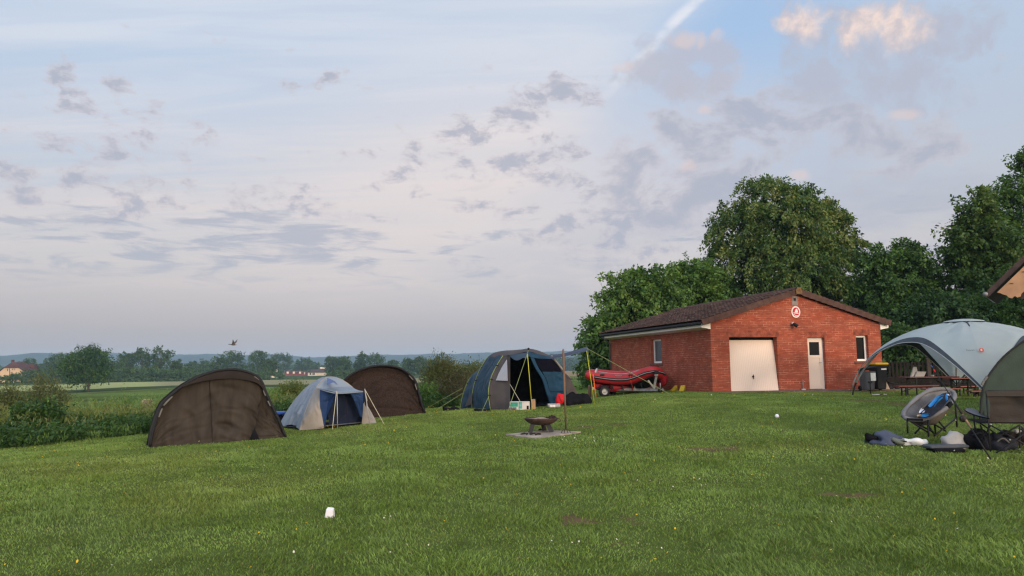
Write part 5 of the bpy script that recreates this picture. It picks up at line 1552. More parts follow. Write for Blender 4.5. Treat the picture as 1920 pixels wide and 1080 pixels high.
        m.prism([b + Mx @ Vector((x, -.09, z)) for x, z in prof], Mx @ Vector((0, .18, 0))); m.build('wedge', yl, s)
        m = MB(); m.prism([b + Mx @ Vector((x, -.10, z)) for x, z in ((.03, .03), (.15, .03), (.15, .16), (.09, .13))], Mx @ Vector((0, .2, 0))); m.build('rib', mat('yellow_dark', (.32, .2, .02), .6, .1, 6), s)
    return O, e, d, n, z0, Wd
BO, Be, Bd, Bn, Bz, BW = garage()

# ------------------------------------------------------------------ red inflatable boat on its trailer
def boat():
    M_RED = mat('red_rubber', (.29, .011, .015), .5, .15, 3, .1, 10, spec=.3)
    M_STRAKE = mat('black_rubber', (.016, .016, .018), .6, .2, 8)
    M_WSTR = mat('white_stripe', (.22, .21, .21), .5, .1, 8)
    M_DECK = mat('boat_floor_grey', (.42, .40, .40), .6, .12, 5)
    def Q(px, py, Y): return P(px, py, Y)
    near = [Q(1106, 705, 29.3), Q(1125, 708.5, 29.25), Q(1150, 711.5, 29.2), Q(1175, 711.5, 29.1), Q(1193, 707, 29.0), Q(1208, 700.5, 28.9), Q(1222, 696.5, 28.85), Q(1233, 699, 28.95)]
    bow = [Q(1240, 705, 29.25), Q(1243, 711, 29.6), Q(1241, 709, 30.1)]
    far = [Q(1233, 702, 30.5), Q(1220, 698, 30.7), Q(1205, 700, 30.8), Q(1185, 704, 30.9), Q(1160, 705, 31.0), Q(1135, 703, 31.0), Q(1108, 700, 31.0)]
    rad = .205
    base = Vector((P(1172, 740, 29.9).x, 29.9, 0)); base.z = gz(base.x, base.y)
    t = thing('inflatable_boat', 'red inflatable boat with black rubbing strake and upturned bow, resting on its trailer', 'boat', base)
    pts = resample(near + bow + far, 46)
    rr = [rad * (.35 if i in (0, 45) else .8 if i in (1, 44) else 1) for i in range(46)]
    # cone ends beyond the transom
    m = MB(); m.tube([pts[0] + (pts[0] - pts[1]) * 1.2] + pts + [pts[-1] + (pts[-1] - pts[-2]) * 1.2], [.08] + [max(r, rad * .85) for r in rr] + [.08], 18); m.build('tube', M_RED, t, True)
    # hanging bow end
    m = MB(); b0 = resample([Q(1233, 698, 28.9), Q(1241, 706, 29.1), Q(1244, 713, 29.2), Q(1240, 720, 29.3), Q(1233, 722, 29.4)], 10); m.tube(b0, [.08, .15, .17, .14, .05], 14) if 0 else m.tube(b0, [.06, .1, .13, .15, .16, .16, .15, .13, .10, .05], 14); m.build('bow_bag', mat('dark_red_rubber', (.27, .014, .022), .5, .15, 4, .1, 10), t, True)
    m = MB(); m.tube(resample([Q(1238, 697, 28.95), Q(1246.5, 706, 29.1), Q(1248, 715, 29.2), Q(1243, 722, 29.3)], 10), .03, 7); m.build('bow_trim', M_STRAKE, t, True)
    # strakes along the outside of the near tube
    def off(p, q, k):  # outward from the hull: towards the viewer side of the near tube
        dd = (q - p).normalized(); o = Vector((dd.y, -dd.x, 0)).normalized()
        return p + o * k
    st = [off(pts[i], pts[i + 1], rad - .005) for i in range(1, 19)]
    m = MB(); m.tube(st, [.055] * len(st), 8, flat=1.0); m.build('strake', M_STRAKE, t, True)
    m = MB(); m.tube([off(p, q, .05) for p, q in zip(st, st[1:] + [st[-1] * 2 - st[-2]])], .014, 6); m.build('strake_line', M_WSTR, t, True)
    m = MB(); top = [pts[i] + Vector((0, 0, rad * .93)) for i in range(2, 13)]; m.tube(top, .022, 6); m.build('grab_line', M_STRAKE, t, True)
    m = MB(); m.tube([p + Vector((0, .05, .03)) for p in top], .02, 6); m.build('seat_track', M_WSTR, t, True)
    # lower hull and floor
    lo = [Q(1112, 722, 29.5), Q(1135, 726.5, 29.5), Q(1160, 726, 29.5), Q(1185, 720, 29.5), Q(1205, 711, 29.6)]
    m = MB(); m.tube(resample(lo, 14), [.09, .14, .16, .17, .17, .17, .17, .17, .16, .15, .14, .12, .09, .05], 12); m.build('keel', M_RED, t, True)
    keel = resample([Q(1112, 726, 29.7), Q(1150, 731, 29.6), Q(1185, 730, 29.5), Q(1215, 727, 29.5), Q(1229, 714, 29.5)], 16)
    nn = [pts[int(1 + i * 20 / 15)] - Vector((0, 0, .12)) for i in range(16)]; ff = [pts[int(44 - i * 20 / 15)] - Vector((0, 0, .12)) for i in range(16)]
    m = MB(); m.grid([nn, keel, ff]); m.build('hull', mat('hull_black', (.02, .017, .018), .6, .2, 5), t, True)
    m = MB(); nn2 = [p + Vector((0, .12, .12)) for p in nn]; ff2 = [p + Vector((0, -.12, .12)) for p in ff]; m.grid([nn2, ff2]); m.build('floor', M_DECK, t, True)
    a, b = pts[1], pts[44]
    m = MB(); m.prism([a + Vector((.1, .1, -.2)), b + Vector((.1, -.1, -.2)), b + Vector((.1, -.1, .22)), a + Vector((.1, .1, .22))], Vector((-.05, 0, 0))); m.build('transom', M_DECK, t)
    for i in (3, 10):
        p = off(pts[i], pts[i + 1], rad * .86) + Vector((0, 0, .13)); m = MB(); m.rbox(p, (.17, .08, .07), b=.02); m.build('oar_clip', M_STRAKE, t)
    m = MB(); p = off(pts[7], pts[8], rad * .75) + Vector((0, 0, .17)); m.tube([p + Vector((-.12, 0, 0)), p + Vector((-.08, -.03, -.03)), p + Vector((.08, -.03, -.03)), p + Vector((.12, 0, 0))], .012, 6); m.build('handle', M_WSTR, t, True)
    # lashings
    for i, m_ in ((10, M_ORANGE),):
        c = pts[i]; m = MB(); pp = [off(c, pts[i + 1], (rad + .015) * math.cos(a)) + Vector((0, 0, (rad + .015) * math.sin(a))) for a in [R(100 - 12 * k) for k in range(18)]]
        m.tube(pp + [pp[-1] + Vector((.05, .05, -.25))], .014, 6); m.build('lashing', mat('red_strap', (.6, .06, .03), .6, .1, 9), t, True)
    # --- trailer
    tb = Vector((base.x, base.y, base.z)); M_GALV = mat('galvanised', (.24, .235, .225), .55, .3, 8, .1, 20, metal=.4)
    tr = thing('boat_trailer', 'galvanised single axle boat trailer under the red inflatable', 'trailer', tb)
    for nme, A, B_, w, h in (('frame_rail', Q(1118, 729, 29.5), Q(1212, 731.5, 29.3), .07, .09), ('frame_rail', Q(1118, 728, 30.6), Q(1212, 731, 29.6), .07, .09), ('drawbar', Q(1195, 731.5, 29.3), Q(1244, 731, 28.5), .09, .10), ('axle', Q(1133, 732, 29.35), Q(1133, 731, 30.8), .06, .06),
                              ('winch_post', Q(1226, 729, 28.6), Q(1232, 697, 28.5), .08, .07), ('post_brace', Q(1215, 713, 28.6), Q(1227, 729, 28.6), .06, .06), ('light_board', Q(1113, 728, 29.3), Q(1113, 727, 30.9), .10, .10), ('bunk_support', Q(1190, 730, 29.35), Q(1188, 720, 29.4), .05, .05)):
        m = MB(); m.bar(A, B_, w, h, (0, .3, 1) if abs(A.z - B_.z) < .3 else (0, 1, 0)); m.build(nme, M_GALV, tr)
    for px in (1150, 1168, 1186, 1204):
        m = MB(); m.bar(Q(px, 729.5, 29.3), Q(px, 728.5, 30.4), .05, .06); m.build('cross_member', M_GALV, tr)
        m = MB(); m.bar(Q(px + 1, 731, 29.25), Q(px - 3, 723 - (px - 1150) * .06, 29.3), .04, .03, (0, 1, 0)); c = Q(px - 3, 723 - (px - 1150) * .06, 29.3); m.tube([c - Vector((.0, .09, 0)), c + Vector((0, .09, 0))], .045, 8); m.build('roller_arm', M_STRAKE, tr)
    m = MB(); m.tube(resample([Q(1120, 731, 29.2), Q(1150, 734, 29.2), Q(1180, 733, 29.15), Q(1215, 735, 29.1), Q(1238, 732, 28.6)], 14), .014, 5); m.build('light_cable', M_STRAKE, tr, True)
    for px, py, Y in ((1133, 732.5, 29.2), (1147, 732, 30.9)):
        c = Q(px, py, Y); c.z = gz(c.x, c.y) + .215
        Mx = Matrix.Rotation(R(90), 3, 'X') @ Matrix.Identity(3); Mx = Matrix.Rotation(R(12), 3, 'Z') @ Mx
        m = MB(); m.lathe(c, [(.12, -.075), (.19, -.08), (.215, -.05), (.22, 0), (.215, .05), (.19, .08), (.12, .075)], 26, Mx); wo = m.build('wheel', M_STRAKE, tr, True)
        m = MB(); m.lathe(c, [(.001, .03), (.05, .035), (.07, .02), (.11, .03), (.128, .07), (.12, -.07), (.001, -.07)], 22, Mx); m.lathe(c, [(.001, -.055), (.04, -.06), (.06, -.04), (.11, -.045), (.127, -.07)], 22, Mx); m.build('rim', mat('rim_grey', (.34, .33, .32), .5, .15, 6, metal=.3), wo, True)
        m = MB(); arc = [c + Mx @ Vector((.27 * math.cos(a), .27 * math.sin(a), 0)) for a in [R(20 + 140 * i / 10) for i in range(11)]]
        rows = [[p + Mx @ Vector((0, 0, s)) for p in arc] for s in (-.09, .09)]; m.grid(rows); m.build('mudguard', M_STRAKE, tr, True)
    c = Q(1196, 733, 29.6); c.z = gz(c.x, c.y) + .12; m = MB(); m.lathe(c, [(.02, -.04), (.10, -.04), (.12, 0), (.10, .04), (.02, .04)], 16, Matrix.Rotation(R(90), 3, 'X')); m.build('keel_roller', M_STRAKE, tr, True)
    c = Q(1238, 736, 28.5); g0 = gz(c.x, c.y)
    m = MB(); m.tube([Q(1238, 718, 28.5), Vector((Q(1238, 718, 28.5).x, 28.5, g0 + .16))], .025, 8); m.build('jockey_stand', M_GALV, tr, True)
    m = MB(); m.lathe((c.x, 28.5, g0 + .09), [(.02, -.03), (.08, -.03), (.09, 0), (.08, .03), (.02, .03)], 14, Matrix.Rotation(R(90), 3, 'X')); m.build('jockey_wheel', M_STRAKE, tr, True)
    m = MB(); m.rbox(Q(1231, 698, 28.45), (.15, .14, .13), b=.02); m.build('winch', M_STRAKE, tr)
    m = MB(); m.rbox(Q(1230.5, 703.5, 28.4), (.14, .05, .05), b=.01); m.build('winch_handle', M_WSTR, tr)
    # orange cord and post
    q = Q(1117.5, 742, 28.9); a = Q(1112, 702, 29.03)
    o = cord('tie_cord', a, Vector((q.x, q.y, gz(q.x, q.y))), None, M_ORANGE, .016); tag(o, 'bright orange cord running from the red boat stern down to the grass', 'cord')
    q = Q(1105.5, 735, 30.2); z = gz(q.x, q.y)
    m = MB(); m.tube([Vector((q.x, q.y, z - .1)), Vector((q.x, q.y, z + .45)), Vector((q.x - .02, q.y, z + .5))], [.06, .055, .03], 9)
    o = m.build('wooden_post', mat('post_wood', (.18, .10, .07), .85, .25, 6, .3, 20, stretch=(1, 1, .15)), None, True); tag(o, 'short reddish wooden post in the grass behind the boat stern', 'post')
boat()

# ------------------------------------------------------------------ bins and small things at the right end of the garage
def bins():
    Y = 27.3
    def bin_(label, px0, px1, ptop, Y, m_body, m_lid, lid_open, lab):
        xc = P((px0 + px1) / 2, 725, Y).x; w = (px1 - px0) * Y / F; b = Vector((xc, Y, gz(xc, Y) + .03)); hgt = P(px0, ptop, Y).z - b.z
        t = thing('wheelie_bin', label, 'wheelie bin', b, 'wheelie bins by the garage')
        M = Matrix.Rotation(R(8), 3, 'Z'); dp = w * 1.1
        rows = []
        for k, s in ((.06, .80), (.1, .84), (.5, .92), (.93, 1.0), (.94, 1.06), (1.0, 1.06)):
            hx, hy = w / 2 * s, dp / 2 * s; r = .04
            rows.append([b + M @ Vector(p) + Vector((0, 0, hgt * k)) for p in ((-hx + r, -hy, 0), (hx - r, -hy, 0), (hx, -hy + r, 0), (hx, hy - r, 0), (hx - r, hy, 0), (-hx + r, hy, 0), (-hx, hy - r, 0), (-hx, -hy + r, 0))])
        m = MB(); m.grid(rows, True); m.add(rows[0], [tuple(range(7, -1, -1))]); m.build('body', m_body, t)
        m = MB(); c = b + Vector((0, 0, hgt + .03))
        if lid_open: m.rbox(c + Vector((.02, 0, .06)), (w * 1.15, dp * 1.1, .10), M @ Matrix.Rotation(R(-10), 3, 'X') @ Matrix.Rotation(R(-8), 3, 'Y'), .04)
        else: m.rbox(c, (w * 1.2, dp * 1.15, .085), M, .03)
        m.build('lid', m_lid, t)
        for s in (-1, 1):
            m = MB(); m.lathe(b + M @ Vector((s * w * .42, dp * .40, .10)), [(.02, -.03), (.09, -.03), (.1, 0), (.09, .03), (.02, .03)], 16, M @ Matrix.Rotation(R(90), 3, 'Y')); m.build('wheel', M_RIM, t, True)
        m = MB(); m.tube([b + M @ Vector((-w * .4, dp * .58, hgt * .95)), b + M @ Vector((w * .4, dp * .58, hgt * .95))], .018, 6); m.build('handle', m_body, t, True)
        if lab:
            (u, v, lw, lh) = lab
            m = MB(); s_ = .84 + (1 - .84) * v; m.prism([b + M @ Vector((u * w / 2 + x * lw / 2, -dp / 2 * (s_ + .0) - .012, hgt * v + z * lh / 2)) for x, z in ((-1, -1), (1, -1), (1, 1), (-1, 1))], M @ Vector((0, .004, 0))); m.build('sticker', mat('sticker_white', (.62, .60, .56), .6, .08, 12), t)
    grey = mat('bin_grey', (.075, .075, .080), .55, .12, 6); blk = mat('bin_black', (.014, .014, .016), .5, .12, 6)
    bin_('grey wheelie bin with a white sticker and raised black lid', 1616, 1637, 696, 26.9, grey, blk, True, (.5, .72, .19, .28))
    bin_('black wheelie bin with a flat yellow lid', 1636, 1659, 684, 27.4, blk, mat('bin_yellow', (.50, .30, .012), .5, .08, 6), False, (.35, .83, .2, .05))
    # small black post light in front of the bins
    q = G(1632.5, 739); q = Vector((q.x, q.y, gz(q.x, q.y))); k = q.y / F
    t = thing('post_light', 'thin black garden post light standing in the grass in front of the bins', 'lamp', q)
    m = MB(); m.tube([q - Vector((0, 0, .05)), q + Vector((0, 0, 20 * k))], .018, 7); m.build('post', M_RIM, t, True)
    m = MB(); m.rbox(q + Vector((0, 0, 22 * k)), (.13, .1, .07), b=.02); m.build('head', M_RIM, t)
    # pale board leaning on the railing
    q = P(1662, 727, 28.0); q.z = gz(q.x, q.y)
    m = MB(); m.prism([q + Vector((-.06, 0, 0)), q + Vector((.16, .02, 0)), q + Vector((.03, .1, .40)), q + Vector((-.04, .1, .42))], Vector((0, .03, 0)))
    o = m.build('board', mat('raw_board', (.30, .23, .17), .8, .2, 6), None); tag(o, 'pale tapered board leaning beside the black bin', 'board')
    q = P(1673, 724, 28.2); q.z = gz(q.x, q.y)
    t = thing('sack_truck', 'low black hand cart right of the pale board by the bins', 'hand cart', q)
    m = MB(); m.rbox(q + Vector((0, 0, .26)), (.3, .3, .04), Matrix.Rotation(R(10), 3, 'Y'), .01); m.build('bed', M_RIM, t)
    m = MB(); m.tube([q + Vector((-.15, 0, .2)), q + Vector((-.2, 0, .46)), q + Vector((.02, 0, .48))], .016, 6); m.build('handle', M_RIM, t, True)
    for s in (-.12, .12):
        m = MB(); m.lathe(q + Vector((s, -.12, .09)), [(.01, -.02), (.08, -.02), (.09, 0), (.08, .02), (.01, .02)], 14, Matrix.Rotation(R(90), 3, 'X')); m.build('wheel', M_RIM, t, True)
    # white scraps
    for px, py, lab in ((1650, 742.5, 'long white paper scrap on the grass in front of the bins'),):
        q = G(px, py); m = MB(); g = random.Random(4); n = 12
        rows = [[Vector((q.x + (i / n - .5) * .45, q.y + (j - 1) * .05, gz(q.x, q.y) + .03 + g.uniform(0, .035))) for i in range(n + 1)] for j in range(3)]
        m.grid(rows); o = m.build('paper', MATS['white_board'], None, True); tag(o, lab, 'litter')
bins()
# ------------------------------------------------------------------ beer tables and benches
M_REDWOOD = mat('red_stained_wood', (.20, .055, .042), .5, .2, 4, .15, 14, stretch=(.3, 3, 3), spec=.4)
M_LEG = mat('table_leg_green', (.020, .026, .022), .6, .15, 8)

def trestle(name, label, cat, c, rot, L, w, h, group, thick=.035):
    t = thing(name, label, cat, (c[0], c[1], c[2]), group); t.rotation_euler = (0, 0, rot)
    B0 = BASE.pop(t.name)      # parts are built in local axes
    BASE[t.name] = Vector((0, 0, 0))
    m = MB()
    for i in range(3):
        m.rbox((0, (i - 1) * w / 3, h - thick / 2), (L, w / 3 - .008, thick), b=.008)
    m.build('seat' if cat == 'bench' else 'tabletop', M_REDWOOD, t)
    m = MB(); m.box((0, 0, h - thick - .02), (L * .8, .04, .04)); m.build('underframe', M_LEG, t)
    for s in (-1, 1):
        x = s * (L / 2 - .26)
        for yy in (-1, 1):
            m = MB(); m.bar((x, yy * w * .36, h - thick), (x, yy * w * .40, -.02), .035, .035, (0, 1, 0)); m.bar((x - .045, yy * w * .40, .012), (x + .045, yy * w * .40, .012), .035, .02); m.build('leg', M_LEG, t)
        m = MB(); m.bar((x, -w * .36, h * .5), (x, w * .36, h * .5), .025, .025); m.bar((x, 0, h * .5), (x - s * min(.45, L * .25), 0, h - thick - .03), .03, .012, (0, 1, 0)); m.build('brace', M_LEG, t)
    return t

def tables():
    gt = 'red beer tables under the pale shelter'; gb = 'red beer benches under the pale shelter'
    def put(kind_, label, px0, px1, py, Y, rot, w, group):
        a = P(px0, py, Y); b = P(px1, py, Y); c = (a + b) / 2; z = gz(c.x, c.y); h = a.z - z
        L = (b.x - a.x) / max(.3, math.cos(rot))
        return trestle('beer_table' if kind_ == 'table' else 'beer_bench', label, kind_, (c.x, c.y, z), rot, L, w, h, group), c, z, h
    _, c1, z1, h1 = put('table', 'long red table carrying a white tub, left one under the pale shelter', 1692, 1790, 706.5, 24.4, R(5), .62, gt)
    put('table', 'red table nearer the green tent, right of the long one with the white tub', 1776, 1836, 708.5, 23.6, R(-4), .6, gt)
    put('table', 'red table behind the other two, in front of the timber fence', 1790, 1870, 704, 26.6, R(4), .6, gt)
    put('bench', 'red bench in front of the long table, standing nearest the bins', 1676, 1760, 723, 23.4, R(10), .26, gb)
    put('bench', 'red bench behind the moon chair, second from the bins', 1729, 1800, 728.5, 22.8, R(4), .26, gb)
    put('bench', 'red bench just left of the green tent, in front of the right table', 1814, 1850, 732.5, 22.2, R(8), .26, gb)
    put('bench', 'red bench behind the right table below the shelter leg', 1795, 1845, 724.0, 25.4, R(5), .26, gb)
    # on the table
    top = z1 + h1
    b = P(1722, 705, 24.3); b.z = top + .004
    t = thing('plastic_tub', 'white folded plastic tub with one raised side, on the long red table', 'tub', b)
    wm = mat('tub_white', (.56, .54, .52), .6, .06, 5); k = 24.3 / F
    m = MB(); m.prism([b + Vector((x * k, 0, z * k)) for x, z in ((-14, 0), (0, 0), (-2, 18), (-7, 18))], Vector((0, .06, 0))); m.build('raised_side', wm, t)
    m = MB(); m.prism([b + Vector((x * k, -.05, z * k)) for x, z in ((-8, 0), (9, 0), (14, 9), (-3, 9.5))], Vector((0, .26, 0))); m.build('body', wm, t)
    b = P(1748, 706, 24.3); b.z = top + .002
    m = MB(); m.lathe(b, [(.001, 0), (.05, 0), (.065, .05), (.058, .05), (.001, .012)], 14); o = m.build('bowl', wm, None, True); tag(o, 'small white bowl on the long red table right of the tub', 'bowl')
tables()

# ------------------------------------------------------------------ timber fence behind the tables
def fence():
    M_F = mat('dark_fence_wood', (.013, .010, .009), .85, .35, 5, .3, 20, stretch=(1, 1, .2))
    M_FP = mat('fence_post_wood', (.045, .034, .028), .85, .3, 5, .3, 20, stretch=(1, 1, .2))
    a = P(1664, 700, 32); b = P(1990, 700, 31); a.z = b.z = 0
    n = 46
    c = a.copy(); c.z = gz(a.x, a.y)
    t = thing('timber_fence', 'dark timber fence of upright slats behind the red tables', 'fence', c)
    def pt(u): q = a.lerp(b, u); q.z = gz(q.x, q.y); return q
    m = MB()
    for h0 in (.95, .42):
        m.bar(pt(0) + Vector((0, 0, h0)), pt(1) + Vector((0, 0, h0)), .05, .10)
    m.build('rail', M_F, t)
    m = MB()
    for i in range(n):
        q = pt((i + .5) / n); hh = .98 + .06 * rnd.random()
        m.box(q + Vector((rnd.uniform(-.02, .02), -.05, .42 + hh * .25)), (.09, .022, hh * .72), Matrix.Rotation(R(rnd.uniform(-3, 3)), 3, 'Y'))
    m.build('slat_panel', M_F, t)
    for u in (.235, .56, .78, .99):
        q = pt(u); m = MB(); m.rbox(q + Vector((0, -.08, .55)), (.16, .16, 1.3), b=.02); m.build('post', M_FP, t)
    # low retaining board in front
    a2 = P(1660, 716, 30.5); b2 = P(1960, 716, 29.8)
    m = MB()
    for j in range(2):
        A = Vector((a2.x, a2.y, gz(a2.x, a2.y) + .12 + .22 * j)); B = Vector((b2.x, b2.y, gz(b2.x, b2.y) + .12 + .22 * j)); m.bar(A, B, .06, .20)
    o = m.build('retaining_board', M_F, None); tag(o, 'low dark plank edging along the ground in front of the timber fence', 'edging')
fence()

# ------------------------------------------------------------------ pale event shelter
def shelter():
    Yc = 22.5; C = Vector((.596 * Yc, Yc, 0)); zf = .50; Rp = 3.14; Hh = P(1806, 602.5, Yc).z - zf
    t = thing('event_shelter', 'pale grey dome party shelter on four curved legs over the red tables', 'shelter', (C.x, C.y, zf))
    M_SH = mat('shelter_cloth', (.46, .525, .535), .6, .06, 1.2, .12, 12, spec=.25)
    nt = M_SH.node_tree; pb = nt.nodes['Principled BSDF']; tr = nt.nodes.new('ShaderNodeBsdfTranslucent'); mx = nt.nodes.new('ShaderNodeMixShader'); mx.inputs[0].default_value = .38
    nt.links.new(pb.inputs['Base Color'].links[0].from_socket, tr.inputs['Color']); nt.links.new(pb.outputs[0], mx.inputs[1]); nt.links.new(tr.outputs[0], mx.inputs[2]); nt.links.new(mx.outputs[0], nt.nodes['Material Output'].inputs['Surface'])
    M_HEM = mat('shelter_hem', (.040, .050, .062), .65, .15, 4)
    a0 = math.atan2(-.909, -.417)       # nearest leg
    Hc = 1.66 * Hh / 2.13; zb = .33
    def surf(th, z, k=1.0):
        # bowed roof, a little fuller than an ellipse
        x = max(0., 1 - (z / Hh) ** 1.9)
        return x ** .5 * Rp * k
    def point(s, z, th):
        k = 1 + .035 * (1 - s * s)
        r = surf(th, z, k)
        return Vector((C.x + r * math.cos(th), C.y + r * math.sin(th), zf + z))
    canopy = MB(); hems = []
    for q in range(4):
        th0 = a0 + q * PI / 2; ns = 36; rows = []; h0 = []; h1 = []
        for i in range(ns + 1):
            s = -1 + 2 * i / ns; s_ = math.copysign(abs(s) ** .85, s)
            th = th0 + PI / 4 * (1 + s_)
            zc = zb + (Hc - zb) * (1 - abs(s_) ** 2.4)
            row = []
            for j in range(13):
                v = j / 12; z = zc + (Hh * .997 - zc) * (1 - (1 - v) ** 1.6)
                p = point(s_, z, th)
                # cloth drawn slightly inward between the poles
                inn = Vector((C.x - p.x, C.y - p.y, 0))
                p = p + inn * (.035 * (1 - s_ * s_) * math.sin(PI * v)) - Vector((0, 0, .05 * (1 - s_ * s_) * math.sin(PI * v)))
                row.append(p)
            rows.append(row)
            wv = .13 * (1 - .5 * abs(s_) ** 4)
            o = point(s_, zc, th); out = (o - Vector((C.x, C.y, o.z))).normalized()
            h0.append(o + out * .006 + Vector((0, 0, .015))); z2 = max(.18, zc - wv); o2 = point(s_, z2, th); h1.append(o2 + out * .012)
        canopy.grid(creases(rows, 18, .03, 90 + q, .02, .06, .3))
        m = MB(); m.grid([h0, h1]); m.build('hem', M_HEM, t, True)
        m = MB(); m.tube([p + Vector((0, 0, -.005)) for p in h1], .012, 5); m.build('hem_piping', mat('pale_piping', (.34, .36, .36), .7, .1, 6), t, True)
    canopy.build('canopy', M_SH, t, True)
    for q in range(4):
        th = a0 + q * PI / 2
        pts = [point(1, max(.0, Hh * math.sin(PI / 2 * i / 24)), th) for i in range(25)]
        pts = [p + (Vector((C.x, C.y, p.z)) - p) * (.05 if i > 6 else .007 * i) for i, p in enumerate(pts)]
        pts[0] = Vector((pts[0].x, pts[0].y, gz(pts[0].x, pts[0].y) - .05))
        m = MB(); m.tube(pts, .024, 7); m.build('leg', mat('shelter_pole', (.022, .022, .024), .5, .1, 8), t, True)
        m = MB(); m.tube([p + (p - Vector((C.x, C.y, p.z))).normalized() * .004 for p in pts[3:10]], .03, 7); m.build('pole_sleeve', M_SH, t, True)
        p = pts[9]; m = MB(); m.tube([p - Vector((0, 0, .03)), p + Vector((0, 0, .03))], .038, 8); m.build('sleeve_joint', mat('pale_piping', (.3, .3, .3)), t, True)
    # top vent cap
    m = MB(); rows = []
    for r_, z in ((.02, Hh + .075), (.25, Hh + .06), (.50, Hh + .015), (.56, Hh - .02)):
        rows.append([Vector((C.x + r_ * math.cos(a), C.y + r_ * math.sin(a), zf + z)) for a in [2 * PI * i / 28 for i in range(28)]])
    m.grid(rows, True); m.build('vent_cap', M_SH, t, True)
    m = MB(); m.lathe((C.x, C.y, zf), [(.5, Hh - .05), (.5, Hh + .0)], 28); m.build('vent_gap', M_HEM, t, True)
    # maker's badge and word on the panel over the nearest leg
    def onpanel(px, py):
        best = None
        for Y in np.arange(17, 24, .01):
            p = P(px, py, Y); rr = math.hypot(p.x - C.x, p.y - C.y); z = p.z - zf
            if 0 < z < Hh and rr <= surf(0, z, 1.0) + .035: return p
        return P(px, py, 20)
    w = onpanel(1819, 657.5); bdg = onpanel(1840, 657.5)
    ax = (bdg - w).normalized(); upv = Vector((0, 0, 1)); upv = (upv + Vector((C.x - w.x, C.y - w.y, 0)).normalized() * .55).normalized(); nn = ax.cross(upv).normalized()
    cu = bpy.data.curves.new('word', 'FONT'); cu.body = 'Coleman'; cu.size = .052; cu.align_x = 'CENTER'; cu.align_y = 'CENTER'; cu.extrude = .001; cu.resolution_u = 3
    tmp = bpy.data.objects.new('word', cu); COL.objects.link(tmp)
    dg = bpy.context.evaluated_depsgraph_get(); me = bpy.data.meshes.new_from_object(tmp.evaluated_get(dg))
    bpy.data.objects.remove(tmp)
    wo = bpy.data.objects.new('lettering', me); COL.objects.link(wo); me.materials.clear(); me.materials.append(mat('dark_print', (.05, .06, .07), .7, .05, 4))
    M = Matrix((ax, upv, nn)).transposed().to_4x4(); M.translation = w + nn * .03 - Vector((C.x, C.y, zf))
    if nn.y > 0: M = Matrix((ax, upv, -nn)).transposed().to_4x4(); M.translation = w - nn * .03 - Vector((C.x, C.y, zf)); nn = -nn
    wo.parent = t; wo.matrix_local = M
    def disc(c, r, o_): return [c + ax * (r * math.cos(a)) + upv * (r * math.sin(a)) + nn * o_ for a in [2 * PI * i / 20 for i in range(20)]]
    m = MB(); m.prism(disc(bdg, .06, .03), nn * .004); bo = m.build('badge', mat('badge_red', (.62, .10, .05), .6, .05, 4), t)
    m = MB(); m.prism([bdg + ax * x + upv * z + nn * .036 for x, z in ((-.018, -.035), (.018, -.035), (.022, .01), (.008, .038), (-.008, .038), (-.022, .01))], nn * .003); m.build('lantern_mark', MATS['tub_white'], bo)
    # dark strap fittings at the arch and black cord across the back
    m = MB(); m.rbox(P(1778, 658, 24.6), (.07, .05, .05), b=.01); m.build('buckle', M_HEM, t)
    m = MB(); m.tube([P(1751, 653, 24.0), P(1777, 653.5, 24.6)], .01, 5); m.build('back_strap', M_HEM, t)
shelter()

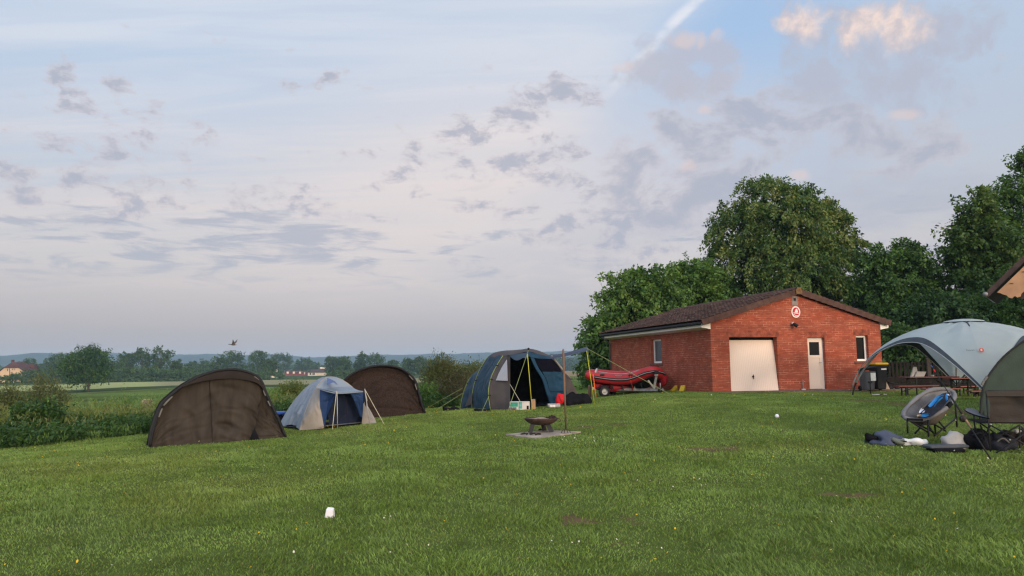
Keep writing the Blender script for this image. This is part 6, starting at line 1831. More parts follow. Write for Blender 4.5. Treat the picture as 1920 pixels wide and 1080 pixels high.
# ------------------------------------------------------------------ green tent at the right edge
def green_tent():
    M_G = mat('green_canvas', (.024, .037, .031), .75, .12, 2, .25, 25)
    M_G2 = mat('green_canvas_front', (.030, .044, .036), .78, .14, 2.4, .3, 25)
    Y0 = 14.6
    g0 = on_ground(P(1836, 789, Y0))
    t = thing('green_tent', 'dark green dome tent cut by the right edge, behind the taupe camping chair', 'tent', g0)
    rim = [g0, P(1838, 770, Y0), P(1840, 745, Y0), P(1846, 718, Y0 + .05), P(1858, 697, Y0 + .1), P(1880, 670, Y0 + .2), P(1905, 649, Y0 + .3), P(1930, 634, Y0 + .4), P(1975, 620, Y0 + .6), P(2030, 628, Y0 + .8), P(2075, 670, Y0 + 1), P(2100, 730, Y0 + 1.1), on_ground(P(2112, 790, Y0 + 1.2))]
    back = Vector((1.85, 2.0, 0))
    def arc(k, drop): return [Vector((p.x + back.x * k, p.y + back.y * k, gz(p.x, p.y) + (p.z - gz(p.x, p.y)) * drop)) for p in rim]
    panel('shell', [rim, arc(.5, .98), arc(1, .7)], M_G, t, 40, 8, .05, .015, (6, 3), 21)
    end = arc(1, .7); panel('rear_wall', [end, [Vector((p.x + .1, p.y + .3, gz(p.x, p.y))) for p in (end[0], end[-1])]], M_G, t, 20, 5, 0, .02)
    base = [on_ground(p) for p in (g0, rim[-1])]
    rr = resample([p + back * .03 - Vector((0, 0, .02)) for p in rim], 40)
    foot = poly_resample([base[0] + Vector((.03, -.12, .0)), base[1]], 40)
    rows = loft([rr, foot], 40, 16, 0, .045, (9, 3), 22, False)
    # folds fanning from the lower left
    for i, row in enumerate(rows):
        for j, p in enumerate(row):
            v = i / (len(rows) - 1); a = math.atan2(1 - v, j / 39 + .02)
            row[j] = p + Vector((0, -.03 * math.sin(a * 16) * min(1, (j / 39) * 4) * math.sin(PI * v), 0))
    m = MB(); m.grid(creases(rows, 18, .04, 77, .02, .05, .4)); m.build('front_panel', M_G2, t, True)
    m = MB(); m.tube(resample(rim, 40), .016, 6); m.build('rim_pole', M_RIM, t, True)
    for a, b in (((1841, 722), (1845, 714)), ((1846, 713), (1851, 706))):
        p, q = P(*a, Y0 - .03), P(*b, Y0 - .03); m = MB(); m.bar(p, q, .04, .02, (0, 1, 0)); m.build('toggle_tab', M_STRAP, t)
    # dark lower hem of the front
    f = [P(1852, 733, Y0 - .22), P(1880, 733, Y0 - .2), P(1940, 731, Y0 - .1)]
    m = MB(); m.tube(f, .012, 5); m.build('hem_seam', M_RIM, t, True)
    keep(g0, rim[-1], rim[-1] + back, g0 + back)
green_tent()

# ------------------------------------------------------------------ folding chairs
M_FRAME = mat('chair_frame', (.016, .016, .018), .45, .15, 10, metal=.2)
M_TAUPE = mat('taupe_canvas', (.050, .041, .036), .85, .12, 2.5, .25, 50)
M_CHGREY = mat('moon_chair_grey', (.135, .135, .142), .8, .14, 3, .3, 25)
M_CHTAUPE = mat('moon_chair_underside', (.105, .088, .075), .8, .12, 3, .25, 30)

def armchair():
    Y = 11.4
    g0 = on_ground(P(1885, 842, Y))
    t = thing('camping_chair', 'taupe folding armchair with black crossed legs, seen from behind at the right edge', 'folding chair', g0)
    tl, tr = P(1848, 733.5, Y), P(1950, 731, Y - .25); bl, br = P(1855, 792, Y + .1), P(1945, 792, Y - .1)
    panel('backrest', [[tl, tl.lerp(tr, .5) + Vector((0, .05, -.01)), tr], [P(1857, 760, Y + .04), P(1900, 760, Y - .02), P(1947, 760, Y - .2)], [bl, bl.lerp(br, .5), br]], M_TAUPE, t, 18, 8, 0, .03, (3, 3), 31, False)
    m = MB(); h = Vector((0, -.012, 0)); m.grid([poly_resample([tl + h, tr + h], 8), poly_resample([P(1849.5, 743, Y) + h, P(1950, 743, Y - .25) + h], 8)]); m.build('top_pocket', M_TAUPE, t)
    sf = [P(1812, 785, Y + .75), P(1905, 787, Y + .9)]
    panel('seat', [[bl, br], [bl.lerp(sf[0], .5) - Vector((0, 0, .04)), br.lerp(sf[1], .5) - Vector((0, 0, .04))], sf], M_BLACK, t, 12, 6, 0, .015, (3, 3), 32, False)
    # arm
    arm = [P(1855, 783.5, Y + .02), P(1842, 781, Y + .2), P(1826, 776.5, Y + .42), P(1814, 771.5, Y + .6), P(1808, 767.5, Y + .7)]
    arm2 = [P(1853, 781, Y + .06), P(1838, 775.5, Y + .28), P(1831, 768, Y + .5), P(1824, 766, Y + .66), P(1812, 765.5, Y + .78)]
    panel('armrest', [arm, arm2], mat('arm_grey', (.10, .10, .115), .7, .12, 4, .2, 25), t, 14, 4, -.015, .0)
    m = MB(); m.grid([resample(arm, 12), [p - Vector((0, 0, .022)) for p in resample(arm, 12)]]); m.build('armrest_edge', M_BLACK, t, True)
    def bar(nme, *pts, r=.0115):
        m = MB(); m.tube([P(*p) for p in pts], r, 7); m.build(nme, M_FRAME, t, True)
    gl = gz(P(1857, 847, Y - .1).x, Y - .1)
    bar('back_post', (1849, 732, Y + .02), (1853, 790, Y + .08), (1857, 846, Y - .1))
    bar('back_post', (1950, 730, Y - .25), (1946, 790, Y - .15), (1944, 848, Y - .3))
    bar('arm_post', (1826, 778, Y + .45), (1827, 796, Y + .5), (1836, 840, Y + .5))
    for a, b in (((1857, 797, Y), (1944, 846, Y - .3)), ((1944, 797, Y - .2), (1868, 849, Y - .2)), ((1857, 797, Y), (1835, 841, Y + .5)), ((1838, 797, Y + .5), (1857, 846, Y - .1)), ((1833, 790, Y + .6), (1915, 845, Y + .5)), ((1912, 797, Y + .7), (1834, 840, Y + .6)), ((1912, 797, Y + .8), (1912, 842, Y + .5)), ((1915, 800, Y + .7), (1944, 846, Y - .3))):
        bar('leg', a, b)
    for px, py, Y_ in ((1858, 796, Y - .03), (1894, 824.5, Y - .3), (1912, 842, Y + .5)):
        m = MB(); m.ball(P(px, py, Y_), .012, 8, 6); m.build('rivet', M_POLEGREY, t, True)
armchair()

def moon_chair():
    Y = 12.9
    g0 = on_ground(P(1745, 818, Y))
    t = thing('moon_chair', 'round padded grey moon chair on black crossed legs with a jacket thrown in it', 'folding chair', g0)
    rim = [(1693, 780, 12.55), (1697, 770, 12.75), (1707, 758, 12.95), (1722, 745, 13.15), (1739, 734.5, 13.35), (1755, 730.5, 13.45), (1772, 730, 13.5), (1784, 733, 13.5), (1790, 741, 13.4), (1787, 751, 13.2), (1777, 763, 12.95), (1763, 773, 12.75), (1748, 781, 12.6), (1733, 787, 12.5), (1716, 788, 12.45), (1701, 786, 12.45)]
    pr = [P(*p) for p in rim]; n = 48
    loop = resample(pr + [pr[0]], n + 1)[:-1]
    cen = P(1747, 772, 13.1); low = P(1757, 794, 13.12)
    rows = []
    for k, s in enumerate((0, .12, .3, .5, .7, .88, .99)):
        row = []
        for i, p in enumerate(loop):
            q = p.lerp(cen, s); dep = math.sin(min(1, s * 1.15) * PI / 2)
            q = q + (low - cen) * .55 * dep + Vector((0, .10 * dep, 0))
            # quilted: radial channels
            q = q + Vector((0, -1, .5)) * (.06 * abs(math.sin(i * PI * 5 / n + .25 * math.sin(i * .5))) * math.sin(PI * min(1, s * 1.2)))
            row.append(q)
        rows.append(row)
    m = MB(); m.grid(rows, True); m.build('cushion', M_CHGREY, t, True)
    m = MB(); m.tube([p + Vector((0, 0, .005)) for p in loop], [.036 + .005 * math.sin(i * .8) for i in range(n)], 9, True); m.build('padded_rim', M_CHGREY, t, True)
    rows = []
    for s in (0, .2, .45, .7, .9, 1):
        rows.append([p.lerp(low, s) + Vector((0, .02, -.05 * math.sin(PI * s) - .01)) + (p - low).normalized() * .10 * math.sin(PI * s) for p in loop])
    m = MB(); m.grid(rows, True); m.build('shell', M_CHTAUPE, t, True)
    m = MB(); a = [P(1776, 763, 12.88), P(1783, 756, 13.0)]; m.bar(a[0], a[1], .06, .05, (0, 1, 0)); m.build('corner_cup', M_BLACK, t)
    m = MB(); a = [P(1701, 786, 12.4), P(1730, 787, 12.38)]; m.bar(a[0], a[1], .03, .035); m.build('corner_cup', M_BLACK, t)
    def bar(nme, *pts, r=.015):
        m = MB(); ps = [P(*p) for p in pts]; m.tube(ps, r, 7); m.build(nme, M_FRAME, t, True)
    bar('leg', (1701, 786, 12.45), (1702, 812, 12.5)); bar('leg', (1740, 788, 12.45), (1741, 819, 12.35))
    bar('leg', (1790, 742, 13.4), (1792, 770, 13.4), (1794.5, 801, 13.4))
    bar('leg', (1752, 792, 13.0), (1754, 812, 13.3))
    for a, b in (((1703, 787, 12.45), (1742, 812, 12.4)), ((1736, 791, 12.45), (1715, 813, 12.5)), ((1740, 797, 12.4), (1752, 815, 13.2)), ((1760, 790, 13.1), (1772, 804, 13.1)), ((1751, 795, 13.0), (1773, 808, 13.2)), ((1793, 784, 13.4), (1752, 817, 12.9)), ((1705, 787, 12.5), (1750, 810, 12.6))):
        bar('strut', a, b)
    m = MB(); m.ball(P(1791.5, 788, 13.36), .014, 8, 6); m.build('rivet', M_POLEGREY, t, True)
    # jacket thrown over the cushion
    jb = P(1750, 768, 12.8)
    j = thing('jacket', 'black and bright blue jacket with white print thrown into the grey moon chair', 'jacket', jb)
    M_JB = mat('jacket_black', (.012, .014, .022), .75, .25, 6, .3, 25); M_JC = mat('jacket_cyan', (.02, .17, .42), .65, .12, 6, .2, 25); M_JW = mat('jacket_white', (.50, .53, .60), .7, .1, 6); M_JN = mat('jacket_navy', (.015, .03, .10), .7, .15, 6)
    def strip(nme, pts_a, pts_b, mm, off=0.0, wr=.02, seed=0):
        a = [P(x, y, Y_ - off) for x, y, Y_ in pts_a]; b = [P(x, y, Y_ - off) for x, y, Y_ in pts_b]
        return panel(nme, [a, b], mm, j, 14, 6, -.03, wr, (3, 3), seed, True, False)
    strip('body', [(1719, 780, 12.42), (1733, 765, 12.62), (1748, 750, 12.9), (1768, 738, 13.15), (1782, 736, 13.2)], [(1733, 782, 12.42), (1748, 780, 12.45), (1762, 768, 12.65), (1773, 757, 12.85), (1784, 742, 13.15)], M_JB, 0, .03, 41)
    strip('blue_stripe', [(1740, 760, 12.62), (1750, 749, 12.82), (1760, 741, 13.0), (1770, 739, 13.08)], [(1749, 760.5, 12.62), (1756, 751.5, 12.8), (1763, 744, 12.98), (1771, 741, 13.08)], M_JC, .06, .008, 42)
    strip('blue_stripe', [(1752, 760, 12.62), (1758, 751, 12.8), (1766, 744, 12.98)], [(1754, 760, 12.62), (1760, 751, 12.8), (1768, 743.5, 12.98)], M_JC, .06, .005, 43)
    strip('blue_cuff', [(1772, 742.5, 13.0), (1773, 748, 12.9), (1775, 753, 12.82)], [(1776, 741, 13.02), (1777.5, 746, 12.95), (1777, 751, 12.85)], M_JC, .06, .005, 44)
    strip('blue_hem', [(1727, 777, 12.36), (1735, 775.5, 12.38), (1744, 775, 12.4)], [(1730, 782, 12.34), (1736, 781.5, 12.35), (1742, 779, 12.38)], M_JC, .05, .006, 45)
    strip('white_print', [(1724, 770, 12.48), (1727, 766, 12.52), (1731, 763, 12.56)], [(1726, 774, 12.45), (1730, 770, 12.5), (1733, 766.5, 12.55)], M_JW, .06, .012, 46)
    strip('white_print', [(1730, 772, 12.46), (1732, 768, 12.5)], [(1733, 773, 12.46), (1735, 769, 12.5)], M_JW, .06, .008, 47)
    strip('white_print', [(1775, 737.5, 13.1), (1779, 739, 13.08), (1783, 740, 13.08)], [(1775, 739.5, 13.08), (1779, 741.5, 13.05), (1783, 742.5, 13.05)], M_JW, .05, .006, 48)
    strip('lining', [(1719, 778.5, 12.38), (1724, 776.5, 12.38), (1729, 777, 12.38)], [(1719, 780.5, 12.36), (1725, 780, 12.35), (1732, 781, 12.35)], mat('lining_tan', (.30, .24, .17), .8, .1, 6), .04, .005, 49)
moon_chair()

def rod():
    b = P(1857, 846, 11.0); b.z = gz(b.x, b.y) + .01
    a = P(1743, 681, 12.2)
    t = thing('fishing_rod', 'short fishing rod with cork grip and red blue tip leaning between the two folding chairs', 'fishing rod', b)
    L = lambda u: b.lerp(a, u)
    m = MB(); m.tube([L(0), L(.45)], [.012, .011], 7); m.tube([L(.62), L(1)], [.008, .005], 6); m.build('shaft', M_FRAME, t, True)
    m = MB(); m.tube([L(.30), L(.34), L(.42), L(.44)], [.012, .018, .018, .012], 8); m.build('grip', mat('cork', (.19, .13, .08), .85, .3, 20), t, True)
    m = MB(); m.tube([L(.45), L(.62)], .014, 7); m.build('upper_grip', M_FRAME, t, True)
    m = MB(); m.tube([L(.90), L(.925)], .010, 6); m.build('red_wrap', MATS['red_fabric'], t, True)
    m = MB(); m.tube([L(.95), L(.975)], .008, 6); m.build('blue_wrap', MATS['blue_plastic'], t, True)
    c = P(1806, 785, 11.5); m = MB(); m.lathe(c, [(.01, -.04), (.04, -.04), (.055, -.01), (.055, .02), (.03, .05), (.01, .05)], 14, Matrix.Rotation(R(80), 3, 'Y')); m.tube([c, L(.36)], .01, 6); m.tube([c, c + Vector((-.05, -.05, .02)), c + Vector((-.06, -.06, -.03))], .008, 5); m.build('reel', mat('reel_dark', (.03, .026, .022), .5, .2, 10), t, True)
rod()

# ------------------------------------------------------------------ things lying in front of the chairs
def heap(name, label, cat, px, py, Y, size, m, seed, rough=.6, rot=0, parts=(), group=None):
    q = P(px, py, Y); c = Vector((q.x, Y, gz(q.x, Y)))
    t = thing(name, label, cat, c, group)
    b = MB(); b.ball(c + Vector((0, 0, size[2] * .45)), size, 26, 16, Matrix.Rotation(R(rot), 3, 'Z'), rough, seed)
    vs = []
    for x, y, z in b.v:
        w = (float(fbm((x - c.x) * 9 + seed, (y - c.y) * 9 + (z - c.z) * 7, seed, 3)) - .5) * .35 * size[2]
        vs.append((x, y, max(z + w, c.z - .01)))
    b.v = vs
    b.build('body', m, t, True)
    return t, c

def clutter():
    gk = 12.1
    M_WB = mat('white_bag', (.33, .32, .31), .55, .10, 4, .4, 18)
    t, c = heap('plastic_bag', 'full white plastic bag standing between the moon chair and the black rucksacks', 'plastic bag', 1787, 815, 12.0, (.17, .13, .17), M_WB, 61, .5)
    m = MB(); tp = c + Vector((.03, 0, .15)); m.grid([[tp + Vector((-.02, 0, .02)), tp + Vector((.10, .02, .03)), tp + Vector((.20, 0, -.03))], [tp + Vector((0, -.04, -.05)), tp + Vector((.12, -.06, -.08)), tp + Vector((.23, -.05, -.13))]]); m.build('handle', M_WB, t, True)
    t, c = heap('bag', 'flattened white bag lying left of the moon chair legs', 'plastic bag', 1712, 820, 12.3, (.18, .10, .075), mat('white_bag_bright', (.56, .57, .58), .5, .06, 5, .3, 20), 62, .5, 5)
    m = MB(); m.ball(c + Vector((.15, -.06, .045)), (.05, .05, .045), 12, 8, None, .4, 4); m.build('knot', MATS['white_bag_bright'], t, True)
    M_DEN = mat('blue_grey_cloth', (.050, .062, .10), .8, .2, 5, .3, 30)
    t, c = heap('rucksack', 'blue grey rucksack lying open on the grass at the left of the moon chair', 'rucksack', 1660, 822, 12.4, (.24, .14, .105), M_DEN, 63, .7, -8)
    m = MB(); m.ball(c + Vector((-.16, .04, .10)), (.14, .09, .07), 16, 10, None, .5, 5); m.build('flap', M_BLACK, t, True)
    m = MB(); m.ball(c + Vector((.14, -.10, .045)), (.12, .09, .06), 14, 8, None, .5, 6); m.build('side_pocket', mat('olive_grey_cloth', (.10, .11, .09), .8, .2, 5, .3, 30), t, True)
    m = MB(); m.tube(resample([c + Vector((.05, -.13, .03)), c + Vector((.15, -.19, .06)), c + Vector((.27, -.14, .05)), c + Vector((.25, -.02, .04))], 12), .013, 6); m.build('strap', M_BLACK, t, True)
    m = MB(); m.ball(c + Vector((.22, .03, .09)), (.10, .06, .035), 12, 8, None, .4, 8); m.build('lid_pocket', M_DEN, t, True)
    t, c = heap('rucksack', 'black rucksack leaning against the white plastic bag', 'rucksack', 1828, 822, 11.95, (.20, .16, .18), M_BLACK, 64, .5, 0)
    m = MB(); m.ball(c + Vector((.02, -.10, .14)), (.09, .06, .08), 12, 8, None, .5, 9); m.build('pocket', mat('brown_leather', (.06, .04, .035), .6, .2, 8), t, True)
    m = MB(); m.tube(resample([c + Vector((-.1, -.1, .22)), c + Vector((0, -.15, .26)), c + Vector((.10, -.1, .21))], 10), .012, 6); m.build('strap', M_RIM, t, True)
    t, c = heap('bag', 'dark navy holdall under the taupe chair', 'bag', 1868, 830, 11.9, (.22, .17, .15), mat('dark_navy_cloth', (.018, .020, .028), .8, .3, 6, .3, 30), 65, .5)
    m = MB(); m.tube(resample([c + Vector((-.12, -.15, .1)), c + Vector((-.02, -.2, .19)), c + Vector((.1, -.17, .1))], 10), .012, 6); m.build('strap', M_STRAP, t, True)
    t, c = heap('bag', 'black and brown bag at the right edge behind the chair legs', 'bag', 1910, 825, 12.3, (.24, .17, .17), mat('black_brown_cloth', (.020, .017, .016), .8, .35, 6, .3, 30), 66, .6)
    m = MB(); m.ball(c + Vector((-.06, -.08, .20)), (.06, .05, .05), 12, 8, None, .4, 3); m.build('white_pouch', M_WB, t, True)
    # dark flat mat / tray
    q = P(1772, 832, 11.8); c = Vector((q.x, q.y, gz(q.x, q.y)))
    t = thing('bait_tray', 'low dark blue grey tray lid lying on the grass below the white bag', 'tray', c)
    Mx = Matrix.Rotation(R(4), 3, 'Z')
    m = MB(); m.rbox(c + Vector((0, 0, .075)), (.62, .24, .05), Mx, .02); m.build('lid', mat('slate_plastic', (.055, .062, .075), .4, .15, 6), t)
    m = MB(); m.rbox(c + Vector((-.03, -.05, .02)), (.48, .26, .07), Mx, .02); m.build('body', M_BLACK, t)
clutter()

# ------------------------------------------------------------------ timber pavilion, only its gable corner is in view
def pavilion():
    c0 = P(1863, 549, 17.0); e = Vector((.8, -.6, 0)); d = Vector((.6, .8, 0)); n = -d
    g0 = gz(c0.x + 2, c0.y); half = 1.5; rise = 1.0
    M_LW = mat('fresh_larch', (.42, .235, .13), .7, .14, 4, .15, 18, stretch=(1, 1, 1)); M_LB = mat('gable_board', (.27, .115, .065), .75, .15, 5, .15, 18, stretch=(.3, .3, 3))
    t = thing('timber_pavilion', 'timber pavilion gable with brown roof edge and pale carved bargeboard at the right edge', 'pavilion', (c0.x, c0.y, g0))
    def W(u, z, v=0.0): return c0 + e * u + d * v + Vector((0, 0, z))
    s = rise
    m = MB()
    m.prism([W(-.12, -.10), W(half, s * half + .02), W(half, s * half + .17), W(-.12, .06)], d * 2.4)
    m.prism([W(2 * half + .12, -.10), W(2 * half + .12, .06), W(half, s * half + .17), W(half, s * half + .02)], d * 2.4)
    m.build('roof', mat('pavilion_tile', (.060, .040, .036), .8, .25, 5, .3, 30), t)
    # bargeboards with a scrolled foot
    m = MB(); prof = [(.07, .0), (half - .01, s * half - .07), (half - .01, s * half - .52), (.52, -.06), (.50, -.12), (.44, -.14), (.40, -.10), (.34, -.15), (.28, -.13), (.25, -.08), (.17, -.05), (.13, -.02)]
    m.prism([W(u, z - .0, -.06) for u, z in prof], d * .05); m.build('bargeboard', M_LW, t)
    m = MB(); m.prism([W(2 * half - u, z, -.06) for u, z in prof], d * .05); m.build('bargeboard', M_LW, t)
    for k in range(5):
        u = .32 + k * .24; z = s * u - .10
        m = MB(); m.bar(W(u, z - .04, -.068), W(u + .07, z - .04, -.068), .012, .014, (0, 0, 1)); m.build('batten_nail', mat('dark_slot', (.10, .05, .03), .8, .1, 8), t)
    # gable boards
    nb = 22; m = MB()
    for k in range(nb):
        z = -.02 + k * .155; u0 = max(.5, (z + .45) / s); u1 = 2 * half - u0
        if u1 - u0 < .2: break
        m.prism([W(u0, z, .05), W(u1, z, .05), W(u1, z + .148, .05), W(u0, z + .148, .05)], d * .03)
    m.build('gable_boards', M_LB, t)
    m = MB(); m.bar(W(.5, -.1, .09), W(2 * half - .5, -.1, .09), .14, .14); m.build('tie_beam', mat('dark_beam', (.05, .035, .03), .8, .2, 6), t)
    for u in (1.75, 2 * half - .35):
        for v in (.1, 2.1):
            q = W(u, 0, v); gzq = gz(q.x, q.y); m = MB(); m.rbox(Vector((q.x, q.y, (gzq + c0.z - .1) / 2)), (.14, .14, c0.z - .1 - gzq + .1), b=.015); m.build('post', MATS['dark_beam'], t)
    m = MB(); m.tube([W(-.16, -.02, -.02), W(-.16, -.02, 2.4)], .055, 8); m.build('gutter', mat('zinc', (.22, .22, .22), .5, .1, 6, metal=.4), t, True)
pavilion()

# ------------------------------------------------------------------ far houses, notice board, bird
M_PEACH = mat('peach_render', (.50, .355, .22), .85, .06, .5); M_ROOFR = mat('far_red_roof', (.075, .034, .030), .85, .2, .6); M_WIN = mat('far_window', (.035, .03, .03), .4, .2, 2); M_TRIM = mat('far_trim', (.60, .52, .44), .7, .05, 2)

def peach_house():
    Y = 335; k = Y / F
    b = P(20, 717, Y); b.z = gz(b.x, b.y)
    t = thing('farmhouse', 'peach rendered house with half hipped dark red roof at the far left', 'house', b)
    def at(px, py, v=0): q = P(px, py, Y); return Vector((q.x, Y + v, q.z))
    out = [(-3, 722), (-3, 699), (8, 690), (36, 690), (47.5, 699), (47, 708), (44, 722)]
    m = MB(); m.prism([at(x, y) for x, y in out], Vector((0, 11, 0))); m.build('wall', M_PEACH, t)
    m = MB()
    rows = [[at(-6, 699.5, -.5), at(-6, 699.5, 11.5)], [at(7.5, 689.5, -.6), at(7.5, 689.5, 11.6)], [at(14, 679, 3), at(14, 679, 9)], [at(22, 679, 3), at(22, 679, 9)], [at(36.5, 689.5, -.6), at(36.5, 689.5, 11.6)], [at(49, 699, -.5), at(49, 699, 11.5)]]
    m.grid(rows); m.quad(at(7.5, 689.5, -.6), at(36.5, 689.5, -.6), at(22, 679, 3), at(14, 679, 3)); m.build('roof', M_ROOFR, t)
    m = MB(); m.box(at(10, 679, 5), (.9, .9, 2.2)); m.build('chimney', M_ROOFR, t)
    m = MB(); m.prism([at(40, 689, 2), at(44, 684, 6), at(44, 692, 6)], Vector((1, 3, 0))) if 0 else m.prism([at(33, 683, 8), at(40, 683, 9), at(41, 692, 9), at(33, 690, 8)], Vector((0, 2, 0))); m.build('rear_roof', M_ROOFR, t)
    for x0, x1, y0, y1 in ((13.7, 16, 691, 695.5), (17.8, 19.4, 691, 694), (23.4, 25.4, 691, 693.8), (27.2, 29, 691, 693.8), (8.5, 10.7, 702.5, 707), (22, 24.8, 702, 707), (29, 32, 702, 707.5), (29, 31, 714.5, 717.5), (33, 35, 714.5, 717)):
        m = MB(); c0, c1 = at(x0, y1, -.06), at(x1, y0, -.06); m.prism([c0, Vector((c1.x, c0.y, c0.z)), c1, Vector((c0.x, c0.y, c1.z))], Vector((0, .1, 0))); w = m.build('window', M_WIN, t)
        m = MB(); dx = (c1.x - c0.x); m.box(Vector((c1.x + .2, c0.y - .02, (c0.z + c1.z) / 2)), (.35, .08, c1.z - c0.z)); m.build('shutter', M_TRIM, w)
    m = MB(); m.tube([at(18.5, 690, -.15), at(18.3, 717, -.15)], .11, 6); m.build('downpipe', M_ROOFR, t)
peach_house()

def brick_farm():
    Y = 560
    b = P(553, 703, Y); b.z = gz(b.x, b.y)
    t = thing('farmhouse', 'long red brick farmhouse with small white dormers behind the gap left of the dome tent', 'house', b)
    def at(px, py, v=0): q = P(px, py, Y); return Vector((q.x, Y + v, q.z))
    mr = mat('far_brick', (.20, .05, .045), .85, .15, .4)
    m = MB(); c0, c1 = at(529, 706), at(574, 699.5); m.box((c0 + c1) / 2 + Vector((0, 4, 0)), (c1.x - c0.x, 8, c1.z - c0.z)); m.build('wall', mr, t)
    m = MB(); r0 = [at(528, 699.8, -.4), at(529.5, 695.5, 4), at(528, 699.8, 8.4)]; m.prism(r0, at(575, 699.8) - at(528, 699.8)); m.build('roof', M_ROOFR, t)
    for x in (540, 551.5, 563):
        m = MB(); m.prism([at(x - 3, 700.5, -.6), at(x + 3, 700.5, -.6), at(x + 3, 697, -.6), at(x, 695, -.6), at(x - 3, 697, -.6)], Vector((0, 3, 0))); g = m.build('dormer', mr, t)
        m = MB(); c = at(x, 698.8, -.7); m.box(c, (1.5, .1, 1.5)); m.build('window', M_TRIM, g)
    for x in (532.3, 571.2):
        m = MB(); m.box(at(x, 700, -.1), (.9, .1, 1.3)); m.build('window', M_TRIM, t)
    b = P(594, 704, Y - 20); b.z = gz(b.x, b.y); Y2 = Y - 20
    t = thing('bungalow', 'cream bungalow with a dark hipped roof right of the red brick farmhouse', 'house', b)
    def a2(px, py, v=0): q = P(px, py, Y2); return Vector((q.x, Y2 + v, q.z))
    m = MB(); q = [a2(577, 707), a2(594, 707), a2(609, 707, 8), a2(592, 707, 14)]; m.prism(q, Vector((0, 0, (a2(577, 698.5) - a2(577, 707)).z))); m.build('wall', mat('far_cream', (.62, .52, .38), .8, .05, .6), t)
    e0 = [a2(576, 698.6, -.5), a2(594.5, 698.6, -.5), a2(611, 698.6, 8), a2(592, 698.6, 15)]; rg = [a2(585, 691.5, 6), a2(601, 691.5, 9)]
    m = MB(); m.add([*e0, *rg], [(0, 1, 5, 4), (1, 2, 5), (2, 3, 4, 5), (3, 0, 4)]); m.build('roof', mat('far_dark_roof', (.06, .04, .04), .85, .2, .6), t)
    for x, w in ((582, 1.0), (587, .7), (589.3, .7)):
        m = MB(); m.box(a2(x, 701, -.06), (w, .1, 1.4)); m.build('window', M_WIN, t)
    m = MB(); m.box(a2(600, 689.8, 12), (6, 1, 1.2)); m.build('rear_roof', MATS['far_trim'], t)
    b = P(514, 690, 420); b.z = gz(b.x, b.y); h = P(514, 688, 420).z - b.z
    t = thing('farm_shed', 'tiny pale shed gable peeping between the trees left of the brick farmhouses', 'shed', b)
    m = MB(); m.box(b + Vector((0, 0, h * .4)), (2.6, 4, h * .8)); m.build('wall', MATS['far_cream'], t)
    m = MB(); m.prism([b + Vector((-1.6, -2.2, h * .8)), b + Vector((1.6, -2.2, h * .8)), b + Vector((0, -2.2, h))], Vector((0, 4.4, 0))); m.build('roof', MATS['far_dark_roof'], t)
brick_farm()

def small_far():
    # weathered notice board in the meadow
    Y = 34; b = P(277, 775, Y); b.z = gz(b.x, Y); k = Y / F
    t = thing('notice_board', 'weathered wooden board on two posts in the herbs left of the plain brown tent', 'board', b)
    c0, c1 = P(268, 766, Y), P(287, 749, Y)
    wd = mat('weathered_board', (.13, .12, .085), .9, .3, 5); pl = mat('pale_batten', (.26, .25, .17), .9, .2, 6)
    m = MB(); m.box((c0 + c1) / 2, (c1.x - c0.x, .04, c1.z - c0.z)); m.build('panel', wd, t)
    for x in (c0.x, c1.x):
        m = MB(); m.box((x, Y - .03, (b.z + c1.z) / 2), (.05, .05, c1.z - b.z + .04)); m.build('post', pl, t)
    m = MB(); m.box(((c0.x + c1.x) / 2, Y - .03, c1.z), (c1.x - c0.x + .08, .05, .04)); m.build('top_rail', pl, t)
    # flying duck
    Y = 60; c = P(436, 646, Y); k = Y / F
    t = thing('duck', 'duck in flight with raised wings above the far trees at the left', 'bird', c)
    bm = mat('duck_brown', (.075, .06, .055), .7, .3, 12)
    m = MB(); m.tube([c + Vector((x * k, y * .02, z * k)) for x, y, z in ((-8.2, 0, .4), (-7, 0, .6), (-5.8, 0, .5), (-4, 0, .1), (-2, 0, -.1), (1, 0, -.3), (3.5, 0, -.4), (6, 0, -.6), (8, 0, -.5))], [v * k for v in (.15, .5, .75, .5, 1.1, 1.6, 1.3, .6, .25)], 10); m.build('body', bm, t, True)
    for s, tip in ((1, (5.6, 10.0)), (-1, (4.2, 9.0))):
        m = MB(); pr = []
        a0, a1 = Vector((-1.0, 0, .8)), Vector((3.6, 0, .6)); mid0, mid1 = Vector((1.6, 0, 4.6)), Vector((5.4, 0, 4.0)); tp = Vector((tip[0], 0, tip[1]))
        rows = []
        for A, B_, yo in ((a0, a1, .05), (mid0, mid1, .22), (tp - Vector((.5, 0, .3)), tp, .42)):
            rows.append([c + Vector((q.x * k, s * yo, q.z * k)) for q in (A, A.lerp(B_, .5) + Vector((0, 0, .3)), B_)])
        m.grid(rows); m.grid([[p + Vector((0, 0, -.01)) for p in r] for r in rows]); m.build('wing', mat('wing_brown', (.10, .075, .065), .75, .3, 10), t, True)
small_far()
lawn_grass()

# ------------------------------------------------------------------ sky with clouds
SUN_AZ, SUN_EL = R(150), R(8)         # azimuth clockwise from +Y (behind the viewer, to the right), elevation

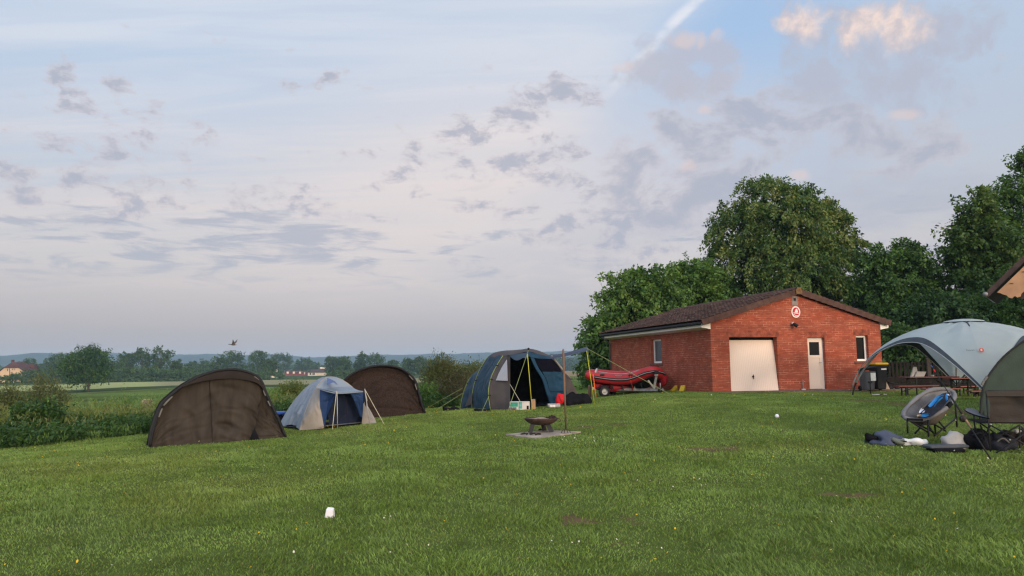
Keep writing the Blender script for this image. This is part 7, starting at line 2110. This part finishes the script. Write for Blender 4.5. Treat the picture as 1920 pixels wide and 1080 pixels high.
def sky():
    w = bpy.data.worlds.new('World'); S.world = w; w.use_nodes = True
    nt = w.node_tree; N, L = nt.nodes, nt.links
    bg = N['Background']
    def val(x):
        return x
    def math_(op, a, b=None, c=None, clamp=False):
        n = N.new('ShaderNodeMath'); n.operation = op; n.use_clamp = clamp
        for i, q in enumerate((a, b, c)):
            if q is None: continue
            if isinstance(q, (int, float)): n.inputs[i].default_value = q
            else: L.new(q, n.inputs[i])
        return n.outputs[0]
    def sstep(x, lo, hi, t0=0., t1=1.):
        n = N.new('ShaderNodeMapRange'); n.interpolation_type = 'SMOOTHSTEP'
        n.inputs[1].default_value = lo; n.inputs[2].default_value = hi; n.inputs[3].default_value = t0; n.inputs[4].default_value = t1
        L.new(x, n.inputs[0]); return n.outputs[0]
    def dot(v):
        n = N.new('ShaderNodeVectorMath'); n.operation = 'DOT_PRODUCT'; L.new(D, n.inputs[0]); n.inputs[1].default_value = tuple(v); return n.outputs['Value']
    def mix(f, a, b):
        n = N.new('ShaderNodeMix'); n.data_type = 'RGBA'
        if isinstance(f, (int, float)): n.inputs['Factor'].default_value = f
        else: L.new(f, n.inputs['Factor'])
        for k, q in (('A', a), ('B', b)):
            if isinstance(q, tuple): n.inputs[k].default_value = q + (1,)
            else: L.new(q, n.inputs[k])
        return n.outputs['Result']
    def noise(vec, scale, detail=5, rough=.55, dist=0., out='Fac'):
        n = N.new('ShaderNodeTexNoise'); n.inputs['Scale'].default_value = scale; n.inputs['Detail'].default_value = detail
        n.inputs['Roughness'].default_value = rough; n.inputs['Distortion'].default_value = dist
        L.new(vec, n.inputs['Vector']); return n.outputs[out]
    def mapping(vec, rot=0, sc=(1, 1, 1), loc=(0, 0, 0)):
        n = N.new('ShaderNodeMapping'); n.inputs['Rotation'].default_value = (0, 0, rot); n.inputs['Scale'].default_value = sc; n.inputs['Location'].default_value = loc
        L.new(vec, n.inputs[0]); return n.outputs[0]
    tc = N.new('ShaderNodeTexCoord')
    nm = N.new('ShaderNodeVectorMath'); nm.operation = 'NORMALIZE'; L.new(tc.outputs['Generated'], nm.inputs[0]); D = nm.outputs[0]
    sep = N.new('ShaderNodeSeparateXYZ'); L.new(D, sep.inputs[0]); X, Yd, Zd = sep.outputs
    zc = math_('MAXIMUM', Zd, 0.0)
    den = math_('ADD', zc, .10)
    u = math_('DIVIDE', X, den); v = math_('DIVIDE', Yd, den)
    cb = N.new('ShaderNodeCombineXYZ'); L.new(u, cb.inputs[0]); L.new(v, cb.inputs[1]); UV = cb.outputs[0]
    st = N.new('ShaderNodeTexSky'); st.sky_type = 'NISHITA'; st.sun_disc = False
    st.sun_elevation = SUN_EL; st.sun_rotation = SUN_AZ; st.altitude = 60; st.air_density = 1.0; st.dust_density = 1.6; st.ozone_density = 2.0
    K = 1 / .1          # the world strength is .1: cloud radiances are given as seen and scaled up
    def c(r, g, b, k=1.0):
        f = lambda x: ((x / 255) / 12.92 if x <= 10 else (((x / 255) + .055) / 1.055) ** 2.4)
        return (f(r) * K * k, f(g) * K * k, f(b) * K * k)
    # clear air: Nishita lifted to the morning brightness
    mul = N.new('ShaderNodeMix'); mul.data_type = 'RGBA'; mul.blend_type = 'MULTIPLY'; mul.inputs['Factor'].default_value = 1; mul.clamp_result = False
    L.new(st.outputs[0], mul.inputs['A']); mul.inputs['B'].default_value = (SKYK,) * 3 + (1,)
    elev = math_('ARCSINE', Zd)
    # veil of thin high cloud makes most of the dome a pale blue grey
    up = sstep(elev, R(3), R(24))
    veil = mix(up, c(206, 198, 197), c(198, 213, 234))
    col = mix(.82, mul.outputs['Result'], veil)
    # deep blue gaps, upper right of the photograph
    def blob(px, py, sx, sy=None, lo=.0, hi=1.):
        d0 = ray(px, py).normalized()
        rx = RT.normalized(); ry = d0.cross(rx).normalized() * -1
        rx = rx - d0 * rx.dot(d0); rx.normalize(); ry = rx.cross(d0) * -1
        a = math_('DIVIDE', dot(rx), sx / F); b = math_('DIVIDE', dot(ry), (sy or sx) / F)
        q = math_('ADD', math_('MULTIPLY', a, a), math_('MULTIPLY', b, b))
        g = math_('GREATER_THAN', dot(d0), 0)
        e = math_('MULTIPLY', q, -1.0); e = math_('EXPONENT', e)
        return math_('MULTIPLY', e, g)
    gap = blob(1390, 40, 170, 120)
    col = mix(math_('MULTIPLY', gap, .82), col, c(158, 192, 232))
    gap2 = blob(1250, 270, 330, 150)
    col = mix(math_('MULTIPLY', gap2, .55), col, c(170, 198, 230))
    # white cirrus sheet left of a straight edge (old trail) running from the top centre down to the left
    def plane(pa, pb):
        a = ray(*pa).normalized(); b = ray(*pb).normalized(); n = a.cross(b).normalized(); return n
    n1 = plane((1335, -10), (1000, 330)); s1 = ray(600, 200).normalized().dot(n1)
    if s1 < 0: n1 = -n1
    sd = dot(n1)
    warp = math_('MULTIPLY', math_('SUBTRACT', noise(UV, 2.2, 4), .5), .10)
    sdw = math_('ADD', sd, warp)
    streak = noise(mapping(UV, R(38), (.7, 4.2, 1)), 1.3, 6, .6, .6)
    streak2 = noise(mapping(UV, R(-20), (.6, 3.2, 1), (3, 7, 0)), .9, 5, .55, .4)
    near_edge = math_('MULTIPLY', sstep(sdw, -.035, .03), sstep(sdw, .05, .40, 1, .0))
    sheet = math_('MULTIPLY', sstep(sdw, -.04, .06), math_('ADD', math_('MULTIPLY', sstep(streak, .38, .66), .55), math_('MULTIPLY', sstep(streak2, .40, .68), .45)))
    front = sstep(Yd, -.1, .35)
    sheet = math_('MULTIPLY', sheet, front)
    lowm = sstep(elev, R(24), R(9))
    sheet = math_('MINIMUM', math_('ADD', math_('MULTIPLY', sheet, .8), math_('MULTIPLY', near_edge, math_('MULTIPLY', front, .40))), 1)
    col = mix(math_('MULTIPLY', sheet, .80), col, mix(lowm, c(224, 228, 237), c(232, 220, 217)))
    sdt = math_('MULTIPLY_ADD', warp, .25, sd)
    trail = math_('MULTIPLY', math_('MULTIPLY', sstep(sdt, -.003, .004), sstep(sdt, .006, .017, 1, 0)), sstep(elev, R(18), R(25)))
    trail = math_('MULTIPLY', trail, math_('MULTIPLY', front, sstep(noise(UV, 6, 5), .3, .6)))
    col = mix(math_('MULTIPLY', trail, .85), col, c(234, 236, 244))
    # pale band low over the horizon, warm grey mauve
    hz = sstep(elev, R(15), R(1.0))
    hn = math_('MULTIPLY', hz, .95)
    col = mix(hn, col, mix(sstep(elev, R(9), R(1)), c(212, 204, 204), c(174, 166, 167)))
    pinkl = math_('MULTIPLY', blob(960, 350, 440, 190), .62)
    col = mix(pinkl, col, c(236, 223, 218))
    # broken low cumulus: ragged grey mauve scraps, flattened near the horizon
    hb0 = mapping(D, 0, (21, 21, 36), (2.3, 1.1, .4))
    wob = noise(hb0, .8, 3, .5, 0, 'Color')
    va = N.new('ShaderNodeVectorMath'); va.operation = 'MULTIPLY_ADD'; L.new(wob, va.inputs[0]); va.inputs[1].default_value = (.9, .9, .5); L.new(hb0, va.inputs[2])
    cu = noise(va.outputs[0], 1.25, 7, .60, .0)
    lo_clear = sstep(elev, R(5), R(9))
    pm = None
    for bb in ((120, 192, 52, 17), (590, 146, 34, 17), (215, 172, 15, 24), (262, 240, 58, 24), (118, 272, 38, 19), (50, 312, 75, 24), (165, 342, 42, 17), (275, 362, 62, 34), (210, 268, 18, 24), (400, 268, 22, 12),
               (672, 405, 46, 10), (990, 208, 46, 40), (862, 262, 40, 36), (950, 318, 74, 26), (1040, 305, 52, 40), (1060, 172, 44, 24), (755, 300, 36, 38), (560, 380, 60, 26), (905, 388, 34, 12), (1130, 420, 120, 50), (35, 365, 50, 14), (110, 135, 22, 14)):
        w_ = blob(bb[0], bb[1], bb[2] * 1.8, bb[3] * 1.9); pm = w_ if pm is None else math_('MAXIMUM', pm, w_)
    thr = math_('ADD', math_('MULTIPLY', pm, .50), math_('MULTIPLY', math_('SUBTRACT', cu, .5), 2.1))
    pr = math_('ADD', math_('ADD', blob(1300, 270, 190, 90), blob(1660, 265, 190, 75)), math_('ADD', blob(1470, 200, 70, 40), blob(1250, 390, 170, 80)))
    cb_ = noise(mapping(D, 0, (10, 10, 17), (4.3, 2.1, .9)), 1.1, 7, .62, .3)
    thr2 = math_('ADD', math_('MULTIPLY', math_('MINIMUM', pr, 1.0), .50), math_('MULTIPLY', math_('SUBTRACT', cb_, .5), 2.0))
    thr = math_('MULTIPLY_ADD', math_('MAXIMUM', thr, thr2), .55, .45)
    cl = math_('MULTIPLY', sstep(thr, .60, .80), lo_clear)
    edge = sstep(thr, .66, .86)
    ccol = mix(edge, c(206, 198, 204), c(174, 178, 194))
    col = mix(math_('MULTIPLY', cl, .80), col, ccol)
    # slate streaks low at the left
    stn = noise(mapping(D, 0, (11, 11, 62), (8.2, 1.1, 0)), 1.0, 8, .60, .5)
    sm_ = math_('MULTIPLY', sstep(elev, R(4.5), R(8)), sstep(elev, R(15), R(11)))
    pl = blob(400, 470, 420, 70)
    lowst = math_('MULTIPLY', math_('MULTIPLY', sstep(math_('ADD', stn, math_('MULTIPLY', pl, .16)), .57, .74), sm_), .6)
    col = mix(lowst, col, c(160, 170, 190))
    # grey bank low at the right
    bank = math_('MULTIPLY', math_('ADD', blob(1300, 520, 430, 110), blob(1720, 400, 300, 120)), sstep(noise(UV, 1.6, 6), .35, .62))
    col = mix(math_('MULTIPLY', bank, .5), col, c(176, 181, 198))
    # lit cumulus heads at the upper right
    hb = N.new('ShaderNodeVectorMath'); hb.operation = 'SCALE'; L.new(D, hb.inputs[0]); hb.inputs['Scale'].default_value = 10
    hn2 = noise(hb.outputs[0], 2.6, 7, .62, .35)
    def cloudlet(parts, lo, hi):
        s = None
        for p in parts:
            b = blob(*p); s = b if s is None else math_('MAXIMUM', s, b)
        return sstep(math_('ADD', s, math_('MULTIPLY', math_('SUBTRACT', hn2, .5), 1.7)), lo, hi)
    body = cloudlet(((1520, 75, 75, 95), (1610, 85, 95, 90), (1690, 80, 80, 85), (1570, 150, 130, 60), (1680, 150, 120, 70), (1790, 60, 80, 60)), .42, .85)
    col = mix(math_('MULTIPLY', body, math_('MULTIPLY_ADD', sstep(noise(hb.outputs[0], 3.4, 6, .6), .35, .65), .5, .32)), col, c(184, 187, 202))
    heads = cloudlet(((1512, 45, 34, 50), (1590, 66, 30, 36), (1625, 40, 40, 40), (1692, 55, 48, 50), (1480, 45, 30, 26)), .36, 1.05)
    hv = noise(hb.outputs[0], 5.0, 6, .6, .3)
    col = mix(math_('MULTIPLY', heads, .92), col, mix(sstep(hv, .36, .62), c(212, 200, 203), c(247, 224, 213)))
    body2 = cloudlet(((1270, 105, 85, 60), (1340, 100, 50, 45), (1210, 140, 60, 40), (1290, 150, 110, 50)), .42, .9)
    col = mix(math_('MULTIPLY', body2, .75), col, c(190, 190, 203))
    h2 = cloudlet(((1290, 75, 60, 26), (1170, 125, 30, 18), (1345, 65, 22, 18), (1500, 330, 26, 16), (1320, 205, 24, 14), (1290, 310, 26, 18), (1690, 215, 40, 14)), .5, 1.1)
    col = mix(math_('MULTIPLY', h2, .6), col, c(226, 208, 206))
    # dawn glow around the sun, behind the viewer
    sd_ = Vector((math.sin(SUN_AZ) * math.cos(SUN_EL), math.cos(SUN_AZ) * math.cos(SUN_EL), math.sin(SUN_EL)))
    gl = sstep(dot(sd_), .5, 1.0)
    col = mix(math_('MULTIPLY', gl, .6), col, c(255, 225, 190, 1.5))
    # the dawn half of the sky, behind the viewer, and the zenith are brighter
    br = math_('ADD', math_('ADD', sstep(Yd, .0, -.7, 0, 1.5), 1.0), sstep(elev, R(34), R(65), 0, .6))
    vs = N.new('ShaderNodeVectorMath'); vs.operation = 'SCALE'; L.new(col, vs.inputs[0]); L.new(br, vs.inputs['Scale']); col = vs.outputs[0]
    # below the horizon
    col = mix(sstep(Zd, -.001, -.03), col, c(120, 125, 128))
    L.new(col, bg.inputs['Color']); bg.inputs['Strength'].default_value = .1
    # sun
    sl = bpy.data.lights.new('sun', 'SUN'); sl.energy = SUN_E; sl.angle = R(SUN_ANG); sl.color = (1.0, .80, .63)
    so = bpy.data.objects.new('sun', sl); COL.objects.link(so)
    so.rotation_euler = (-sd_).to_track_quat('-Z', 'Y').to_euler()
    so.location = (0, -20, 30)

SKYK, SUN_E, SUN_ANG = 2.0, 2.0, 10.0
sky()

# ------------------------------------------------------------------ air
def haze():
    x0, x1, y0, y1, z0, z1 = -4200, 4200, -60, 4200, PLAIN - 1.5 - 2, 66
    m = MB(); m.box(((x0 + x1) / 2, (y0 + y1) / 2, (z0 + z1) / 2), (x1 - x0, y1 - y0, z1 - z0))
    mt = bpy.data.materials.new('haze'); mt.use_nodes = True; nt = mt.node_tree
    for n in list(nt.nodes): nt.nodes.remove(n)
    o = nt.nodes.new('ShaderNodeOutputMaterial'); v = nt.nodes.new('ShaderNodeVolumePrincipled')
    v.inputs['Density'].default_value = HAZE; v.inputs['Color'].default_value = (.50, .74, 1.0, 1); v.inputs['Anisotropy'].default_value = .0
    nt.links.new(v.outputs[0], o.inputs['Volume'])
    q = m.build('haze', mt); kind(q, 'stuff')
HAZE = .00021
haze()

# ------------------------------------------------------------------ camera and output
cd = bpy.data.cameras.new('camera'); cam = bpy.data.objects.new('camera', cd); COL.objects.link(cam)
cd.sensor_width = 36; cd.sensor_fit = 'HORIZONTAL'; cd.lens = 36 * F / 1920; cd.clip_start = .1; cd.clip_end = 20000
M = Matrix((RT, UP, -fwd)).transposed().to_4x4(); M.translation = CAM; cam.matrix_world = M
S.camera = cam
S.view_settings.view_transform = 'Standard'; S.view_settings.look = 'None'; S.view_settings.exposure = 0; S.view_settings.gamma = 1
S.render.engine = 'CYCLES'
cy = S.cycles
cy.use_denoising = True
try: cy.denoiser = 'OPENIMAGEDENOISE'
except Exception: pass
cy.max_bounces = 6; cy.diffuse_bounces = 3; cy.glossy_bounces = 2; cy.transmission_bounces = 3; cy.volume_bounces = 1; cy.transparent_max_bounces = 6
cy.use_adaptive_sampling = False; cy.sample_clamp_indirect = 3.0; cy.pixel_filter_type = 'BLACKMAN_HARRIS'; cy.filter_width = 1.3
cy.caustics_reflective = False; cy.caustics_refractive = False
